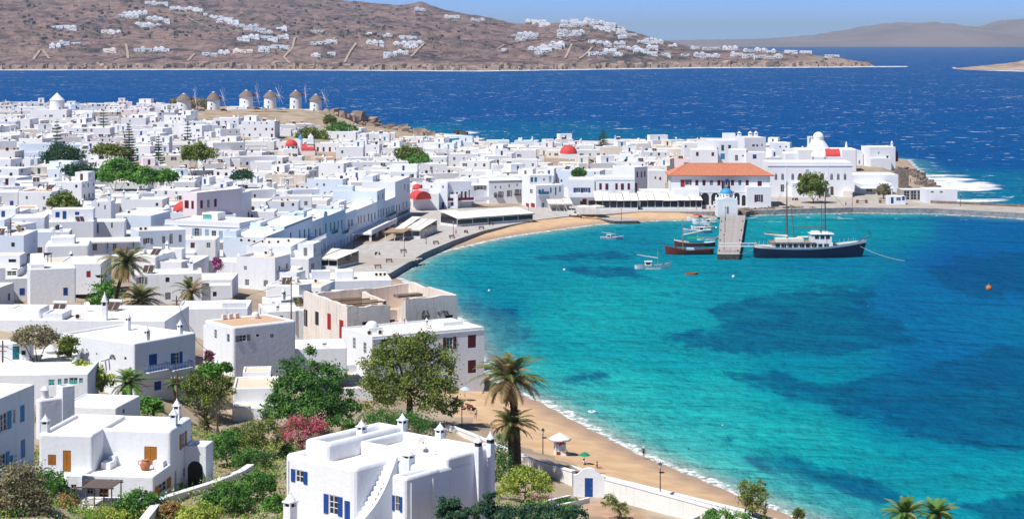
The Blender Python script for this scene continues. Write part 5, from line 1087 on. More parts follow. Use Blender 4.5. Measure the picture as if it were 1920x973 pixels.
kb=MB();kp=[P(x,y,1.9)for x,y in [(849,786),(887,804),(940,827),(1007,850),(1074,873),(1130,891),(1400,956),(1490,984)]]
for p,q in zip(kp[:-1],kp[1:]):e=(q-p).normalized();n=Vector((-e.y,e.x,0))*.22;kb.add([tuple(v)for v in (p-n,q-n,q+n,p+n)]+[(v.x,v.y,.2)for v in (p-n,q-n,q+n,p+n)],[(0,1,2,3),(0,4,5,1),(2,6,7,3)])
struct(kb.build("path_kerb",["white"]))
# --- jetty with the chapel at its root
JA,JB,JC,JD=P(1345,477,1.5),P(1386,477,1.5),P(1398,404,1.5),P(1351,404,1.5)
jt=thing("jetty","straight concrete jetty with worn planks below the small blue-domed chapel","jetty");b=MB();b.prism(ccw([tuple(p[:2])for p in (JA,JB,JC,JD)]),-3,1.46);b.build("jetty_body",["wetstone"],jt)
pm=MB();pm.box(-.5,.5,-.5,.5,0,.08);pmm=pm.mesh("deck_plank",["greywood"])
for i in range(58):
 s=(i+.5)/58;a,c=JA.lerp(JD,s),JB.lerp(JC,s);o=put("deck_plank",pmm,jt,((a.x+c.x)/2+rnd.uniform(-.1,.1),(a.y+c.y)/2,1.455+rnd.uniform(0,.03)),rnd.uniform(-.01,.01));o.scale=((c-a).length,(JD.y-JA.y)/58*.93,1)
for s in (.06,.3,.55,.8):
 for sd in (0,1):a=JA.lerp(JD,s)if sd==0 else JB.lerp(JC,s);b=MB();b.lathe((a.x+(.5 if sd==0 else -.5),a.y,1.5),[(.16,0),(.13,.3),(.2,.42),(.18,.5)],8);b.build("bollard",["blackmetal"],jt)
for i,s in enumerate((.1,.52,.84)):a=JA.lerp(JD,s);proto_copy("lamp",mk_lamp,(a.x+1.8,a.y,1.5),0,f"black lamp post standing on the jetty, {('at its seaward end', 'halfway along', 'nearest the chapel')[i]}","lamp posts")
h=PxHouse("chapel","small white chapel with a bright blue dome at the root of the jetty",1346,1383,376,403.5,0,8.5,cat="chapel",d=629,zb=1.7);hw=h.x1
h.vol(h.x0,h.x1,0,8.5,-1,h.h,par=.05,ops={'S':[]});b=MB();b.xprism([(h.x0-.15,h.h-.05),(h.x1+.15,h.h-.05),(0,h.h+1.15)],0,8.5,mx=Matrix.Rotation(math.pi/2,4,'Z')@ Matrix.Scale(-1,4,(0,1,0)));h.part("gable_roof",b,["white"])
b=MB();b.box(-.35,.35,-.03,.0-.001,.2,2.6);h.part("door",b,["grey"]);b=MB();b.lathe((0,4.6,h.h),[(2.0,0),(2.0,2.1)],20,0);h.part("drum",b,["white"],40)
b=MB();b.dome((0,4.6,h.h+2.08),2.08,22,7,sq=.85);h.part("dome",b,["domeblue"],60)
b=MB();b.box(-.05,.05,4.55,4.65,h.h+3.8,h.h+4.9);b.box(-.3,.3,4.55,4.65,h.h+4.4,h.h+4.5);h.part("cross",b,["white"])
for x in (h.x0+.3,h.x1-.3):
 for y in (.3,8.1):b=MB();b.lathe((x,y,h.h),[(.28,0),(.25,.6),(.32,.65),(.05,1.3)],8);h.part("pinnacle",b,["white"])
for a in range(5):ang=math.radians(200+35*a);b=MB();b.box(-.16,.16,-.04,.04,0,.95);o=h.part("drum_window",b,["dark"]);o.location=(2.0*math.cos(ang),4.6+2.0*math.sin(ang),h.h+.7);o.rotation_euler=(0,0,ang+math.pi/2)
h.done()
# --- waterfront row on the left
RO=P(565,500,1.7);RD=math.radians(82)-math.pi/2;re_=Vector((math.cos(RD+math.pi/2),math.sin(RD+math.pi/2)))
def ru(px):t=(px-CX)/F;return (t*RO.y-RO.x)/(re_.x-t*re_.y)
def rz_at(px,py):d=RO.y+re_.y*ru(px);return H-(py-HY)*d/F-1.7
def unit(label,p0,p1,ytop,wins,depth=12,extra=None,gf="g:teal",wall="white",cornice=None,slab_=True):
 u0,u1=ru(p0),ru(p1);h=House("waterfront_house",label,"house",(RO.x,RO.y,1.7),RD,wall=wall,detail=2);z1=rz_at((p0+p1)/2,ytop);ops=[]
 for px,y0,y1,w_,st in wins:
  a,b_=ru(px-w_/2),ru(px+w_/2);zb_,zt_=rz_at(px,y1),rz_at(px,y0);ops.append((ru(px)-u0,max(.3,zb_),round(max(.8,min(b_-a,1.5)),1),round(zt_-zb_,1),st))
 if gf:
  k=max(1,int((u1-u0)/3.6))
  for i in range(k):ops.append(((u1-u0)*(i+.5)/k,.05,1.4 if i%2 else 1.1,2.3,gf))
 h.vol(-depth,0,u0+.02,u1-.02,-1.5,z1,par=.3,ops={'E':ops});h.u=(u0,u1);h.z1=z1
 if depth>6:a=rnd.uniform(2.5,depth*.5);y_=rnd.uniform(.2,.5)*(u1-u0);h.vol(-depth+.1,-depth+a,u0+.3,u0+y_,z1-.5,z1+rnd.uniform(.8,2.2),par=.2,ops={'E':[(y_*.5,z1,.9,1.6,'s:blue')]if y_>2.5 else []});h.chimney(-rnd.uniform(1,depth-1),u1-1,z1-.3,1.4,.6)
 if cornice:b=MB();b.box(.002,.14,u0+.02,u1-.02,z1-.5,z1-.3);h.part("cornice",b,[cornice])
 if extra:extra(h)
 return h.done()
def balc(px,w_,ybase,out=.9,m="blue"):
 def f(h):
  for q in px:
   u=ru(q);z=rz_at(q,ybase);b=MB();b.box(0.002,out,u-w_/2,u+w_/2,z-.15,z);h.part("balcony_slab",b,["white"]);b=MB();b.box(out-.06,out,u-w_/2,u+w_/2,z+.85,z+.93)
   for i in range(int(w_*6)):y=u-w_/2+.02+i/6;b.box(out-.05,out-.01,y,y+.05,z,z+.85)
   for s in (-1,1):b.box(.002,out,u+s*w_/2-.03,u+s*w_/2+.03,z+.85,z+.93);b.box(.002,out,u+s*w_/2-.025,u+s*w_/2+.025,z+.3,z+.36)
   h.part("balcony_rail",b,[m])
 return f
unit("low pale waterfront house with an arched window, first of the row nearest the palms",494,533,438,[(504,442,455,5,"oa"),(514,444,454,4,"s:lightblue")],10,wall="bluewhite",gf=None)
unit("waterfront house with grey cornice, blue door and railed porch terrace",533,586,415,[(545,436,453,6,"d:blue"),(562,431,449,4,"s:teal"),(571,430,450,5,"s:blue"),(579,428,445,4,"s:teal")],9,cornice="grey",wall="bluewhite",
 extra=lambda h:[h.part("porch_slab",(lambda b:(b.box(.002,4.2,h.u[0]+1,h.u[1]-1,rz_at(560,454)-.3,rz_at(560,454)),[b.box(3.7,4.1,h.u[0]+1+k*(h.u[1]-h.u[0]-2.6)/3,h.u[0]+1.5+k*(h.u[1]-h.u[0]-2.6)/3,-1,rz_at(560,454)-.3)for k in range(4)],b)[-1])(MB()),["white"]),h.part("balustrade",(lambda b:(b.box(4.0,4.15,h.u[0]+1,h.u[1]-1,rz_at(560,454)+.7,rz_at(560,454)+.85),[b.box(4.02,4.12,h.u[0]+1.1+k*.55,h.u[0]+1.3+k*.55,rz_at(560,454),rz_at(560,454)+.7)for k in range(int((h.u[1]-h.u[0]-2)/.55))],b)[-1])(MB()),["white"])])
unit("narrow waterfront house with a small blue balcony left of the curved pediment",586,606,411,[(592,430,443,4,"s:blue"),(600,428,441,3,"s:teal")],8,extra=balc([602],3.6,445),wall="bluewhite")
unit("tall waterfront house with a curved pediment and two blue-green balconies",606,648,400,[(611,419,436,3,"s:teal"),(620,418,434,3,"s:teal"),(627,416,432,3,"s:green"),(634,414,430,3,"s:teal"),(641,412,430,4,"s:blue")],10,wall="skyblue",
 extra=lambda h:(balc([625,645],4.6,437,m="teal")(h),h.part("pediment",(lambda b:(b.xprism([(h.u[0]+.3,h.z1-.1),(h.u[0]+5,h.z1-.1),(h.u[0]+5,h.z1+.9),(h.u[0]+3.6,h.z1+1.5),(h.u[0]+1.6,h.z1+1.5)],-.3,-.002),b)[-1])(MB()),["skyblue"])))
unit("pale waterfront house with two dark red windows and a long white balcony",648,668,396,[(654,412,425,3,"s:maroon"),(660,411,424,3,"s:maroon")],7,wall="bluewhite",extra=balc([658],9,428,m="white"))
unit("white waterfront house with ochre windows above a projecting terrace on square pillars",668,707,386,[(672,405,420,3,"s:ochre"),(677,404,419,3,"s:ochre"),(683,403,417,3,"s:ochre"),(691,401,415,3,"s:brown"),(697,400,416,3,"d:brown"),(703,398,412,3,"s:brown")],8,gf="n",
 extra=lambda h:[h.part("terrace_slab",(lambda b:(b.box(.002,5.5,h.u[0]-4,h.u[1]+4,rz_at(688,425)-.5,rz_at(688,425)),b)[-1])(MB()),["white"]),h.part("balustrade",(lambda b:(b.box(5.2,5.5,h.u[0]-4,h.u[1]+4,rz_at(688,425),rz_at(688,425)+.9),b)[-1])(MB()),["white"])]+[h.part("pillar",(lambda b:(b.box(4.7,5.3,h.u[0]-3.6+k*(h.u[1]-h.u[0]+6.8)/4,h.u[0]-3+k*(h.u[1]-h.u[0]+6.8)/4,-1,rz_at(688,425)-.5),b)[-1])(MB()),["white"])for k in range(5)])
unit("tall narrow pale waterfront house with a tan roof edge",707,722,356,[(710,365,376,2.4,"s:grey"),(718,362,373,2.4,"s:grey"),(710,393,408,2.4,"s:teal"),(714.5,391,408,2.6,"s:teal"),(719,391,405,2.4,"s:teal")],14,wall="bluewhite")
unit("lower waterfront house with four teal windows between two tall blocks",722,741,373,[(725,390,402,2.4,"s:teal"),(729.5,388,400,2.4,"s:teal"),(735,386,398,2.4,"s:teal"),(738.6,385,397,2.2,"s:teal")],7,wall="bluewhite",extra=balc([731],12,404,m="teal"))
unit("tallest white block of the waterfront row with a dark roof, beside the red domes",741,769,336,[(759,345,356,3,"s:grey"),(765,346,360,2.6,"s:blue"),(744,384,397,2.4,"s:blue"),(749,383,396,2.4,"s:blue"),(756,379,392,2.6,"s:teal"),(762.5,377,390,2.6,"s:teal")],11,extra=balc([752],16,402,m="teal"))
# --- covered restaurants
def pavilion(label,pl,pr,yb,yaw,depth,h=2.7,rise=.9,n=5,d=None,over=.7,glass=True,name="restaurant_pavilion",roofm="canvas"):
 g=d or F*(H-PZ)/(yb-HY);C=Vector(((((pl+pr)/2)-CX)*g/F,g));yw=math.radians(yaw);e=Vector((math.cos(yw),math.sin(yw)))
 al=lambda px:(((px-CX)/F)*C.y-C.x)/(e.x-((px-CX)/F)*e.y)
 x0,x1=al(pl),al(pr);t=thing(name,label,"restaurant",(C.x,C.y,PZ),yw);st=(x1-x0)/n
 for i in range(n):
  b=MB();a,c=x0+st*i+.04-(over*.5 if i==0 else 0),x0+st*(i+1)-.04+(over*.5 if i==n-1 else 0);k=rnd.uniform(-.12,.12);rs=rnd.uniform(.65,1.35)*rise;a+=.04;c-=.04
  b.add([(a,-over,h-.1+k),(c,-over,h-.1+k),(c,depth,h+rs),(a,depth,h+rs),(a,-over,h-.02+k),(c,-over,h-.02+k),(c,depth,h+rs+.08),(a,depth,h+rs+.08),(a,-over,h-.45+k),(c,-over,h-.45+k)],[(4,5,6,7),(3,2,1,0),(1,2,6,5),(3,0,4,7),(2,3,7,6),(8,9,5,4),(0,1,9,8)]);b.build("canopy",[roofm if rnd.random()<.6 or roofm!="canvas" else "cream"],t)
 for i in range(n+1):
  for y in (.0,depth-.1):b=MB();x=min(max(x0+st*i,x0+.08),x1-.08);b.box(x-.08,x+.08,y-.08,y+.08,-.3,h-.05+(rise*.7 if y else 0));b.build("post",["frame"],t)
 if glass:
  for i in range(n):b=MB();b.box(x0+st*i+.1,x0+st*(i+1)-.1,-.02,.02,.75,h-.25);b.build("glass_panel",["glass"],t)
  for q in (x0,x1):b=MB();b.box(q-.02,q+.02,.1,depth-.2,.75,h-.2);b.build("side_panel",["glass"],t)
  b=MB();b.box(x0,x1,-.06,.06,-.3,.72);b.box(x1-.06,x1+.06,.06,depth,-.3,.72);b.box(x0-.06,x0+.06,.06,depth,-.3,.72);b.build("base_wall",["frame"],t)
 b=MB();b.box(x0,x1,depth,depth+.15,-.3,h+rise*.8);b.build("back_wall",["cream"],t);return t
pavilion("white canopied restaurant pavilion nearest the palms on the promenade",583,633,503,-22,12,n=3,rise=1.1)
pavilion("white canopied restaurant in front of the church with the red domes",742,788,447,-12,20,n=3,rise=1.4)
pavilion("long white canopied restaurant with five bays beside the beach promenade",857,999,420,38,9,n=5,rise=1.2)
pavilion("cream awning shop front below the house with blue balcony",1030,1072,396,4,9,n=3,rise=.8,glass=False)
pavilion("white canopied restaurant in front of the house with maroon shutters",1117,1196,393.5,0,12,n=6,rise=2.0,h=3.2)
pavilion("white canopied restaurant between the maroon-shuttered house and the arcaded hall",1200,1271,392.5,0,12,n=5,rise=1.6,h=3.2)
pavilion("glazed restaurant annexe at the left end of the arcaded hall",1272,1316,392.5,0,9,n=4,rise=1.2,h=3.2)
pavilion("bare wooden frame shelter beside the terrace on square pillars",722,757,452,-10,10,n=2,rise=.1,glass=False,roofm="palewood")
# --- houses along the harbour beach
h=PxHouse("white_house","white house with maroon doors and a maroon railed terrace behind the long canopies",836,884,340,392,20,12,d=655,zb=2,detail=1);h.body([(839,363,376,4,"s:maroon"),(848,361,377,5,"d:maroon"),(857,360,373,4,"s:maroon"),(866,359,374,3,"s:maroon"),(873,359,373,4,"d:maroon"),(880,356,370,3,"s:grey")],par=.3,W=[]);b=MB();b.box(h.x0,h.x1+4.5,-2.6,-.002,1.9,2.2);h.part("terrace_slab",b,["white"]);b=MB();b.box(h.x0,h.x1,-2.6,-2.5,2.3,3.3);h.part("terrace_rail",b,["maroon"])
b=MB();b.box(h.x1,h.x1+6.6,-3.2,-2.8,2.2,3.4);h.part("parapet",b,["white"]);h.done()
h=PxHouse("white_house","big plain white house with grey shutters and a flat grey cornice behind the beach",917,982,338,392,17,14,d=672,zb=2);h.body([(929,361,371,5,"s:grey"),(939,359,370,5,"w:grey"),(955,357,369,5,"w:grey"),(971,355,367,6,"w:grey"),(929,349,354,3,"o:grey"),(939,349,354,3,"o:grey"),(955,346,352,3,"o:grey"),(970,345,350,3,"o:grey")],par=.2);b=MB();b.box(h.x0-.1,h.x1+.1,-.14,-.002,h.h-.5,h.h-.2);h.part("cornice",b,["grey"])
b=MB();[b.box(h.x0+u-1.4,h.x0+u+1.4,-1,-.002,3.0,3.2)for u in (3,10.5)];h.part("balcony_slab",b,["grey"]);h.vol(h.x0-7,h.x0+.02,2,12,-1,h.h-1.8,par=.3,ops={'S':[(4.2,4.5,2.4,1.6,"w:grey")]});h.done()
h=PxHouse("white_house","white house with a turquoise balcony and red ground-floor panels beside the beach",1005,1057,347,394,24,12,d=655,zb=1.7);h.body([(1012,356,366,5,"s:teal"),(1018,355,366,4,"s:cyan"),(1033,352,362,3,"s:teal"),(1042,351,366,3,"s:teal"),(1050,350,360,3,"s:teal"),(1018,380,392,6,"g:grey")],par=.2,W=[(996,355,363,5,"o:grey"),(989,381,388,6,"s:red"),(999,381,389,8,"s:red")])
b=MB();b.box(h.x0+.6,h.x0+4.6,-1.0,-.002,4.5,4.65);h.part("balcony_slab",b,["white"]);b=MB();b.box(h.x0+.6,h.x0+4.6,-1.0,-.94,4.7,5.7);h.part("balcony_rail",b,["teal"]);h.vol(h.x0+.3,h.x1-1.5,6,12.5,h.h-.3,h.h+3.1,par=.2,ops={'S':[(.9,h.h+.7,1,1.7,"s:teal"),(2.4,h.h+.7,1,1.7,"s:teal"),(5.6,h.h+1,.6,.9,"n"),(8.0,h.h+.4,.9,2.2,"s:lightblue"),(9.8,h.h+.9,.9,1.2,"s:teal")]});h.done()
h=PxHouse("white_house","white house with two blue double shutters above maroon doors on the beach front",1068,1115,337,391,0,13,d=662,zb=1.7);h.body([(1084,352,361,9,"w:blue"),(1098,352,361,9,"w:blue"),(1096,373,386,8,"d:maroon"),(1109,376,384,11,"s:maroon"),(1090,377,384,5,"s:maroon")],par=.2);b=MB();b.box(h.x0,h.x1,-1.3,-.002,3.0,3.3);b.box(h.x0,h.x1,-1.3,-1.2,3.3,4.1);h.part("balcony",b,["white"]);h.done()
h=PxHouse("white_house","large white house with five maroon shutters and two white balconies on the beach front",1117,1190,333,388,0,13,d=662,zb=1.7);h.body([(1126,344,356,5,"s:maroon"),(1138,344,358,6,"s:maroon"),(1156,344,356,5,"s:maroon"),(1167,344,358,6,"d:maroon"),(1179,344,356,5,"s:maroon")],par=.3);b=MB();b.box(h.x0-.12,h.x1+.12,-.15,-.002,h.h-.9,h.h-.7);h.part("cornice",b,["white"])
for px_ in (1138,1167):u=h.along(px_);b=MB();b.box(u-1.5,u+1.5,-1.0,-.002,4.6,4.8);h.part("balcony_slab",b,["white"]);b=MB();b.box(u-1.5,u+1.5,-1.0,-.9,5.4,5.6);[b.box(u-1.5+.3*k,u-1.4+.3*k,-.98,-.92,4.8,5.4)for k in range(11)];h.part("balustrade",b,["white"])
h.done()
h=PxHouse("white_house","tall white house with dark red doors set behind the maroon-shuttered house",1190,1214,313,392,40,12,d=690,zb=2);h.body([(1195,322,333,3,"s:maroon"),(1203,322,333,2.6,"s:maroon"),(1209,321,332,2.6,"s:maroon"),(1193,343,360,4,"s:maroon")],par=.2);h.done()
h=PxHouse("white_house","white roof terrace house with clay pots between the maroon shutters and the tiled hall",1201,1262,358,392,0,10,d=672,zb=1.7);h.body([],par=.9,roof=True);h.done()
h=PxHouse("white_house","plain white house with two small red windows left of the tiled roof",1216,1247,320,345,4,9,d=715,zb=3);h.body([(1229,331,336,3,"s:red"),(1238,332,338,4,"s:red")],par=.2);h.done()
# --- hall with the tiled hipped roof
h=PxHouse("town_hall","long white arcaded hall with an orange tiled hipped roof at the head of the jetty",1260,1444,329,390,0,15,cat="hall",d=658,zb=1.7,detail=2);hh=h.h
wi=[(1280,337,351,8,"d:red"),(1290.5,337,347,6,"w:maroon")]+[(x,338,348,6,"o:maroon" if i%3==2 else "s:maroon")for i,x in enumerate((1306.6,1320,1334,1348,1373.4,1387.3,1401))]+[(1360.6,339,350,8,"w:maroon"),(1424.5,340,352,8,"s:maroon")]
ar=[(1322,361.5,384.5,15,"na"),(1341,361.5,384.5,15,"na"),(1363,361.5,384.5,15,"na"),(1381.5,361.5,384.5,11,"na"),(1394.5,366,386,7.5,"na")]
h.body(wi+ar,par=.05,roof=True)
ex,ey=1.2,1.0;X0,X1,Y0,Y1=h.x0-ex,h.x1+ex,-ey,15+ey;rl,rr_=h.along(1292),h.along(1411);zr=hh+3.7;ym=7.5
b=MB();q=[(X0,Y0,hh),(X1,Y0,hh),(X1,Y1,hh),(X0,Y1,hh),(rl,ym,zr),(rr_,ym,zr)];b.add(q,[(0,1,5,4),(1,2,5),(2,3,4,5),(3,0,4),(3,2,1,0)]);b.box(X0+.05,X1-.05,Y0+.05,Y1-.05,hh-.25,hh-.01);roof_o=h.part("hipped_roof",b,["tile"])
tb=MB();n_=76
for i in range(n_):
 x=X0+.25+(X1-X0-.5)*i/(n_-1);s=min(1,(x-X0)/(rl-X0),(X1-x)/(X1-rr_));a,c=Vector((x,Y0,hh+.03)),Vector((x,Y0+(ym-Y0)*s,hh+(zr-hh)*s+.03));o=len(tb.v)
 tb.add([(a.x-.14,a.y,a.z),(a.x,a.y,a.z+.13),(a.x+.14,a.y,a.z),(c.x-.14,c.y,c.z),(c.x,c.y,c.z+.13),(c.x+.14,c.y,c.z)],[(0,1,4,3),(1,2,5,4),(0,2,1)])
for i in range(30):
 for sx,xr in ((X0,rl),(X1,rr_)):y=Y0+.3+(Y1-Y0-.6)*i/29;s=1-abs(y-ym)/(ym-Y0);c=Vector((sx+(xr-sx)*s,y,hh+(zr-hh)*s+.03));tb.add([(sx,y-.14,hh+.03),(sx,y,hh+.16),(sx,y+.14,hh+.03),(c.x,y-.14,c.z),(c.x,y,c.z+.13),(c.x,y+.14,c.z)],[(0,1,4,3),(1,2,5,4),(0,2,1)])
o=tb.build("tile_courses",["tile"],h.root);struct(o,'stuff')
b=MB()
for p,q_ in (((rl,ym,zr),(rr_,ym,zr)),((X0,Y0,hh),(rl,ym,zr)),((X1,Y0,hh),(rr_,ym,zr))):b.tube(p,q_,.2,n=6)
h.part("ridge_tiles",b,["tile"]);b=MB();b.box(h.x0+.02,h.along(1398),-.08,-.002,4.9,5.1);h.part("string_course",b,["white"])
u0,u1=h.along(1398.5),h.along(1443);h.vol(u0,u1,-3.6,-.004,-1,7.2,par=.4,ops={'S':[((u1-u0)*.48,1.9,1.5,2.6,"w:maroon")]});u0,u1=h.along(1262),h.along(1309);h.vol(u0,u1,-4,-.004,3.9,6.3,par=.8,ops={})
b=MB();u0=h.along(1360.6);b.box(u0-1.6,u0+1.6,-1.0,-.09,6.0,6.2);h.part("balcony_slab",b,["white"]);b=MB();b.box(u0-1.5,u0+1.5,-.95,-.9,6.2,7.1);h.part("balcony_rail",b,["blackmetal"])
b=MB();b.tube((u0-.4,-1,6.3),(u0-.4,-2.0,10.5),.05);h.part("flag_pole",b,["whitepaint"]);b=MB();b.quad((u0-.4,-1.75,8.8),(u0+.9,-1.7,8.6),(u0+.9,-1.9,9.7),(u0-.4,-1.95,9.9));h.part("flag",b,["blue"]);h.done()
for i,(px_,lb)in enumerate(((1341,"white van parked under the second arch of the tiled hall"),)):proto_copy("van",mk_car("whitepaint",True),(h.world(h.along(px_)+.2,-.6,0)),-math.pi/2,lb)
# --- white hall with arched windows
h=PxHouse("assembly_hall","big white hall with a row of arched windows behind the bushy tree on the quay",1440,1598,305,368,0,16,cat="hall",d=700,zb=1.7,detail=2)
aw=[(x,325.5,338,5.5,"oa")for x in (1455,1467.5,1486.5,1514,1527.5,1559.4,1571.9,1584.6)]+[(1500.4,325,338,7,"fa:ochre"),(1541.5,325,338,7,"fa:ochre"),(1467,346,360,7,"g:grey"),(1560,350,366,6,"d:brown")]
h.body(aw,par=.6);b=MB();b.box(h.x0-.2,h.x1+.2,-.25,-.002,h.h-1.3,h.h-1.0);h.part("cornice",b,["white"]);b=MB();[b.box(h.along(x)-.25,h.along(x)+.25,-.1,-.003,0,h.h-1.32)for x in (1474,1552)];h.part("pilaster",b,["white"])
u0,u1=h.along(1483),h.along(1545);h.vol(u0,u1,-3.4,-.004,-1,5.2,par=.5,ops={'S':[(2.6,1.8,1.0,1.4,"o:grey")]});b=MB();b.box(h.along(1514)-.6,h.along(1514)+.6,-.06,-.003,8.9,10.1);h.part("coat_of_arms",b,["lightblue"])
b=MB();b.box(h.along(1579),h.along(1596),-3.2,-.01,-.5,2.4);h.part("metal_shed",b,["cream"]);h.done()
# --- church, chapels and houses on the point
cb_=P(1532,310,4);h=House("whitewashed_church","lumpy whitewashed church with one small dome on the point behind the white hall","church",(cb_.x,812,4.2));s_=812/F
h.vol(-55*s_,56*s_,0,12,-2,(309-272)*s_,par=.2,r=.5,ops={'S':[(38*s_,3.2,1.3,1.6,"n"),(70*s_,4.4,.7,1.0,"n"),(68*s_,2.0,1.2,1.6,"n")]})
b=MB();zc=(309-272)*s_;xc=(1519-1532)*s_;b.lathe((xc,6,zc-.3),[(6.2,-1.5),(5.2,.4),(4.3,1.6),(3.2,3.2),(2.6,4.0)],18,sy=.9);b.lathe((xc+.3,6,zc+3.2),[(2.35,0),(2.35,1.7)],18);h.part("buttressed_base",b,["white"],50)
b=MB();b.dome((xc+.3,6,zc+4.8),2.4,20,6);h.part("dome",b,["white"],60);b=MB();b.box(xc-4.6,xc-3.8,5,6,zc-.5,zc+4.6);b.box(xc-3.2,xc-2.4,5,6,zc-.5,zc+4.8);b.box(xc-4.6,xc-2.4,5,6,zc+4.6,zc+5.3);h.part("bell_gable",b,["white"]);b=MB();b.box(8.6,9.2,2,3,zc-.2,zc+2.2);b.lathe((8.9,2.5,zc+2.0),[(.9,-2),(.5,-.6),(.3,.6),(.05,1.3)],8);h.part("bell_tower",b,["white"])
h.vol(-55*s_-5.5,-55*s_+.3,2,9,-2,zc-1.6,par=.2,r=.6);h.done(50)
h=PxHouse("chapel","small plain white chapel with a rounded roof right of the domed church",1589,1618,287,303,6,10,cat="chapel",d=845,zb=4);h.vol(h.x0,h.x1,0,10,-2,h.h,par=.05,ops={'S':[(h.x1-h.x0-1.6,.1,.8,1.7,"d:grey")]});b=MB();r=(h.x1-h.x0)/2;b.xprism([(r*math.cos(math.pi*i/10)*1.0,h.h-.1+1.7*math.sin(math.pi*i/10))for i in range(11)],0,10,mx=Matrix.Rotation(math.pi/2,4,'Z')@ Matrix.Scale(-1,4,(0,1,0)));h.part("vault",b,["white"],50);h.done()
h=PxHouse("chapel","barrel-vaulted chapel with a crimson roof above the white hall",1528,1576,294,312,0,8,cat="chapel",d=742,zb=6);h.vol(h.x0,h.x1,0,8,-4,h.h,par=.05);b=MB();b.xprism([(4-4*math.cos(math.pi*i/12),h.h-.1+3.0*math.sin(math.pi*i/12))for i in range(13)],h.x0+4.2,h.x1);h.part("vault",b,["domered"],50)
b=MB();b.xprism([(4-4.3*math.cos(math.pi*i/12),h.h-.2+3.5*math.sin(math.pi*i/12))for i in range(13)],h.x0+3.4,h.x0+4.2);b.xprism([(4-4.3*math.cos(math.pi*i/12),h.h-.2+3.4*math.sin(math.pi*i/12))for i in range(13)],h.x1,h.x1+.6);b.lathe((h.x0+1.5,4,h.h-.1),[(2.6,0),(2.3,1.2),(1.4,2.1),(.05,2.5)],16);h.part("gable_wall",b,["white"],50);h.done()
for lb,a in (("white two-storey house with a dark red side porch near the breaking waves",(1631,1679,276,316,8,12,838,4,[(1648,285,289,3,"o:grey"),(1664,292,298,4,"n")],dict(E=[(1683,292,302,3,"s:maroon")]))),
 ("white L-shaped warehouse with a flat roof and veranda at the quay's back",(1614,1674,345,366,4,20,712,1.7,[(1630,352,360,12,"o:grey"),(1645,352,365,6,"d:grey")],{})),
 ("low white house with two red windows left of the green doors",(1298,1346,281,296,0,10,800,5,[(1307.5,285,293,5,"s:maroon"),(1336.5,286,293,5,"s:maroon")],{})),
 ("low white house with a small dark window at the point's left seaward edge",(1283,1327,268,286,4,9,840,5,[(1286,273,277,3,"n")],{})),
 ("white house with a single green shutter in the middle of the point",(1327,1347,264,286,0,9,822,5,[(1338.5,270,275,5,"s:green")],{})),
 ("white house with two tall green doors and a balcony on the point",(1347,1384,264,300,2,9,806,5,[(1355,272,283,5,"d:green"),(1368,272,279,5,"s:green"),(1355,288,299,8,"d:cyan")],{})),
 ("white house with a stepped roof and one grey window below the tall block",(1365,1399,281,306,-10,8,790,5,[(1381,291,302,6,"o:grey"),(1393,291,294,3,"n")],{})),
 ("white house with a bright blue window below the tall seaward block",(1399,1436,286,304,0,8,788,5,[(1415,290,298,7,"s:blue")],{})),
 ("tallest white block on the point with chimney stacks along its roof",(1396,1436,258,300,18,12,822,5,[(1413,271,275,5,"s:maroon"),(1420,271,275,4,"s:maroon"),(1429,270,275,3,"o:grey")],dict(E=[(1440,262,268,2.5,"o:grey"),(1444,270,276,2.5,"o:grey")]))),
 ("white house with three small windows beside the domed church",(1451,1481,268,294,4,9,822,5,[(1463,274,277,3,"n"),(1474,274,277,3,"n"),(1470,281,284,3,"n")],{}))):
 h=PxHouse("white_house",lb,*a[:6],d=a[6],zb=a[7],sink=4);h.body(a[8],par=.25,**a[9]);hz2=h.h
 if "tallest" in lb:
  for u in (1.2,6.5,9.3):h.chimney(h.x0+u,8,hz2-.2,2.2,1.4)
 if "green doors" in lb:h.vol(h.x0+3,h.x1-.4,5,9,hz2-.3,hz2+2.9,par=.2)
 if "dark red side porch" in lb:b=MB();b.box(h.x1+.002,h.x1+1.6,1,6,1.5,6);h.part("side_porch",b,["maroon"]);h.chimney(h.x1-.6,3,hz2-.2,2.4,.8);h.vol(h.x0-.5,h.x1-3,-3,.02,-2,3.2,par=.3)
 if "warehouse" in lb:h.vol(h.x0-.5,h.x1+5.5,12,26,-1,hz2+2.6,par=.3);b=MB();b.box(h.x0-1,h.x1,-3,-.002,hz2-1.6,hz2-1.4);h.part("veranda_roof",b,["white"]);b=MB();[b.box(h.x0-.9+u,h.x0-.6+u,-2.9,-2.6,-1,hz2-1.6)for u in (0,6,12)];h.part("pillar",b,["white"])
 h.done()
h=PxHouse("ticket_kiosk","small white kiosk with blue windows and door on the quay",1665,1698,368,383.5,0,4.2,cat="kiosk",zb=1.7,d=F*(H-PZ)/(383.5-HY));h.body([(1673,370,382,5,"d:blue"),(1685,370,377,9,"o:blue"),(1694,368,376,5,"s:blue")],par=.1);h.done()
h=PxHouse("harbour_shed","white windowless harbour shed with two slits beside the breakwater",1735,1795,355,382,0,9,cat="shed",zb=1.7,d=672);h.body([(1748,359,361.5,5,"n"),(1765,359,361.5,5,"n")],par=.1);h.done()
h=PxHouse("harbour_shed","dark glazed shed with grey columns left of the windowless harbour shed",1690,1733,356,377,0,8,cat="shed",wall="concrete",zb=1.7,d=684);h.body([(1700,357.5,375,11,"o:grey"),(1713,357.5,375,11,"o:grey"),(1726,357.5,375,10,"o:grey")],par=.1);h.done()
h=PxHouse("stone_house","roofless brown stone house shell next to the warehouse",1688,1704,320,350,0,12,cat="ruin",wall="stone",zb=1.7,d=742);h.body([],par=2.5,th=.6);h.done()
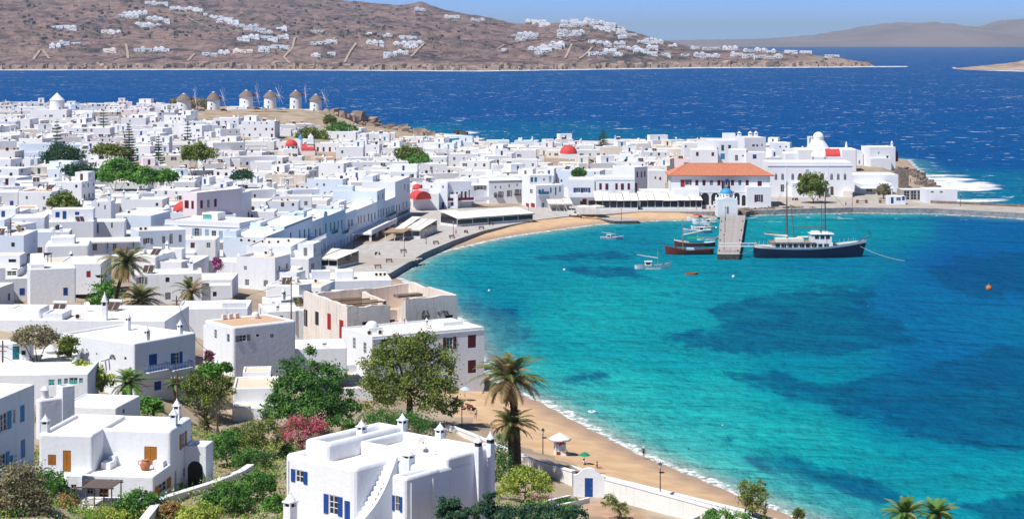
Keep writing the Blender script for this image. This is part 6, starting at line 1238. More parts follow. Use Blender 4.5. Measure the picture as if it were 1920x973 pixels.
# breakwater parapet and benches, rocks
wp=[P(x,y,PZ)for x,y in [(1745,381),(1800,383),(1920,388.5),(2150,402)]]
wall_run("breakwater_wall","low dark stone parapet along the seaward side of the breakwater",[(p.x,p.y,PZ+.9)for p in wp],.7,"stone",coping=False)
mat("hillrock",(.20,.16,.155),.97,.3,.1,col2=(.09,.075,.08))
def rocks(name,pts,n,s0,s1,seed,mt="stone",spread=2.,snap=False):
 r=np.random.default_rng(seed);V,Q=[],[];o=0;base=np.array([(x,y,z)for z in (-1,1)for x,y in ((-1,-1),(1,-1),(1,1),(-1,1))],float)
 for i in range(n):
  k=r.uniform(0,len(pts)-1.001);j=int(k);k=j if snap else k;c=np.array(pts[j])*(1-k+j)+np.array(pts[j+1])*(k-j);s=r.uniform(s0,s1);v=base*s*r.uniform(.55,1.1,3)+r.normal(size=(8,3))*s*.18;a=r.uniform(0,6.28);R=np.array([[math.cos(a),-math.sin(a),0],[math.sin(a),math.cos(a),0],[0,0,1]])
  V.append(v@R.T+c+r.normal(size=3)*np.array([spread,spread,.2]));Q+=[[o+q for q in f]for f in ((0,1,5,4),(1,2,6,5),(2,3,7,6),(3,0,4,7),(4,5,6,7),(3,2,1,0))];o+=8
 return put(name,npmesh(name,np.concatenate(V),np.array(Q),[mt]))
struct(rocks("shore_rocks",[tuple(P(x,y,.4))for x,y in ((1384,403),(1400,399),(1430,399),(1470,397),(1530,395.5))],260,.5,1.5,3,"stone",1.6),'stuff',"brown boulders piled along the shore left of the quay")
struct(rocks("cliff_rocks",[tuple(P(x,y,z))for x,y,z in ((612,212,12),(650,224,7),(690,234,3),(740,246,.5),(800,254,.3))],220,1,3.2,4,"coastrock",5),'stuff',"pale rocks along the cliff below the windmills")
o=tag(rocks("sea_rock",[tuple(P(859,250,.3)),tuple(P(866,250,1.2)),tuple(P(874,250,.2))],14,.9,2.2,5,"wetstone",.8),"jagged dark rock standing in the surf behind the town","rock")
struct(rocks("point_rocks",[tuple(P(x,y,.5))for x,y in ((1690,318),(1722,330),(1744,352),(1765,377))],120,.5,1.3,6,"stone",2),'stuff',"dark rocks where the waves break at the point")
# --- churches with red domes
def domed(label,px,ydome,rpx,ybase,d,zb,dm="domered",drum=1.5,sq=1.,body=True,cross=True):
 s=d/F;t=thing("church",label,"church",((px-CX)*s,d,zb));r=rpx*s;zt=H-(ydome+rpx*sq-HY)*s-zb;b=MB()
 if body:b.box(-r*1.15,r*1.15,-r*1.1,r*1.6,-3,max(.5,zt-drum));b.build("wall",["white"],t)
 b=MB();b.lathe((0,0,0),[(r*.97,max(0,zt-drum-.5)),(r*.97,zt)],24);b.build("drum",["white"],t,50);b=MB();b.lathe((0,0,zt),[(r*1.04,-.12),(r*1.04,.02)]+[(max(.001,r*math.cos(math.pi/2*i/8)),.02+sq*r*math.sin(math.pi/2*i/8))for i in range(9)],26,cap=False);b.build("dome",[dm],t,50)
 for a in range(8):b=MB();b.box(-.16*r,.16*r,-.03,.03,0,drum*.6);o=b.build("drum_window",["dark"],t);an=math.radians(180+22.5+45*a);o.location=(r*.97*math.cos(an),r*.97*math.sin(an),zt-drum*.85);o.rotation_euler=(0,0,an+math.pi/2)
 if cross:b=MB();z=zt+sq*r;b.box(-.06,.06,-.06,.06,z-.1,z+1.1);b.box(-.35,.35,-.06,.06,z+.6,z+.72);b.build("cross",["white"],t)
 return t,r,zt
t,r,zt=domed("church with a big crimson dome in the town before the lone pine",1066,272,16,300,905,4.5,sq=.95)
t,r,zt=domed("church with a broad red dome sunk behind the wide white roof",342,378.5,17,398,515,8,sq=.85,drum=.6)
b=MB();b.lathe((-r*1.5,-2,zt-1),[(1.1,0),(1.2,.6),(1.0,1.6),(.5,2.3),(.05,2.5)],12);b.build("bell_gable",["white"],t,50)
t,r,zt=domed("church with a red dome beside the blue-domed bell tower below the windmills",546.5,262,11.5,286,870,6.5,sq=.95);s=870/F
b=MB();x=(582-546.5)*s;b.box(x-1.5,x+1.5,0,3,-2,7.5);b.box(x-1.9,x+1.9,-.3,3.3,5.2,5.6);b.box(x-1.2,x+1.2,.3,2.7,7.5,8.6);b.lathe((x,1.5,8.6),[(1.3,0),(.05,1.5)],4);b.build("bell_tower",["white"],t)
b=MB();x=(563-546.5)*s;b.lathe((x,1,-2),[(1.0,0),(1.0,9.5)],14);b.build("lantern_tower",["white"],t,50);b=MB();b.lathe((x,1,7.5),[(1.1,0),(1.0,.8),(.5,1.8),(.02,2.2)],14,cap=False);b.build("small_dome",["domeblue"],t,60)
b=MB();x=(579-546.5)*s;b.xprism([(2-2.6*math.cos(math.pi*i/10),2.2+2.8*math.sin(math.pi*i/10))for i in range(11)],x-3.4,x+2.6);b.build("vault",["domered"],t,50);b=MB();b.box((520-546.5)*s,x+3,-.5,6,-3,2.2);b.build("side_wall",["pinkwhite"],t)
t,r,zt=domed("waterfront church with a red dome and a red barrel vault beside the tallest block",782,345,9,408,652,1.7,drum=2.0)
s=640/F;b=MB();x=(799-775)*s-1.2;b.xprism([(-6+3.0*math.cos(math.pi*i/12),4.0+2.7*math.sin(math.pi*i/12))for i in range(13)],x-2.2,x+3.2,mx=Matrix.Rotation(math.radians(-60),4,'Z')@ Matrix.Translation((4.5,3,0)));b.build("vault",["domered"],t,50)
b=MB();b.box(-1,(818-775)*s,-7,-.5,-2,5.6);b.box((780-775)*s,(800-775)*s,-7.3,-7,5.6,7.4);b.build("nave_wall",["white"],t)
# --- windmills on the hill
def windmill(label,px,yb,yt_wall,yapex,wpx,d,hubz=None,az=25,red=True,sails=10):
 s=d/F;zb=H-(yb-HY)*s;r=wpx*s/2;hw=(yb-yt_wall)*s;hc=(yt_wall-yapex)*s;t=thing("windmill",label,"windmill",((px-CX)*s,d,zb),math.radians(az),"round windmills on the hill");b=MB();b.lathe((0,0,0),[(r,-2),(r*.98,0),(r*.94,hw*.6),(r*.92,hw)],24);b.build("tower",["white"],t,50)
 b=MB();b.lathe((0,0,hw),[(r*1.10,-.15),(r*1.08,.05),(r*.78,hc*.42),(r*.42,hc*.78),(r*.16,hc*.98),(.02,hc*1.02)],22,cap=False);b.build("thatch_cap",["thatch"],t,50)
 b=MB();b.lathe((0,0,hw+hc*.92),[(r*.22,0),(r*.2,.3),(.02,.6)],10);b.build("cap_tip",["white"],t)
 L=r*1.55;hz3=hw+hc*.12;b=MB();b.tube((0,0,hz3),(L,0,hz3+.3),.22,.16);b.build("axle",["red" if red else "whitepaint"],t);R=r*1.75
 if red:b=MB();b.box(r*.55,r*1.12,-r*.35,r*.35,hw-.1,hw+hc*.34);b.build("cap_dormer",["maroon"],t)
 for k in range(sails):
  a=2*math.pi*k/sails+.2;b=MB();e=(L,R*math.cos(a),hz3+.3+R*math.sin(a));b.tube((L,0,hz3+.3),e,.065,.045,5);b.build("sail_spoke",["whitepaint"],t)
 b=MB();b.tube((L,0,hz3+.3),(L+2.0,0,hz3+.35),.09,.05);b.build("bowsprit",["whitepaint"],t)
 for u,v in ((-.5,hw*.12),(-.35,hw*.55)):b=MB();b.box(-.35,.35,-.06,.06,0,1.6 if v<hw*.3 else .8);o=b.build("door" if v<hw*.3 else "window",["dark"],t);an=math.radians(-90-az)+u*.4;o.location=(r*.97*math.cos(an),r*.97*math.sin(an),v);o.rotation_euler=(0,0,an+math.pi/2)
 return t
for i,(px,yb,yt,ya,w_,d_,rd)in enumerate(((344.5,211,188,176,28,1165,1),(400,208,187,172.6,24.5,1175,1),(461.7,206,181,169.6,27,1185,1),(506.5,205.5,182,170.6,24.5,1185,0),(554.5,206,180,170,23.5,1180,1),(592,211,188.5,177.5,23.5,1170,1))):
 windmill(("windmill with a wide shaggy thatch cap, leftmost of the row","windmill with a thatch cap beside the brown bushes, second from the left","stout windmill with a low white annexe at its foot","windmill with a plain white axle instead of a red one","tallest and slimmest windmill, beside the curved wall","short windmill with a bright red hub, nearest the cliff")[i],px,yb,yt,ya,w_,d_,red=bool(rd),az=(20,28,22,35,15,30)[i])
d_=1010;s=d_/F;t=thing("windmill","old round mill with a smooth white cone roof at the left skyline","windmill",((107-CX)*s,d_,H-(205-HY)*s));b=MB();b.lathe((0,0,-2),[(3.9,0),(3.85,7.2)],24);b.build("tower",["white"],t,50);b=MB();b.lathe((0,0,4.9),[(4.1,0),(.05,4.0)],24,cap=False);b.build("cone_roof",["white"],t,50)
# stone terraces and annexes on the windmill hill
wall_run("retaining_wall","long brown stone retaining wall below the windmills",[P(x,y,z)for x,y,z in ((428,210,16.6),(470,210,17),(496,208.5,17.2),(535,209,17),(560,215,15),(588,220,13.5))],1.0,"stone",coping=False)
wall_run("retaining_wall","darker lower stone wall beneath the sandy slope of the windmills",[P(x,y,z)for x,y,z in ((474,236,10.5),(512,229,12),(536,226,12.5),(566,228,12.5),(596,226,12.5),(606,224,12))],1.0,"stone",coping=False)
h=PxHouse("white_house","low white annexe at the foot of the third windmill",425,463,200.5,208,0,9,d=1172,zb=15);h.body([(459,200,204,3,"n"),(445,202,204,3,"n")],par=.2);h.done()
h=PxHouse("white_house","small white annexe with one window between the two right windmills",543,587,206,218,0,9,d=1150,zb=13);h.body([(576,209,214,4,"o:grey")],par=.2);h.done()
hr=random.Random(8);cpts=[tuple(on_hill(x,interp(x,coast)-hr.uniform(.4,6)))for x in [hr.uniform(-20,1630)for k in range(420)]]
struct(rocks("coast_rocks",cpts,700,2,8,15,"coastrock",1.5,True),'stuff',"grey broken rocks along the foot of the far hillside")
hpts=[]
while len(hpts)<420:
 x=hr.choice([hr.uniform(-20,900),hr.gauss(680,120),hr.gauss(180,160)]);y=hr.uniform(0,75)
 if -30<x<1000 and y>interp(x,ridge)+2.5:hpts.append(tuple(on_hill(x,y)))
struct(rocks("hill_rocks",hpts,900,1.5,5.5,16,"hillrock",2,True),'stuff',"dark boulders scattered over the upper hillside")
# ------------------------------------------------------------------ the rest of the town
LM=[("the church below the windmills",546,268),("the lone seaside pine",1131,262),("the big crimson dome",1066,283),("the tallest dark pine",242,268),("the white cone mill",107,195),("the leftmost windmill",344,200),("the tallest waterfront block",755,352),
 ("the round mid-town tree",768,292),("the bright green grove",240,320),("the crimson-shuttered pink house",395,378),("the broad sunken red dome",335,388),("the round olive tree",120,382),("the tiled hall",1350,320),("the tallest palm",237,480),("the neoclassical house",400,440),
 ("the sparse skyline pine",195,228),("the thin sparse pine",352,240),("the dark tree clump",370,288),("the sandy windmill slope",490,225),("the maroon-railed terrace",865,362),("the grey-shuttered big house",950,362),("the turquoise balcony",1020,370),("the maroon-shuttered house",1155,352),
 ("the roofless ruin",700,570),("the magenta bougainvillea",408,498),("the white cube house",97,540),("the row's curved pediment",627,415),("the ochre waterfront windows",688,405),("the far-left pine",105,270),("the tallest windmill",554,190),("the peach house",1100,307)]
ORD=["nearest","second","third","fourth","fifth","sixth","seventh","eighth","ninth","tenth","eleventh","twelfth","thirteenth","fourteenth","fifteenth","sixteenth","seventeenth","eighteenth","nineteenth","twentieth"]
REL=[]
def relate(items):
 """labels: the look, then the place told from the nearest landmark"""
 cells={}
 for o,look,x,y in items:
  nm,lx,ly=min(LM,key=lambda l:(l[1]-x)**2+((l[2]-y)*1.8)**2);dx,dy=x-lx,(y-ly)*1.8
  sec=("behind" if dy<0 else "in front of")if abs(dy)>abs(dx)else ("left of" if dx<0 else "right of");cells.setdefault((nm,sec),[]).append((dx*dx+dy*dy,o,look))
 for (nm,sec),l in cells.items():
  for i,(_,o,look)in enumerate(sorted(l,key=lambda q:q[0])):t=f", {ORD[i] if i < 20 else str(i+1)+'th'} {sec} {nm}";lk=look;lk=lk.split(" and a ")[0]if len((lk+t).replace('-',' ').split())>16 else lk;lk=lk.split(' ',1)[1]if len((lk+t).replace('-',' ').split())>16 else lk;o['label']=lk+t
keep_px=[[(425,258),(480,250),(600,240),(690,262),(690,190),(425,190)],[(315,238),(430,238),(430,150),(315,150)]]
no_world=[[tuple(P(x,y,PZ)[:2])for x,y in q]for q in ([(640,552),(700,519),(732,512),(795,474),(850,451),(905,433),(960,421),(1010,412),(1060,406),(1135,402),(1346,397),(1346,386),(1060,384),(830,390),(770,392),(650,436),(560,480),(545,548)],)]
cand=[]
KEEP=[(1040,1092,306,915),(526,604,294,880),(1116,1146,272,960),(320,364,392,515),(748,802,304,775),(190,332,337,600),(128,178,330,606),(338,408,301,690),(90,152,304,690),(222,264,286,690),(284,312,290,700),(178,212,240,900),(338,368,250,860),(338,442,398,508),(98,146,392,492),(85,130,206,1010),(200,300,610,330),(150,220,600,330),(330,400,575,345),(1070,1100,332,700),(432,478,336,600),(560,665,262,960)]
fr=random.Random(21);y=300.
while y<1245:
 sx=12.5+(y-300)*.0042;x=-.30*y-20+fr.uniform(0,sx)
 while x<.16*y+30:
  cand.append((x+fr.uniform(-2.5,2.5),y+fr.uniform(-4,4)));x+=sx*fr.uniform(.85,1.25)
 y+=15+(y-300)*.016
cp=np.array(cand);czz=height(cp);csd=sdist(cp);ok=(csd>9)&(czz>.9)
ppx=CX+F*cp[:,0]/cp[:,1];ppy=HY+F*(H-czz)/cp[:,1];pin=np.stack([ppx,ppy],1)
for q in keep_px:ok&=~inside(pin,q)
for q in no_world:ok&=~inside(cp,q)
ok&=~((cp[:,1]<470)&(ppx>560));ok&=~((cp[:,1]<330)&(ppx>430));ok&=~((ppx>1230)&(cp[:,1]<800));ok&=(ppx<1480);ok&=(ppx>-160)
ok&=~((ppx>1260)&(cp[:,1]>930));ok&=~((cp[:,1]<620)&(ppx>735));ok&=~((cp[:,1]<660)&(ppx>820))
for tx,ty,rr_ in ((768,300,26),(240,328,40),(300,332,26),(190,326,24),(370,292,30),(120,385,20),(105,292,26),(242,288,16),(600,252,24),(650,244,16),(455,334,14),(1085,328,10),(546,275,14)):
 ok&=~(((ppx-tx)/rr_)**2+((ppy-ty)/(rr_*.45))**2<1)
spec=[]
foot0=list(FOOT)
fa=np.array([(f[0],f[1],f[2])for f in foot0])
for (x,y),z,good in zip(cand,czz,ok):
 if not good:continue
 big=y>800;big=y>620;w_=fr.uniform(7.5,12.5)*(fr.uniform(1.3,1.9)if big and fr.random()<.55 else 1.1);dp=fr.uniform(7,11.5);r=math.hypot(w_,dp)/2
 if (np.hypot(fa[:,0]-x,(fa[:,1]-y))<fa[:,2]*.82+r*.62).any():continue
 st=fr.random();hgt_=fr.uniform(3.0,4.2)if st<(.62 if big else .45)else (fr.uniform(5.4,6.9)if st<.95 else fr.uniform(8,9));yaw=math.radians(fr.choice([-12,-6,-18,16,22,4])+fr.uniform(-7,7))
 if y>1020:hgt_=min(hgt_,5.2)
 if x/y*F+CX>640 and y>880:hgt_=min(hgt_,4.6)
 pcx=x/y*F+CX;hwp=(w_*.5*abs(math.cos(yaw))+dp*.5)*F/y;lim=np.interp(pcx,[-200,330,430,600,640,700,740,1000,1250,1290],[186,194,222,226,234,246,257,261,263,262])
 for a_,b_,yv,dv in KEEP:
  if y<dv and pcx+hwp>a_ and pcx-hwp<b_:lim=max(lim,yv)
 hgt_=min(hgt_,H-(lim-HY)*y/F-z)
 if hgt_<2.5:continue
 spec.append([x,y,z,w_,dp,hgt_,yaw])
# what shows: skyline from front to back
sky_=np.full(2300,1e9);order=sorted([(f[1],0,f)for f in foot0]+[(s[1],1,s)for s in spec],key=lambda q:q[0]);vis={}
for d,k,q in order:
 if k==0:xw,zt,hw_=q[0],q[3],(abs(q[4]*math.cos(q[6]))+abs(q[5]*math.sin(q[6])))
 else:xw,zt,hw_=q[0],q[2]+q[5],q[3]*.5*abs(math.cos(q[6]))+q[4]*.5*abs(math.sin(q[6]))
 a,b_=int(CX+F*(xw-hw_)/d)+200,int(CX+F*(xw+hw_)/d)+200;a,b_=max(0,a),min(2299,b_)
 if b_<=a:continue
 top=HY+F*(H-zt)/d;seg=sky_[a:b_]
 if k:bot=HY+F*(H-q[2])/d;vis[id(q)]=float(np.clip(np.minimum(seg,bot)-top,0,None).sum())if (a>200-40 and b_<2200)else 0
 sky_[a:b_]=np.minimum(seg,top)
spec.sort(key=lambda s:-vis.get(id(s),0));N_IND=215
PAL=[("blue","blue shutters",.26),("cyan","bright blue shutters",.07),("grey","grey windows",.30),("green","green shutters",.09),("maroon","dark red shutters",.09),("teal","teal shutters",.08),("brown","brown windows",.11)]
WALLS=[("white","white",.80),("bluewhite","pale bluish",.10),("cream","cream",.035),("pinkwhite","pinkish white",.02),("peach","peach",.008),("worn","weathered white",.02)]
pick=lambda L:fr.choices(L,[q[2]for q in L])[0]
rel_items,gear_items=[],[];gk={"ac":0,"solar":0,"tank":0,"wtank":0,"dish":0}
def gen_house(s):
 x,y,z,w_,dp,hh,yaw=s;wl,wn_,_=pick(WALLS);col,cn,_=pick(PAL);two=hh>5
 rf=fr.choices(["roofwhite","roofcream","rooftan"],[.74,.2,.06])[0]
 h=House("white_house","","house",(x,y,z),yaw,wall=wl,roof=rf)
 def row(L,zs):
  o=[];n=max(1,int(L/fr.uniform(2.6,4.2)))
  for zz in zs:
   for i in range(n):
    if fr.random()<.38:continue
    u=L*(i+.5)/n+fr.uniform(-.3,.3);t=fr.random();k=fr.choice(["o","s","s","w" if L/n>3 else "s"]);c=col
    if zz<1 and t<.3:o.append((u,.05,1.0,2.1,"d:"+col))
    elif t<.45:o.append((u,zz+1.0,.7,.9,"n" if fr.random()<.5 else "o:frame"))
    else:o.append((u,zz+.8,1.0,1.3,f"{k}:{c}"))
  return o
 zs=[0,3.0,6][:(3 if hh>7.5 else 2 if two else 1)];r=fr.choice([0,0,.25,.4])if y<620 else 0
 h.vol(-w_/2,w_/2,0,dp,-3,hh,par=fr.uniform(.15,.6),r=r,ops={'S':row(w_,zs),'E':row(dp,zs),'W':row(dp,zs)});tops=[(0,dp*.5,hh)]
 t=fr.random();extra=""
 if t<.22:a=fr.uniform(.3,.55)*w_;sgn=fr.choice([-1,1]);xx=sgn*(w_/2-a/2-.1);e=fr.uniform(2.2,2.9);h.vol(xx-a/2,xx+a/2,dp*fr.uniform(.35,.5),dp-.1,hh-.6,hh+e,par=.2,ops={'S':[(a*.5,hh+.05,.9,1.9,("d:" if fr.random()<.5 else "s:")+col)],'E':[(1.4,hh+.9,.7,.9,"n")]});extra=" and a roof room"
 elif t<.62:a=fr.uniform(3,5.5);b_=fr.uniform(3,5);h.vol(w_/2-.1,w_/2+a,1.0,1.0+b_,-3,max(2.6,hh*.55),par=.2,ops={'S':row(a,[0])});extra=" and a low side wing"
 elif t<.76:h.vol(-w_/2-.02,w_/2*.1,-fr.uniform(2,3.4),.05,-3,max(2.5,hh*.5),par=.5,ops={'S':row(w_*.55,[0])});extra=" and a front terrace"
 nc=fr.choice([0,1,1,2])
 for i in range(nc):h.chimney(fr.uniform(-w_/2+.6,w_/2-.6),fr.choice([.5,dp-.6]),hh-.2,fr.uniform(1.1,2.0),fr.uniform(.45,.7))
 if fr.random()<.25:b=MB();xx=fr.uniform(-w_/3,w_/3);b.box(xx-1,xx+1,dp*.6,dp*.6+1.6,hh-.5,hh+fr.uniform(.4,1.2));h.part("roof_hatch",b,["white"])
 h.done(50 if r else None);st_="three-storey" if hh>7.5 else "two-storey" if two else "single-storey"
 rel_items.append((h.root,f"{st_} {wn_} house with {cn if h.nw else 'blank walls'}"+(extra if len(extra.split())<=4 else ""),*PX(Vector((x,y,z+hh)))))
 for _ in range(fr.choices([0,1,2,3],[.25,.4,.25,.1])[0]):
  what=fr.choices(["ac","solar","tank","wtank","dish"],[.4,.25,.12,.12,.11])[0]
  if gk[what]>=60:continue
  gk[what]+=1;p=h.world(fr.uniform(-w_/2+1.4,w_/2-1.4),fr.uniform(1.2,dp-1.4),hh-.15)
  mk={"ac":mk_ac,"solar":mk_solar,"tank":mk_tank("blackmetal"),"wtank":mk_tank("whitepaint",.6,1.0),"dish":mk_dish}[what]
  o=proto_copy(what,mk,p,yaw+fr.uniform(-.4,.4),"");gear_items.append((what,o,*PX(p)))
 if fr.random()<.18:
  p=h.world(fr.uniform(-w_/2+1,w_/2-1),fr.uniform(1.0,dp-1.4),hh-.15);t=proto_copy("pot",mk_pot,p,0,"");gear_items.append(("pot",t,*PX(p)))
def mk_pot():
 t=thing("plant_pot","","plant pot");b=MB();b.lathe((0,0,0),[(.3,0),(.42,.55),(.46,.6),(.4,.62)],12);b.build("pot",["terracotta"],t);V,Q,mi=crown_arrays([(0,0,.95,.5,.5,.45)],14,14,.12,5);put("leaves",npmesh("leaves",V,Q,tones("green"),mi),t);return t
for s in spec[:N_IND]:gen_house(s)
relate(rel_items)
GL={"ac":"boxy air conditioner on a flat roof","solar":"solar water heater on a flat roof","tank":"black water tank on a flat roof","wtank":"white water tank on a flat roof","dish":"satellite dish on a flat roof","pot":"potted plant on a flat roof"}
for k in GL:relate([(o,GL[k],x,y)for w_,o,x,y in gear_items if w_==k])
# the houses past the limit, joined
dm=MB();DM=["white","bluewhite","cream","pinkwhite","roofwhite","roofcream","dark","blue","brown","teal","maroon"]
for x,y,z,w_,dp,hh,yaw in spec[N_IND:]:
 mx=Matrix.Translation((x,y,z))@ Matrix.Rotation(yaw,4,'Z');wm=fr.choices([0,1,2,3],[.80,.12,.05,.03])[0]
 def blk(x0,x1,y0,y1,z0,z1):
  dm.box(x0,x1,y0,y1,z0,z1,wm,False,mx);pr=.25;t=.25;rm=fr.choice([4,4,4,5])
  dm.box(x0,x1,y0,y0+t,z1+.002,z1+pr,wm,False,mx);dm.box(x1-t,x1,y0+t,y1-t,z1+.002,z1+pr,wm,False,mx);dm.box(x0,x0+t,y0+t,y1-t,z1+.002,z1+pr,wm,False,mx);dm.box(x0,x1,y1-t,y1,z1+.002,z1+pr,wm,False,mx);dm.box(x0+t,x1-t,y0+t,y1-t,z1-.1,z1+.01,rm,False,mx)
 blk(-w_/2,w_/2,0,dp,-3,hh);c=fr.choice([6,7,8,9,10,6])
 for zz in ([.9,3.7]if hh>5 else [.9]):
  n=int(w_/2.6)
  for i in range(n):
   if fr.random()<.5:continue
   u=-w_/2+w_*(i+.5)/n;dm.box(u-.45,u+.45,-.05,.1,zz,zz+1.2,c,True,mx)
  for i in range(2):u=dp*(i+.5)/2;dm.box(w_/2-.1,w_/2+.05,u-.45,u+.45,zz,zz+1.2,c,True,mx)
 if fr.random()<.22:a=w_*fr.uniform(.3,.5);sg=fr.choice([-1,1]);xx=sg*(w_/2-a/2-.3);blk(xx-a/2,xx+a/2,dp*.4,dp-.3,hh-.1,hh+2.4);dm.box(xx-.4,xx+.4,dp*.4-.05,dp*.4+.1,hh+.2,hh+2,c,True,mx)
 for i in range(fr.choice([1,2,3])):u,v,q=fr.uniform(-w_/2+.8,w_/2-.8),fr.uniform(.6,dp-.8),fr.uniform(.25,.6);dm.box(u-q,u+q,v-q*.6,v+q*.6,hh,hh+fr.uniform(.5,1.5),fr.choice([0,0,8,6,5]),True,mx)
if dm.f:struct(dm.build("distant_houses",DM),'stuff',"the small white houses packed between and behind the nearer ones")
# ------------------------------------------------------------------ villas on the hills across the water
VILLAS=[(118,56,46),(103,92,20),(120,86,18),(143,85,16),(216,64,20),(201,64,22),(205,100,24),(247,30,34),(233,34,20),(262,29,26),(285,38,20),(268,50,30),(286,52,28),(293,10,40),(345,20,50),(370,25,18),(405,37,24),(425,40,22),(437,46,20),(470,56,26),(485,60,24),(528,59,20),(470,74,30),(505,75,36),(531,73,20),(500,94,30),(526,93,30),(268,97,30),(302,98,30),(393,106,26),(420,103,20),(455,100,36),(600,85,32),(622,82,20),(592,107,16),(621,104,14),(595,62,22),
 (788,22,18),(847,36,26),(896,41,24),(694,68,16),(721,71,26),(703,85,30),(765,75,30),(751,87,26),(780,85,26),(770,92,24),(741,106,40),(755,102,20),(1005,43,36),(1077,39,14),(1105,38,18),(1071,46,26),(1091,47,20),(1123,44,16),(1144,50,18),(1107,49,14),(1128,55,18),(1166,54,10),(1166,66,18),(1184,69,18),(1217,77,16),(1234,81,18),(1261,89,16),(1065,63,36),(1085,64,20),(990,68,36),(972,70,22),(1012,97,40),(1033,93,36),(1046,86,26),(1132,85,22),(1111,81,12),(1162,86,20),(1122,105,30),(1143,99,24),(1186,95,24),(1159,107,16),(1217,104,28),(1223,93,20),(1198,100,18),(1249,106,16),(945,97,9),
 (1304,93,16),(1335,94,30),(1369,94,26),(1286,107,14),(1313,108,20),(1337,110,24),(1405,98,16),(1381,106,20),(1404,109,20),(1427,98,22),(1426,111,20),(1453,111,26),(1446,100,16),(1483,101,22),(1511,102,20),(1561,109,24)]
vr=random.Random(3);vnames=[]
VILLAS+=[(x+vr.uniform(-20,22),y+vr.uniform(3,7),vr.uniform(12,24))for x,y,w_ in VILLAS if (960<x<1260 and y<98)or (230<x<530 and 20<y<100 and vr.random()<.6)]
for i,(vx,vy,vw)in enumerate(VILLAS):
 g=on_hill(vx,vy);s=g.y/F;w_=vw*s*1.12;b=MB();x=-w_/2;beige=i in (5,6,31,36);n=max(1,round(w_/15));nwin=0
 for k in range(n):
  a=w_/n;hh=vr.uniform(6.2,9.2)*(.85 if vw<18 else 1)*(1.15 if vy<60 else 1);y0=vr.uniform(-2,2.5);dp=vr.uniform(7,10);b.box(x+.05,x+a-.05,y0,y0+dp,-9,hh,0,False);b.box(x+.35,x+a-.35,y0+.3,y0+dp-.3,hh,hh+.02,2,False)
  b.box(x+.05,x+a-.05,y0+.002,y0+.25,hh+.001,hh+.4,0,False)
  for j in range(max(1,int(a/3.2))):
   if vr.random()<.2:continue
   u=x+a*(j+.5)/max(1,int(a/3.2));z=vr.choice([1.0,1.0,3.6 if hh>5.5 else 1.0]);b.box(u-1,u+1,y0-.08,y0+.1,z,z+2.1,1);nwin+=1
  if vr.random()<.45:b.box(x+a*.2,x+a*.7,y0+dp*.4,y0+dp,hh,hh+2.8,0,False)
  if vr.random()<.35:b.box(x+.2,x+a-.2,y0-2.6,y0-.02,-9,1.0,3,False)
  x+=a
 o=b.build("hillside_villa",["cream" if beige else "white","dark","roofwhite","stone"]);o.location=(g.x,g.y,g.z);o.rotation_euler=(0,0,vr.uniform(-.25,.25));vnames.append((o,("beige unfinished" if beige else "white")+(" long terraced villa" if vw>30 else " cubic villa" if vw>17 else " small villa"),vx,vy));tag(o,"","villa","villas on the hillside across the water")
LM_t=LM;LM=[("the steep upper-left road",370,42),("the far-left forked road",76,103),("the short upright road",238,98),("the winding mid-hill road",540,100),("the straight slanting road",657,100),("the right slanting road",784,95),("the rocky summit",790,8),("the bare brown saddle",900,55),("the hilltop village crest",1100,42),("the right curving road",1068,95),("the village's descending edge",1215,78),("the tip of the headland",1590,112),("the headland's first houses",1340,98),("the headland's middle",1440,104)]
relate(vnames);LM=LM_t
# scrub and terrace walls on the hills
r=np.random.default_rng(17);V,Q=[],[];o_=0;cubes=np.array([(x,y,z)for z in (0,1)for x,y in ((-1,-1),(1,-1),(1,1),(-1,1))],float)
scr=[]
for vx,vy,vw in VILLAS:
 for k in range(3):scr.append((vx+r.normal()*vw*.7,vy+abs(r.normal())*3+1.5,r.uniform(1.0,2.6)))
for k in range(260):scr.append((r.uniform(-20,1300),r.uniform(30,122),r.uniform(.8,2.2)))
c_,lb=[],[]
for sx_2,sy_2,rr_ in scr:
 if not (0<sx_2<1620)or sy_2<interp(sx_2,ridge)+3 or sy_2>interp(sx_2,coast)-4:continue
 g=on_hill(sx_2,sy_2);lb.append((g.x,g.y,g.z+rr_*.4,rr_*2.2,rr_*1.6,rr_))
V,Q,mi=crown_arrays(lb,len(lb)*3,9,1.1,9,spread=.35);struct(put("scrub",npmesh("scrub",V,Q,tones("pine"),mi)),'stuff',"dark scrub dotted over the brown hillside")
tw=MB()
for k in range(80):
 ax,ay=r.uniform(0,1300),r.uniform(25,120);L_=r.uniform(14,60);sl_k=r.normal()*.12;prev=None
 if ay<interp(ax,ridge)+4 or ay>interp(ax,coast)-5:continue
 for j in range(6):
  qx=ax+L_*j/5;qy=ay+sl_k*L_*j/5+math.sin(j+k)*1.0
  if qy<interp(qx,ridge)+3 or qy>interp(qx,coast)-3:prev=None;continue
  g=on_hill(qx,qy)
  if prev is not None and abs(prev.y-g.y)<120:tw.add([(prev.x,prev.y,prev.z-2),(g.x,g.y,g.z-2),(g.x,g.y,g.z+1.2),(prev.x,prev.y,prev.z+1.2),(prev.x,prev.y+1.2,prev.z-2),(g.x,g.y+1.2,g.z-2),(g.x,g.y+1.2,g.z+1.2),(prev.x,prev.y+1.2,prev.z+1.2)],[(0,1,2,3),(3,2,6,7),(5,4,7,6)])
  prev=g
struct(tw.build("terrace_walls",["stone"]),'stuff',"dry-stone walls crossing the brown hillside")
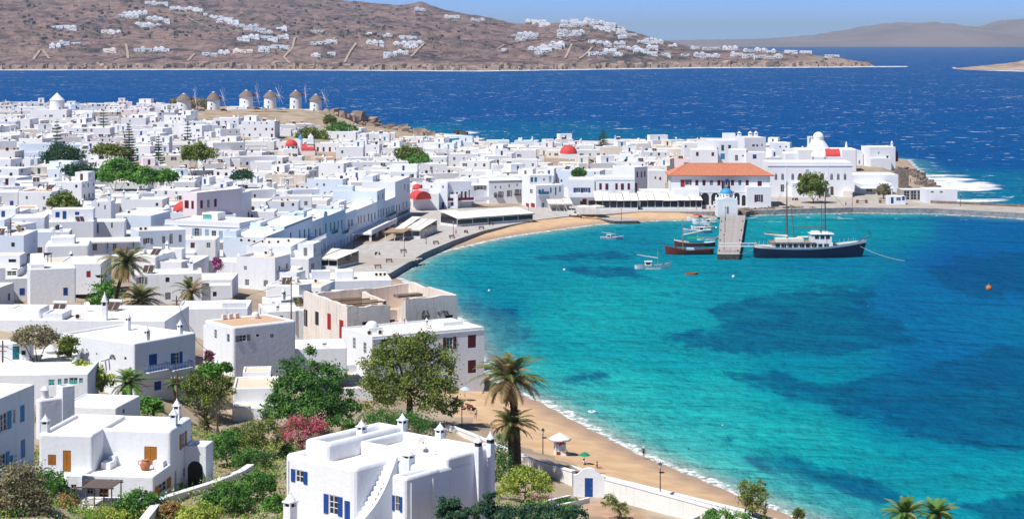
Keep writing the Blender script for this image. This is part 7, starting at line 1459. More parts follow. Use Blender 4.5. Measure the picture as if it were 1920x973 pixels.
# ------------------------------------------------------------------ trees, palms and shrubs
def at(px,py):return ground(px,py)
def ptree(name,label,px,pybase,lob_px,trunk,tr=.3,d=None,**kw):
 """crown lobes given by pixels (x, y, rx, ry[, depth offset]) at the tree's own distance"""
 g=at(px,pybase)if d is None else Vector(((px-CX)*d/F,d,hz((px-CX)*d/F,d)));s=g.y/F;lobes=[]
 for q in lob_px:x,y,rx,ry=q[:4];dz=q[4]if len(q)>4 else 0;lobes.append(((x-px)*s,dz*s,(H-(y-HY)*s)-g.z,rx*s,rx*s*.9,ry*s))
 return tree(name,label,tuple(g),lobes,trunk,tr,**kw)
ptree("tamarisk_tree","huge spreading olive-green tree beside the building with crimson shutters",768,790,[(765,690,62,48),(715,700,42,44,-20),(815,695,42,46),(740,660,38,30),(790,655,36,30),(770,735,66,40,-25),(705,745,34,32),(830,745,34,34,-15),(850,770,18,20)],4.5,.5,kind="olive",clumps=330,per=60,leaf=.20,seed=101,spread=.15)
ptree("feathery_tree","big dark green tree with loose upright plumes left of the huge spreading tree",585,805,[(570,735,48,42),(615,720,34,40),(580,672,20,26),(545,712,30,36),(525,765,34,34,-15),(640,755,32,32),(600,770,50,34,-25),(655,775,24,22)],4,.4,kind="green",clumps=280,per=58,leaf=.19,seed=102,spread=.15)
ptree("olive_tree","rounded brownish-green tree with a bare dark trunk beside the utility pole",386,786,[(388,725,40,28),(362,735,28,24),(415,732,26,24),(385,703,30,18),(392,748,36,20,-12)],4,.28,kind="olive",clumps=150,per=50,leaf=.16,seed=103)
ptree("oleander","pink flowering oleander behind the big white house",566,850,[(566,815,40,30),(545,830,26,24),(588,808,24,24),(560,795,24,18)],1.5,.12,kind="pinkflower",clumps=130,per=46,leaf=.12,seed=104,cat="shrub",stem="stem",crown="flowers_and_leaves")
for i,(px,py,lob,kind,lab)in enumerate((
 (470,862,[(470,820,34,30),(440,828,24,26),(500,815,26,28)],"olive","grey-green rounded tree left of the pink oleander"),
 (475,880,[(475,862,34,20),(450,866,20,16)],"green","dark low bush in front of the grey-green rounded tree"),
 (425,875,[(425,835,24,30),(415,850,22,22)],"green","mid green tree beside the archway wing"),
 (482,945,[(482,908,32,22),(462,914,20,16),(503,912,18,18)],"green","small spreading tree with a thin leaning trunk in front of the climbing wall"),
 (425,965,[(425,935,44,28),(395,948,26,20),(455,938,24,22)],"green","broad leafy bush below the climbing wall"),
 (380,985,[(380,965,40,18),(350,972,24,14)],"yellowgreen","low yellow-green shrub at the bottom edge below the wall"),
 (318,975,[(318,958,22,14)],"brownleaf","brown-leaved shrub at the foot of the stone wall"),
 (255,965,[(255,945,34,22),(285,940,24,16),(235,955,26,16)],"green","glossy green shrub right of the dark pergola"),
 (90,925,[(90,905,34,20),(70,912,20,14),(110,914,20,14)],"green","dark flat-topped bush before the ochre doors"),
 (35,965,[(35,915,44,44),(10,935,36,36),(70,945,30,26)],"grey","big grey-brown straggly bush in the bottom left corner"),
 (10,880,[(10,868,18,20),(-8,876,20,18)],"bright","bright green bush below the blue-shuttered wall at the left edge"),
 (125,955,[(125,942,24,14),(105,955,18,12)],"brownleaf","dry brownish shrub beside the dark pergola"),
 (200,975,[(200,965,40,12),(160,970,30,12)],"yellowgreen","yellow-green ground shrub in front of the pergola"),
 (330,915,[(330,913,16,8)],"yellowgreen","small yellowish shrub on the wall top beside the white house"),
 (352,908,[(352,903,14,8)],"yellowgreen","second yellowish shrub on the wall top, nearer the archway"),
 (690,815,[(690,795,40,22),(720,788,34,20),(655,800,20,14)],"green","wide dark green shrub bank right behind the big white house"),
 (760,815,[(760,798,44,22),(800,806,30,18),(820,815,16,12)],"green","blue-green shrub bank between the chimneys and the path"),
 (660,810,[(658,804,18,9)],"yellowgreen","small lime-green shrub beside the oleander"),
 (985,938,[(985,903,42,22),(955,912,24,18),(1015,905,24,18),(985,888,26,14)],"yellowgreen","large clipped lime-green bush in front of the white beach wall"),
 (940,900,[(938,850,14,40),(945,880,20,24),(930,905,22,26)],"green","dark green hedge at the right flank of the big white house"),
 (1413,985,[(1412,930,26,26),(1400,915,18,18),(1425,920,16,20),(1415,955,24,22)],"olive","bushy olive-green tree at the foot of the beach by the water"),
 (1498,985,[(1498,965,10,12)],"olive","tiny olive bush at the bottom edge by the water"),
 (1360,995,[(1350,968,30,12),(1385,972,24,10),(1330,975,24,10)],"bright","bright green leafy tree top at the bottom edge below the beach wall"),
 (845,1000,[(842,955,22,22),(860,965,24,16)],"pine","dark conifer top at the bottom edge beside the big white house"),
 (920,1000,[(918,945,10,24),(905,960,22,18),(940,965,26,14),(880,968,20,12)],"pine","dark conifer with a thin leading shoot at the bottom edge"),
 (1010,1000,[(1000,962,40,14),(1050,958,34,14),(1080,968,26,12),(965,968,30,12)],"pine","wide dark conifer crowns at the bottom centre edge"),
 (1060,985,[(1062,962,20,12)],"green","dark green shrub beside the stepped planter"),
 (540,860,[(538,852,16,22),(528,870,14,22)],"green","narrow dark shrub against the left wall of the big white house"),
 (520,960,[(515,945,20,18),(522,968,18,14)],"bright","bright leafy shrub at the left foot of the big white house"))):
 g0=at(px,min(py,972));kw={}
 if py>972:kw['d']={845:136,920:137,1010:139,1360:205,380:150,35:150}.get(px,None)
 ptree("shrub" if "tree" not in lab and "conifer" not in lab else "garden_tree",lab,px,min(py,985),lob,.8,.1,kind=kind,clumps=36+int(sum(q[2]*q[3]for q in lob)/26),per=46,leaf=.11,cat="tree" if "tree" in lab or "conifer" in lab else "shrub",seed=200+i,stem="stem",crown="foliage",**kw)
# topiary with two balls
g=at(1160,975);s=g.y/F;t=tree("topiary_tree","small crooked tree clipped into two leafy balls before the white beach wall",tuple(g),[((1143-1160)*s,0,(960-925)*s,16*s,14*s,12*s),((1164-1160)*s,0,(960-940)*s,15*s,14*s,13*s)],1.0,.09,kind="olive",clumps=70,per=40,leaf=.08,seed=60,lean=.3)
# palms
def ppalm(label,pxb,pyb,pxc,pyc,fr_px,d=None,**kw):
 g=at(pxb,pyb)if d is None else Vector(((pxb-CX)*d/F,d,hz((pxb-CX)*d/F,d)));s=g.y/F;h=(H-(pyc-HY)*s)-g.z
 return palm("palm_tree",label,tuple(g),h,fl=fr_px*s,lean=((pxc-pxb)*s,0),**kw)
ppalm("tall wind-blown palm with a shaggy brown-green crown, highest of the three in the town",215,592,236,496,62,nf=54,wind=.25,seed=1,droop=1.15,nl=30,lw=.07,tr=.3)
ppalm("palm with dry drooping fronds just below the tallest palm",262,606,262,566,60,nf=50,wind=.2,seed=2,droop=1.15,nl=30,lw=.07,tr=.32)
ppalm("short palm with upright fronds in front of the shaded white wall",352,590,358,549,46,nf=34,wind=.25,seed=3,droop=.9,nl=26,lw=.07)
ppalm("broad green date palm beside the house with blue balconies",241,745,241,722,50,d=243,nf=54,kind="datepalm",seed=4,droop=1.0,nl=30,lw=.05,tr=.35)
ppalm("small spiky palm behind the house with ochre shutters",386,815,386,800,26,nf=26,seed=5,droop=.6,lw=.045,dead=2)
ppalm("small green palm half hidden left of the utility pole",330,738,328,722,24,d=247,nf=28,kind="datepalm",seed=12,droop=.8,lw=.05,dead=0)
ppalm("tallest palm by the beach, with a big wind-swept crown",971,893,957,714,90,nf=60,wind=.15,seed=6,droop=1.0,nl=38,lw=.065,tr=.5,dead=16)
ppalm("lower palm with hanging dry fronds beside the tallest beach palm",959,897,957,800,58,nf=44,wind=.12,seed=7,droop=1.0,nl=34,lw=.065,tr=.42,dead=12)
ppalm("left date palm of the pair in the bottom right corner",1697,1100,1697,968,54,d=175,nf=46,kind="datepalm",wind=.1,seed=8,droop=.8,nl=34,lw=.04)
ppalm("right date palm of the pair in the bottom right corner",1757,1100,1757,968,52,d=177,nf=46,kind="datepalm",wind=.1,seed=9,droop=.8,nl=34,lw=.04)
# araucarias and other town trees
def pnorf(label,px,pyb,pyt,wpx,d,**kw):s=d/F;zb=hz((px-CX)*s,d);norfolk("norfolk_pine",label,((px-CX)*s,d,zb),H-(pyt-HY)*s-zb,wpx*s,**kw)
pnorf("tall dark norfolk pine with full tiers above the green grove",242,292,227,40,690,seed=1)
pnorf("tall thin norfolk pine with a bare upper stem at the far left",107,305,221,34,680,seed=2,sparse=.75,dens=.8)
pnorf("pale sparse norfolk pine on the left skyline of the town",194,250,201,34,900,seed=3,sparse=.7,dens=.8)
pnorf("small dark norfolk pine right of the tallest one",297,295,251,26,700,seed=4)
pnorf("thin sparse norfolk pine below the leftmost windmills",352,258,222,26,860,seed=5,sparse=.7,dens=.7)
pnorf("lone norfolk pine standing against the sea behind the houses",1131,282,239,28,960,seed=6)
pnorf("dark araucaria branches beside the tall town palms",190,600,500,44,320,seed=7,sparse=.6)
for i,(px,d,lob,kind,lab)in enumerate((
 (770,775,[(768,290,22,14),(752,287,14,10),(785,296,18,10)],"olive","big round olive-green tree among the mid-town roofs"),
 (785,770,[(782,301,22,7)],"bright","bright green hedge tree at the foot of the round mid-town tree"),
 (217,600,[(217,322,26,20),(240,326,20,16),(200,330,16,14)],"bright","bright green leafy tree, largest of the grove in the town"),
 (265,600,[(268,330,22,15),(285,332,16,11)],"bright","bright green tree in the middle of the town grove"),
 (312,604,[(312,331,18,11),(325,333,10,8)],"bright","low bright green tree at the right end of the town grove"),
 (150,606,[(152,322,26,13),(170,330,18,11),(132,318,14,9)],"pine","dark spreading conifer left of the green grove"),
 (360,690,[(355,290,16,15),(372,286,18,16),(392,290,15,13)],"olive","brownish bushy tree clump between the town roofs"),
 (120,690,[(118,290,28,16),(95,296,18,12),(140,292,18,11)],"pine","dark green tree mass around the far-left pine"),
 (205,690,[(200,282,26,9),(230,287,18,9)],"olive","olive hedge trees below the tallest dark pine"),
 (455,600,[(455,329,20,6)],"pine","flat dark conifer crown between white roofs"),
 (120,492,[(118,378,22,13),(105,384,14,10),(138,386,16,8)],"olive","round olive-green tree in the white town at the left"),
 (1086,700,[(1086,324,12,7)],"green","small green tree peeping over roofs behind the beach houses"),
 (585,960,[(580,250,16,10),(600,256,18,9),(565,258,12,8)],"olive","bushes below the sandy slope of the windmills, nearest the red dome"),
 (640,980,[(635,240,20,9),(655,243,14,7)],"green","dark green bushes at the right foot of the windmill hill"),
 (618,1010,[(618,226,10,8)],"olive","small bush on the grassy bank right of the windmills"),
 (370,1180,[(372,196,20,9),(330,194,12,8)],"grey","grey-brown bush between the two left windmills"),
 (1525,672,[(1522,343,24,15),(1508,352,14,12),(1538,350,14,12),(1522,359,22,9)],"olive","bushy tree on the quay in front of the white hall"),
 (1657,690,[(1656,357,11,9)],"grey","small grey-green tree beside the quay kiosk"),
 (72,252,[(65,628,34,15),(90,634,24,14),(42,634,20,12)],"grey","grey-brown tree behind the roof with the belfry vent"),
 (132,256,[(130,648,16,16),(122,660,12,12)],"olive","small olive tree against the white wall with arched windows"),
 (168,240,[(155,690,22,14),(178,705,22,16),(190,718,22,14)],"yellowgreen","lime-green vines climbing beside the turquoise panes"),
 (195,318,[(190,560,28,24),(205,545,22,18),(180,580,24,18),(212,575,18,16)],"bright","dense bright green tree between the tall town palms"),
 (160,300,[(158,590,28,10),(200,592,16,9)],"yellowgreen","low lime-green tree in front of the tall town palms"),
 (287,232,[(284,762,18,12),(272,756,12,9)],"bright","bright green bush behind the chimney of the ochre-shuttered house"),
 (408,238,[(395,694,22,10),(420,690,14,10)],"bright","fresh green tree above the rounded brownish tree"))):
 s=d/F;ptree("town_tree",lab,px,0,lob,1.5,.2,d=d,kind=kind,clumps=60+int(sum(q[2]*q[3]for q in lob)*s*s*1.6),per=44,leaf=.42 if d>450 else .2,spread=.2,seed=300+i)
for i,(px,d,lob,lab)in enumerate(((408,400,[(408,498,10,14),(404,490,8,8)],"magenta bougainvillea climbing the white cube house"),(392,245,[(392,670,8,12)],"magenta bougainvillea beside the arched fan window house"),(365,400,[(367,505,6,5)],"small purple bougainvillea left of the magenta one"),(122,205,[(118,778,14,8)],"red flowering bush between the low roof and the ochre-shuttered house"))):
 ptree("bougainvillea",lab,px,0,lob,.5,.08,d=d,kind="magentaflower" if "red" not in lab else "pinkflower",clumps=60,per=40,leaf=.12,cat="shrub",seed=400+i,stem="stem",crown="blossoms")
# low growth over the garden slopes
r=np.random.default_rng(77);lob=[]
for k in range(11000):
 px,py=r.uniform(-40,1150),r.uniform(770,1010);d_=None
 x,d=r.uniform(-75,20),r.uniform(132,236);z=0
 lob.append((x,d))
lp=np.array(lob);zz=height(lp);qx=CX+F*lp[:,0]/lp[:,1];qy=HY+F*(H-zz)/lp[:,1]
mk=(zz>2.5)&(qy>775)& ~((qx>1030))&(fbm(lp[:,0],lp[:,1],.09,3,5)>-.5);lp,zz=lp[mk],zz[mk];rr_=r.uniform(.25,.75,len(lp))
V,Q,mi=crown_arrays(np.column_stack([lp,zz+rr_*.3,rr_*1.5,rr_*1.5,rr_*.9]),int(len(lp)*1.6),14,.10,31,spread=.4);mi=np.where(np.repeat(r.random(len(Q)//14)<.5,14),3+mi,mi)
struct(put("undergrowth",npmesh("undergrowth",V,Q,tones("green")+tones("yellowgreen"),mi)),'stuff',"low garden growth on the slope between the houses")
# ------------------------------------------------------------------ beach wall with the gate, planters
TOPZ=4.2
wall_run("beach_wall","tall white rubble wall along the beach path, left of the blue gate",[P(x,y,TOPZ-.4)for x,y in ((838,796),(889,816),(945,840),(1000,863),(1076,884))],.6,cat="wall")
wall_run("beach_wall","white rubble wall along the beach path, right of the blue gate",[P(x,y,TOPZ-.2)for x,y in ((1131,897),(1200,915),(1300,942),(1400,970),(1500,1002))],.6,cat="wall")
a,c=P(1075,931,1.7),P(1133,934,1.7);gd=F*(H-1.7)/(932-HY);gx0,gx1=(1075-CX)*gd/F,(1133-CX)*gd/F;t=thing("garden_gate","white arched gateway with a bright blue door in the beach wall","gate",((gx0+gx1)/2,gd,1.5),math.radians(-4));w2=(gx1-gx0)/2
b=MB();ops=[(w2*1.0,.25,1.05,2.45,"d:blue")];wall_face(b,(-w2,0),(w2,0),0,3.05,ops,t=.2)
pr=[(-w2,3.05),(-w2*.78,3.1),(-w2*.6,3.35),(-w2*.4,3.75),(-w2*.15,3.95),(w2*.15,3.95),(w2*.4,3.75),(w2*.6,3.35),(w2*.78,3.1),(w2,3.05)]
b.add([(x,0,z)for x,z in pr]+[(x,.6,z)for x,z in pr],[tuple(range(len(pr)))]+[(i,len(pr)+i,len(pr)+i+1,i+1)for i in range(len(pr)-1)]+[tuple(range(len(pr),2*len(pr)))[::-1]])
b.quad((-w2,.6,0),(-w2,.6,3.05),(w2,.6,3.05),(w2,.6,0));b.quad((-w2,0,0),(-w2,0,3.05),(-w2,.6,3.05),(-w2,.6,0));b.quad((w2,0,0),(w2,.6,0),(w2,.6,3.05),(w2,0,3.05));b.build("gateway",["white"],t)
m_=win_meshes("d:blue",1.05,2.45);o=put("door",m_["joined"],t,(0,0,.25));k=MB();k.ball((.38,-.0,1.1),.05,8,5);k.build("door_knob",["metal"],o);b=MB();b.box(-.9,1.3,-1.0,-.01,0,.2);b.build("doorstep",["white"],t)
for i,(pts,lb)in enumerate((([(936,958),(1000,945),(1068,930)],"upper white planter wall beside the garden patio"),([(962,972),(1040,950),(1104,934)],"lower white planter wall beside the garden patio"))):
 q=[P(x,y,2.9-.3*i)for x,y in pts];wall_run("planter_wall",lb,[(p.x,p.y,p.z)for p in q],.35,"white")
pp=[tuple(P(x,y,2.25)[:2])for x,y in ((1000,985),(1095,945),(1130,938),(1215,968),(1270,1000),(1100,1030))];b=MB();b.prism(ccw(pp),.5,2.25);mat("claypaving",(.50,.33,.23),.95,.15,.5,bump=.3,col2=(.38,.25,.17));struct(b.build("patio",["claypaving"]),label="reddish bare garden patio behind the beach wall")
bush("flower_bed","purple and green flower bed in the upper planter",tuple(P(1000,938,2.6)),2.6,.7,"magentaflower",5,60,20,.07,"plant",ry=.8);bush("flower_bed","low green plants in the lower planter near the gate",tuple(P(1060,942,2.5)),2.6,.6,"green",5,60,24,.08,"plant",ry=.6)
st=wall_run("stone_wall","short stone garden wall end at the bottom edge right of the patio",[P(1262,990,3.3),P(1309,966,3.3)],.5,"stone")
# --- lamps, benches, poles
for px,py,lb in ((866,806,"beach path lamp post near the huge spreading tree"),(1018,862,"beach path lamp post with a solar panel beside the lifeguard stand"),(1238,931,"beach path lamp post nearest the wading person")):p=P(px,py,PZ);proto_copy("blamp",mk_beachlamp,p,rnd.uniform(-.3,.3),lb,"lamp posts")
for px,py,lb in ((758,481,"promenade lamp post beside the quay steps"),(799,457,"promenade lamp post in front of the church restaurant"),(850,441,"promenade lamp post at the start of the long canopies"),(991,413,"promenade lamp post at the end of the long canopies"),(1165,412,"lamp post on the small landing pier"),(663,466,"dark bollard lamp beside the waterfront row"),(1598,386,"lamp post on the quay by the benches"),(1742,379,"lamp post beside the windowless harbour shed"),(1801,386,"lamp post at the start of the breakwater wall")):
 p=P(px,py,PZ if px!=1165 else 1.0);o=proto_copy("lamp",mk_lamp,p,0,lb,"lamp posts")
for px,py,rz,lb in ((709,503,.35,"dark wooden bench nearest the white roofs on the quay wall"),(730,492,.35,"dark wooden bench, second along the quay wall"),(757,474,.35,"dark wooden bench beside the quay lamp post"),(818,458,.5,"dark bench above the beach steps"),(848,447,.5,"dark bench at the edge of the harbour sand"),(903,430,.4,"dark bench in front of the long canopied restaurant"),(884,768,2.2,"wooden bench on the beach path with two people")):
 p=P(px,py,PZ);proto_copy("bench",mk_bench,p,rz,lb,"wooden benches")
for i,(px,w_)in enumerate(((1616,14),(1660,16))):
 p=P(px,381,PZ);s=p.y/F;t=thing("picnic_bench",("long brown quay bench on two stone blocks, left of the pair","long brown quay bench on two stone blocks, right of the pair beside the kiosk")[i],"bench",p)
 b=MB();b.box(-w_*s*.6,w_*s*.6,-.4,.4,.8,.95);b.build("seat",["wood"],t)
 for sg in (-1,1):b=MB();b.box(sg*w_*s*.6-.4,sg*w_*s*.6+.4,-.5,.5,0,1.2);b.build("block",["umber"],t)
poles=[]
for px,py,top,lb in ((331,658,556,"dark utility pole in front of the long parapet, with wires to the ruin"),(546,636,519,"dark utility pole between the white house and the ruin"),(332,790,700,"utility pole beside the rounded brownish tree"),(5,738,640,"thick utility pole cut by the left edge"),(20,500,412,"utility pole rising past the blank wall at the left"),(35,470,398,"second utility pole beside the blank wall at the left")):
 g=at(px,py);s=g.y/F;top_z=H-(top-HY)*s;o=proto_copy("pole",mk_pole,(g.x,g.y,top_z-8.4),rnd.uniform(-.4,.4),lb,"utility poles");poles.append(Vector((g.x,g.y,top_z-.5)))
def wire(a,c,sag,lb):
 b=MB();pts=[tuple(Vector(a).lerp(Vector(c),i/12)-Vector((0,0,sag*4*(i/12)*(1-i/12))))for i in range(13)];b.path(pts,.03,4);tag(b.build("power_cable",["rubber"]),lb,"cable")
wire(poles[0],poles[1],1.4,"power cable sagging from the parapet pole to the ruin pole");wire(poles[1],poles[1]+Vector((9,6,-6)),.5,"power cable running down from the ruin pole to the peeling wall");wire(poles[0],poles[2]+Vector((3,4,3)),1.2,"power cable dropping from the parapet pole towards the fan window");wire(poles[2],poles[3],1.6,"power cable crossing before the turquoise panes")
wire(poles[2]+Vector((0,0,-.6)),poles[3]+Vector((0,0,-1.4)),2.0,"lower power cable crossing before the turquoise panes");wire(P(400,835,17),P(536,850,27),.8,"thin cable from the archway wing to the big white house")
# --- lifeguard stand
g=P(1050,855,1.2);t=thing("lifeguard_stand","white lifeguard stand with a parasol, blue side panels and a red flag","lifeguard stand",g,.12);t.scale=(.85,.85,.85)
b=MB();b.add([(-1.0,-1.0,0),(1.0,-1.0,0),(1.0,1.0,0),(-1.0,1.0,0),(-.85,-.85,1.2),(.85,-.85,1.2),(.85,.85,1.2),(-.85,.85,1.2)],[(0,1,5,4),(1,2,6,5),(2,3,7,6),(3,0,4,7),(4,5,6,7)]);b.build("base",["whitepaint"],t)
b=MB();b.box(-.75,-.1,-1.0,-.93,.45,1.0);b.build("notice_board",["red"],t)
for x,y in ((-.85,-.85),(.85,-.85),(.85,.85),(-.85,.85)):b=MB();b.box(x-.06,x+.06,y-.06,y+.06,1.2,3.0);b.build("post",["whitepaint"],t)
for p_ in ((-.79,.79,-.88,-.84),(-.79,.79,.84,.88)):b=MB();b.box(p_[0],p_[1],p_[2],p_[3],1.25,2.2);b.build("side_panel",["skyblue"],t)
for x in (-.88,.84):b=MB();b.box(x,x+.04,-.79,.79,1.25,2.2);b.build("side_panel",["skyblue"],t)
b=MB();b.lathe((0,0,3.05),[(1.9,-.25),(1.88,0),(1.1,.45),(.35,.8),(.03,.95)],8,cap=False);b.build("parasol",["canvas"],t);b=MB();b.lathe((0,0,3.05),[(1.92,-.27),(1.92,-.2)],8,cap=False);b.build("parasol_trim",["redcloth"],t);b=MB();b.tube((0,0,1.2),(0,0,3.9),.04);b.build("parasol_pole",["metal"],t)
b=MB();b.quad((-.35,-1.06,1.9),(.25,-1.1,2.25),(.05,-1.1,2.75),(-.4,-1.06,2.3));b.build("flag",["red"],t);b=MB();b.tube((-.4,-1.06,1.2),(-.4,-1.06,2.8),.025);b.build("flag_pole",["whitepaint"],t)
b=MB();[b.box(1.0+.12*i,1.15+.12*i,-.4,.4,1.05-.2*i,1.1-.2*i)for i in range(5)];b.build("ladder",["whitepaint"],t)
# --- people
def stand(px,py,lb,z=None,**kw):
 p=P(px,py,1.0 if z is None else z);p.z=max(hz(p.x,p.y),0 if z is None else z);return person(lb,p,kw.pop("rz",rnd.uniform(0,6)),**kw)
stand(1207,859,"person in a dark swimsuit and white cap wading at the water's edge",.2,rz=2.6,top="cloth_dark",bottom="cloth_dark",hat="cloth_white")
for px,py,lb,hat in ((1110,772,"swimmer with a pale ring close to the beach",None),(1041,755,"swimmer nearest the tall beach palm",None),(1355,799,"swimmer in a white cap beyond the small dark weed patch","cloth_white"),(1291,843,"dark-haired swimmer farthest from the sand in the near bay",None),(1504,593,"swimmer by the dark patch in the middle of the bay, right of two",None),(1470,590,"swimmer by the dark patch in the middle of the bay, left of two",None)):
 p=P(px,py,0);p.z=.05;person(lb,p,rnd.uniform(0,6),"swim",hat=hat)
t=thing("swim_ring","pale pink swim ring around a swimmer","swim ring",P(1110,772,0));b=MB()
for i in range(16):
 for j in range(8):
  f_=lambda a,e:((.55+.14*math.cos(e))*math.cos(a),(.55+.14*math.cos(e))*math.sin(a),.05+.14*math.sin(e));A0,A1,e0,e1=[2*math.pi*q for q in (i/16,(i+1)/16,j/8,(j+1)/8)];b.quad(f_(A0,e0),f_(A1,e0),f_(A1,e1),f_(A0,e1))
b.build("ring",["pinkwhite"],t)
p=P(880,775,PZ);person("person sitting on the bench of the beach path",(p.x,p.y,PZ+.35),.4,"sit",top="cloth_dark");stand(892,792,"person standing beside the bench of the beach path",PZ,top="cloth_white",bottom="cloth_blue");p=P(838,802,PZ);person("person in black sitting on the low wall end by the path",(p.x,p.y,PZ),2.6,"sit",top="cloth_dark",bottom="cloth_dark")
p=P(1120,878,1.3);person("person in pink sitting on the sand beyond the blue gate",(p.x,p.y,1.35),1.2,"sit",top="cloth_pink",bottom="cloth_pink");p=P(1095,872,1.4);person("person crouching on the sand beside the gateway with a green parasol",(p.x,p.y,1.4),2.0,"sit",top="cloth_white")
p=P(1374,950,1.0);person("sunbather lying on the sand beside the olive tree",(p.x,p.y,hz(p.x,p.y)+.02),1.9,"lie",skin="skintan",top="skintan");p=P(1052,834,1.0);person("lifeguard seated on the lifeguard stand",(g.x+.2,g.y,g.z+1.04),.3,"sit",top="cloth_dark",skin="skintan")
p=P(868,765,1.5);person("sunbather sitting under the huge tree at the top of the beach",(p.x,p.y,1.55),1.0,"sit",skin="skintan",top="skintan");p=P(864,752,1.5);person("sunbather lying at the top of the beach behind the path lamp",(p.x,p.y,1.55),2.0,"lie",skin="skintan",top="redcloth")
for px,py,lb,tp in ((795,448,"person in red walking past the church restaurant","cloth_pink"),(798,449,"person in dark clothes walking past the church restaurant","cloth_dark"),(821,441,"person in blue walking at the corner of the church restaurant","cloth_blue"),(914,417,"person in red standing by the long canopied restaurant","redcloth"),(941,412,"waiter in white at the long canopied restaurant","cloth_white"),(950,411,"second waiter in white at the long canopied restaurant","cloth_white"),(1586,388,"person in black standing on the quay edge","cloth_dark"),(1331,395,"person bending near the chapel","cloth_dark"),(1306,395,"person in a green top beside the glazed annexe","greencloth"),(631,504,"person in white at the door of the first canopied restaurant","cloth_white"),(636,503,"second person in white at the first canopied restaurant","cloth_white"),(1714,346,"person on the terrace by the breaking waves, left of two","cloth_dark"),(1707,344,"person on the terrace by the breaking waves, right of two","cloth_dark"),(855,441,"person sitting by the motorbikes on the promenade","cloth_pink")):
 p=P(px,py,PZ);person(lb,(p.x,p.y,PZ),rnd.uniform(0,6),"stand",top=tp,bottom="cloth_dark")
def umbrella(lb,px,py,z,m,r=1.1,h=2.1):
 p=P(px,py,z);t=thing("parasol",lb,"parasol",p);b=MB();b.tube((0,0,0),(0,0,h),.03);b.build("pole",["metal"],t);b=MB();b.lathe((0,0,h-.35),[(r,0),(r*.6,.28),(.03,.48)],10,cap=False);b.build("canopy",[m],t)
umbrella("small green beach parasol above the blue gate",1096,870,1.4,"greencloth",.8,1.6);umbrella("blue beach parasol under the huge tree",872,750,1.5,"skyblue",.9)
umbrella("big slanted white sunshade on the harbour beach, left of the pair",1095,404,PZ,"canvas",2.6,3.4);umbrella("big slanted white sunshade on the harbour beach, right of the pair",1120,404,PZ,"canvas",2.6,3.4)
for i,px in enumerate((1090,1100,1110,1120)):p=P(px,407,1.5);t=thing("stone_table",f"brown stone market table under the white sunshades, {('first', 'second', 'third', 'last')[i]} from the van","table",p);b=MB();b.box(-.85,.85,-.6,.6,.75,.9);b.build("table_top",["umber"],t);b=MB();b.box(-.2,.2,-.2,.2,0,.75);b.build("leg",["umber"],t)
# --- cars, van, scooters
p=P(1076,405,PZ);proto_copy("van",mk_car("whitepaint",True),p,0.0,"white delivery van parked at the head of the harbour beach","parked cars")
CW=["whitepaint","metal","navy","redhull","whitepaint","bluehull"]
for i,(px,py,z)in enumerate(((366,206,16.3),(378,206,16.3),(420,204.5,16.5),(482,202,16.8),(495,202,16.8),(524,201.5,16.8),(532,202,16.8),(512,238,9.5),(522,239,9.5),(531,240,9.3),(543,241,9.0),(555,242,9.0),(637,233,8.5))):
 d=1150 if py<210 else 1010;s=d/F;q=((px-CX)*s,d,H-(py-HY)*s);c=CW[i%6];nm={"whitepaint":"white","metal":"silver","navy":"dark","redhull":"red","bluehull":"light blue"}[c]
 q=(q[0],q[1],hz(q[0],q[1]));wh="by the mill annexe" if 400<px<440 else "beside the leftmost windmill" if px<400 else "among the windmills on the hill top" if py<210 else "in the car park below the windmill slope";proto_copy("car"+c,mk_car(c),q,rnd.uniform(-.5,.5),f"{nm} car parked {wh}, {('first', 'second', 'third', 'fourth', 'fifth', 'sixth', 'seventh', 'eighth', 'ninth', 'tenth', 'eleventh', 'twelfth', 'last')[i]} along the hill","parked cars")
def mk_scooter():
 t=thing("scooter","","scooter")
 for x in (-.6,.6):b=MB();b.tube((x,-.06,.25),(x,.06,.25),.25,n=12);b.build("wheel",["rubber"],t)
 b=MB();b.xprism([(-.14,.3),(.14,.3),(.16,.75),(-.16,.75)],-.75,-.1);b.box(-.1,.4,-.16,.16,.3,.38);b.box(.38,.5,-.18,.18,.3,.9);b.build("body",["redhull"],t);b=MB();b.box(-.7,-.05,-.13,.13,.75,.85);b.build("seat",["rubber"],t);b=MB();b.tube((.45,0,.85),(.35,0,1.1),.04);b.tube((.35,-.32,1.1),(.35,.32,1.1),.025);b.build("handlebar",["blackmetal"],t);return t
for i,(px,py)in enumerate(((874,437),(921,422),(960,417),(973,415),(985,413),(1489,376),(1494,376),(708,478))):proto_copy("scooter",mk_scooter,P(px,py,PZ),rnd.uniform(-1,1),("scooter parked by the beach edge before the church","scooter in front of the long canopies, nearest the red-clad person","scooter at the sand edge, left of three","scooter at the sand edge, middle of three","scooter at the sand edge, right of three","scooter under the bushy quay tree, left of two","scooter under the bushy quay tree, right of two","scooter near the quay benches")[i],"parked scooters")
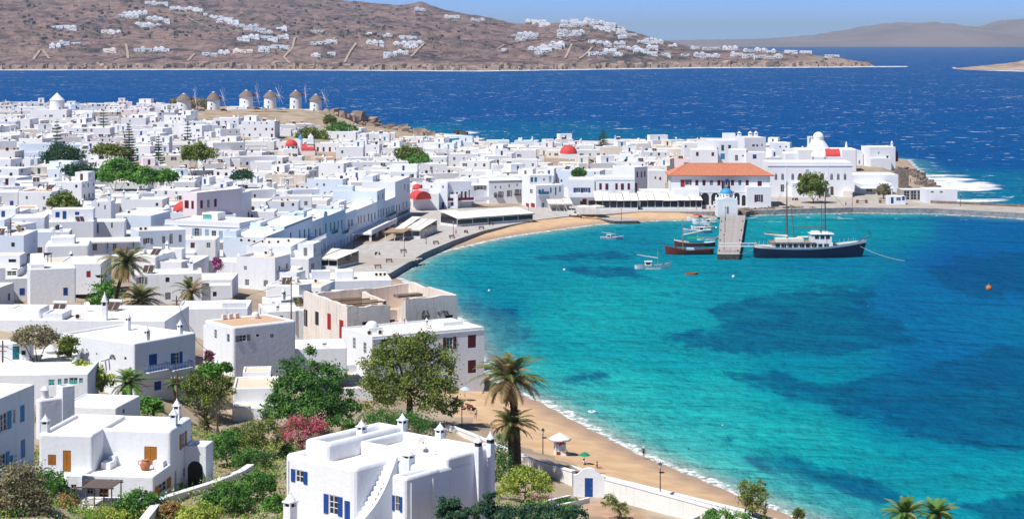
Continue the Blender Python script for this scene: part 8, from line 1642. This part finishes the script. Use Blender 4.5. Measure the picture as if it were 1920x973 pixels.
# --- boats
p=P(1515,482,0);t=thing("motor_sailer","big dark blue two-masted motor sailer moored stern to the jetty","ship",(p.x,p.y,.0),math.radians(1.5));s=p.y/F;L=204*s
hull_mesh(L,6.6,2.9,1.6,1.9,.13,stern=.66).build("hull",["navy","whitepaint","deck"],t,35)
b=MB();b.box(-L*.34,L*.215,-2.35,2.35,2.3,4.3);b.build("saloon",["whitepaint"],t)
for i in range(9):
 for sd in (-1,1):b=MB();x=-L*.315+i*L*.056;b.box(x,x+L*.044,sd*2.37-.02,sd*2.37+.02,2.95,3.95);b.build("window",["glass"],t)
b=MB();b.box(-L*.355,L*.06,-2.75,2.75,4.3,4.42);b.build("upper_deck",["deck"],t);b=MB();b.xprism([(-2.3,4.32),(2.3,4.32),(2.2,6.6),(-2.2,6.6)],L*.02,L*.205);b.xprism([(-2.5,6.55),(2.5,6.55),(2.4,6.75),(-2.4,6.75)],L*.01,L*.225);b.build("wheelhouse",["whitepaint"],t)
for i in range(3):
 for sd in (-1,1):b=MB();x=L*(.05+.05*i);b.box(x,x+L*.036,sd*2.28-.04,sd*2.28+.04,5.3,6.25);b.build("window",["glass"],t)
b=MB();b.box(L*.2,L*.207,-1.7,1.7,5.3,6.2);b.build("windscreen",["glass"],t);b=MB();b.box(L*.03,L*.10,-1.2,1.2,6.75,7.3);b.box(L*.13,L*.18,-1.0,1.0,6.75,7.2);b.build("liferaft_canister",["whitepaint"],t)
b=MB();b.box(-L*.30,-L*.05,-1.9,1.9,4.42,5.3);b.build("deckhouse",["canvas"],t)
for x,z1 in ((-L*.195,21.0),(L*.16,20.0)):b=MB();b.tube((x,0,2),(x,0,z1),.24,.12,8);b.build("mast",["wood"],t)
b=MB();b.tube((-L*.12,.9,4),(-L*.148,.9,13.5),.16,.09,6);b.tube((L*.115,-1,6.5),(L*.118,-1,14.5),.13,.07,6);b.build("derrick",["wood"],t)
b=MB();b.tube((-L*.205,0,6.1),(-L*.40,0,7.0),.14,.1);b.tube((L*.15,0,8.2),(-L*.14,0,8.6),.13,.1);b.build("boom",["wood"],t);b=MB();b.tube((-L*.19,0,5.9),(-L*.40,.2,6.5),.32,.2,8);b.tube((L*.0,0,5.6),(-L*.1,0,5.6),.25,.2,8);b.build("furled_sail",["canvas"],t)
b=MB();b.tube((L*.44,0,3.9),(L*.585,0,6.1),.2,.1,8);b.build("bowsprit",["wood"],t);b=MB();[b.tube((L*.585,0,6.1),(L*.56,y,7.6),.05)for y in (-.3,.3)];b.build("pulpit",["blackmetal"],t)
rg=MB()
for a,c in (((-L*.195,0,20.6),(L*.58,0,6.1)),((-L*.195,0,20.6),(-L*.49,0,3.6)),((L*.16,0,19.6),(L*.58,0,6.1)),((-L*.195,0,20.6),(L*.16,0,19.6)),((-L*.195,0,19),(-L*.20,3.1,3)),((-L*.195,0,19),(-L*.20,-3.1,3)),((L*.16,0,18.6),(L*.15,3.1,3)),((L*.16,0,18.6),(L*.15,-3.1,3))):rg.tube(a,c,.035,n=4)
rg.build("rigging",["blackmetal"],t)
b=MB()
for sd in (-1,1):
 for i in range(24):x=-L*.47+i*L*.039;zz2=2.9+1.9*(abs((x/L+.5)-.42)/.58)**2*(1 if x/L+.5>.42 else .55);y=sd*3.1*(1 if x<L*.2 else max(.15,1-((x/L-.2)/.3)**2));b.tube((x,y,zz2),(x,y,zz2+.9),.03,n=4)
b.build("guard_rail",["whitepaint"],t)
b=MB();b.box(-L*.49-10,-L*.47,-.5,.5,3.0,3.12);b.tube((-L*.49-10,-.5,3.9),(-L*.47,-.5,3.9),.05);b.tube((-L*.49-10,.5,3.9),(-L*.47,.5,3.9),.05);[b.tube((-L*.49-10*i/6,y,3.1),(-L*.49-10*i/6,y,3.9),.03,n=4)for i in range(7)for y in (-.5,.5)];b.build("gangway",["whitepaint"],t)
for i,(a,c)in enumerate(((P(1613,462,3.5),P(1697,489,0)),(P(1420,462,2.2),P(1384,476,1.6)))):b=MB();b.path([tuple(a.lerp(c,k/8)-Vector((0,0,1.2*k/8*(1-k/8)*2)))for k in range(9)],.06,4);tag(b.build("mooring_rope",["rope"]),("pale anchor rope running from the motor sailer's bow into the sea","mooring rope from the motor sailer's stern to the jetty")[i],"rope")
def caique(lb,px,py,wpx,rz,hullm="whitepaint",strake="bluehull",cabin=True,mast=4.5,awn=None,canopy=None,B=None):
 p=P(px,py,0);s=p.y/F;L=wpx*s;t=thing("fishing_boat",lb,"boat",(p.x,p.y,0),rz,"small boats in the harbour");B=B or L*.30
 hull_mesh(L,B,L*.10,L*.06,L*.075,.05,stern=.35).build("hull",[hullm,strake,"deck"],t,35)
 if cabin:b=MB();b.xprism([(-B*.26,L*.05),(B*.26,L*.05),(B*.24,L*.20),(-B*.24,L*.20)],-L*.22,-L*.04);b.xprism([(-B*.3,L*.20),(B*.3,L*.20),(B*.28,L*.215),(-B*.28,L*.215)],-L*.235,-L*.02);b.build("wheelhouse",["whitepaint"],t);b=MB();b.box(-L*.041,-L*.036,-B*.2,B*.2,L*.13,L*.185);b.build("windscreen",["glass"],t);[(lambda q:(q.box(-L*.19,-L*.07,sd*B*.258-.02,sd*B*.258+.02,L*.125,L*.18),q.build("side_window",["glass"],t)))(MB())for sd in (-1,1)]
 if mast:b=MB();b.tube((L*.14,0,0),(L*.14,0,mast),L*.010,L*.006,6);b.build("mast",["palewood"],t);b=MB();b.tube((L*.14,0,mast*.55),(-L*.44,0,mast*.72),L*.012,L*.008,6);b.build("boom",["canvas"],t)
 if awn:b=MB();x0,x1=-L*.18,L*.2;b.add([(x0,-B*.4,L*.20),(x1,-B*.4,L*.20),(x1,0,L*.24),(x0,0,L*.24),(x1,B*.4,L*.20),(x0,B*.4,L*.20)],[(0,1,2,3),(3,2,4,5)]);b.build("awning",[awn],t);b=MB();[b.tube((x,y,L*.05),(x,y,L*.2),.03,n=5)for x in (x0,x1)for y in (-B*.38,B*.38)];b.build("awning_post",["metal"],t)
 b=MB();b.box(L*.2,L*.28,-B*.15,B*.15,L*.06,L*.11);b.build("fish_crate",["terracotta"],t);b=MB();b.tube((L*.30,0,L*.1),(L*.30,0,L*.17),L*.02,n=8);b.build("capstan",["red"],t)
 b=MB();b.tube((L*.49,0,L*.14),(L*.50,0,L*.21),L*.010,L*.008,6);b.build("stem_post",["orange"],t);return t
caique("white and pale blue fishing boat with a small wheelhouse in the middle of the bay",1224,504,68,-.02,mast=5.2)
caique("small pale blue fishing boat alone near the harbour beach",1147,449,43,-.1,hullm="bluehull",strake="whitepaint",mast=3.0)
t=caique("long dark red wooden boat with blue deck boxes moored at the jetty end",1293,477,90,math.pi+.03,hullm="redhull",strake="redhull",cabin=False,mast=10,B=3.4)
b=MB();b.box(-1.2,.8,-.9,.9,1.0,1.8);b.build("deck_box",["skyblue"],t);b=MB();b.tube((5.8,0,1.9),(8.4,0,3.4),.12,.06);b.build("bowsprit",["wood"],t)
caique("wooden boat with a green awning behind the dark red boat",1303,462,76,math.pi,hullm="redhull",strake="whitepaint",cabin=False,mast=0,awn="greencloth")
caique("white motor boat with a pale blue hull nearest the green awning",1308,437,54,3.1,hullm="bluehull",strake="whitepaint",mast=3)
caique("slim white boat moored beside the jetty above the green awning",1330,450,46,3.2,cabin=False,mast=0)
caique("white cabin boat in the middle of the moored cluster",1318,430,44,3.2,strake="whitepaint",mast=3.5)
caique("white boat in the upper row of the moored cluster",1322,421,46,3.1,strake="whitepaint",mast=0)
caique("white boat with a folded red cover at the top of the moored cluster",1308,412,40,3.2,strake="whitepaint",mast=0,awn="redcloth")
caique("small white boat between the jetty and the red-covered boat",1330,415,28,3.2,strake="whitepaint",cabin=False,mast=0)
p=P(1297,515,0);t=thing("dinghy","small ochre rowing dinghy floating alone below the moored boats","boat",(p.x,p.y,0),.05);L=24*p.y/F;hull_mesh(L,L*.42,.45,.2,.22,.03,stern=.6).build("hull",["ochre","orange","deck"],t,35);b=MB();[b.box(x-.12,x+.12,-L*.17,L*.17,.28,.33)for x in (-.7,.5)];b.build("thwart",["palewood"],t)
for i,(px,py,m,r_,lb)in enumerate(((1854,543,"orange",.75,"big orange mooring buoy at the right of the bay"),(1058,507,"cloth_white",.35,"white buoy over the dark streak below the fishing boats"),(1375,520,"cloth_white",.4,"white buoy below the jetty end"),(917,546,"cloth_white",.3,"pair-sized white buoy off the roofless ruin"),(1343,428,"cloth_white",.35,"white fender buoy beside the jetty"))):
 p=P(px,py,0);t=thing("buoy",lb,"buoy",(p.x,p.y,0));b=MB();b.ball((0,0,r_*.5),r_,14,8);b.build("float",[m],t,60);b=MB();b.tube((0,0,r_*1.4),(0,0,r_*2.1),r_*.15);b.build("ring_eye",["metal"],t)
# steps from the quay to the sand
b=MB();[b.box(-1.3,1.3,-.34*i-.34,-.34*i,-1,1.45-.2*i)for i in range(7)];o=struct(b.build("quay_steps",["white"]),label="short pale steps from the quay down to the sand");o.location=P(794,477,0.15);o.rotation_euler=(0,0,.75)
# ------------------------------------------------------------------ sea air between here and the hills
hb=MB();hb.box(-25000,31000,-600,62000,-12,560);hzo=hb.build("haze",[]);struct(hzo,'stuff',"thin blue sea haze over the whole bay")
hm=bpy.data.materials.new("haze");hm.use_nodes=True;nt=hm.node_tree;nt.nodes.remove(nt.nodes["Principled BSDF"]);pv=nt.nodes.new("ShaderNodeVolumePrincipled")
pv.inputs["Color"].default_value=(.61,.81,1,1);pv.inputs["Density"].default_value=3.8e-5;pv.inputs["Anisotropy"].default_value=0;nt.links.new(pv.outputs[0],nt.nodes["Material Output"].inputs["Volume"]);hzo.data.materials.append(hm)
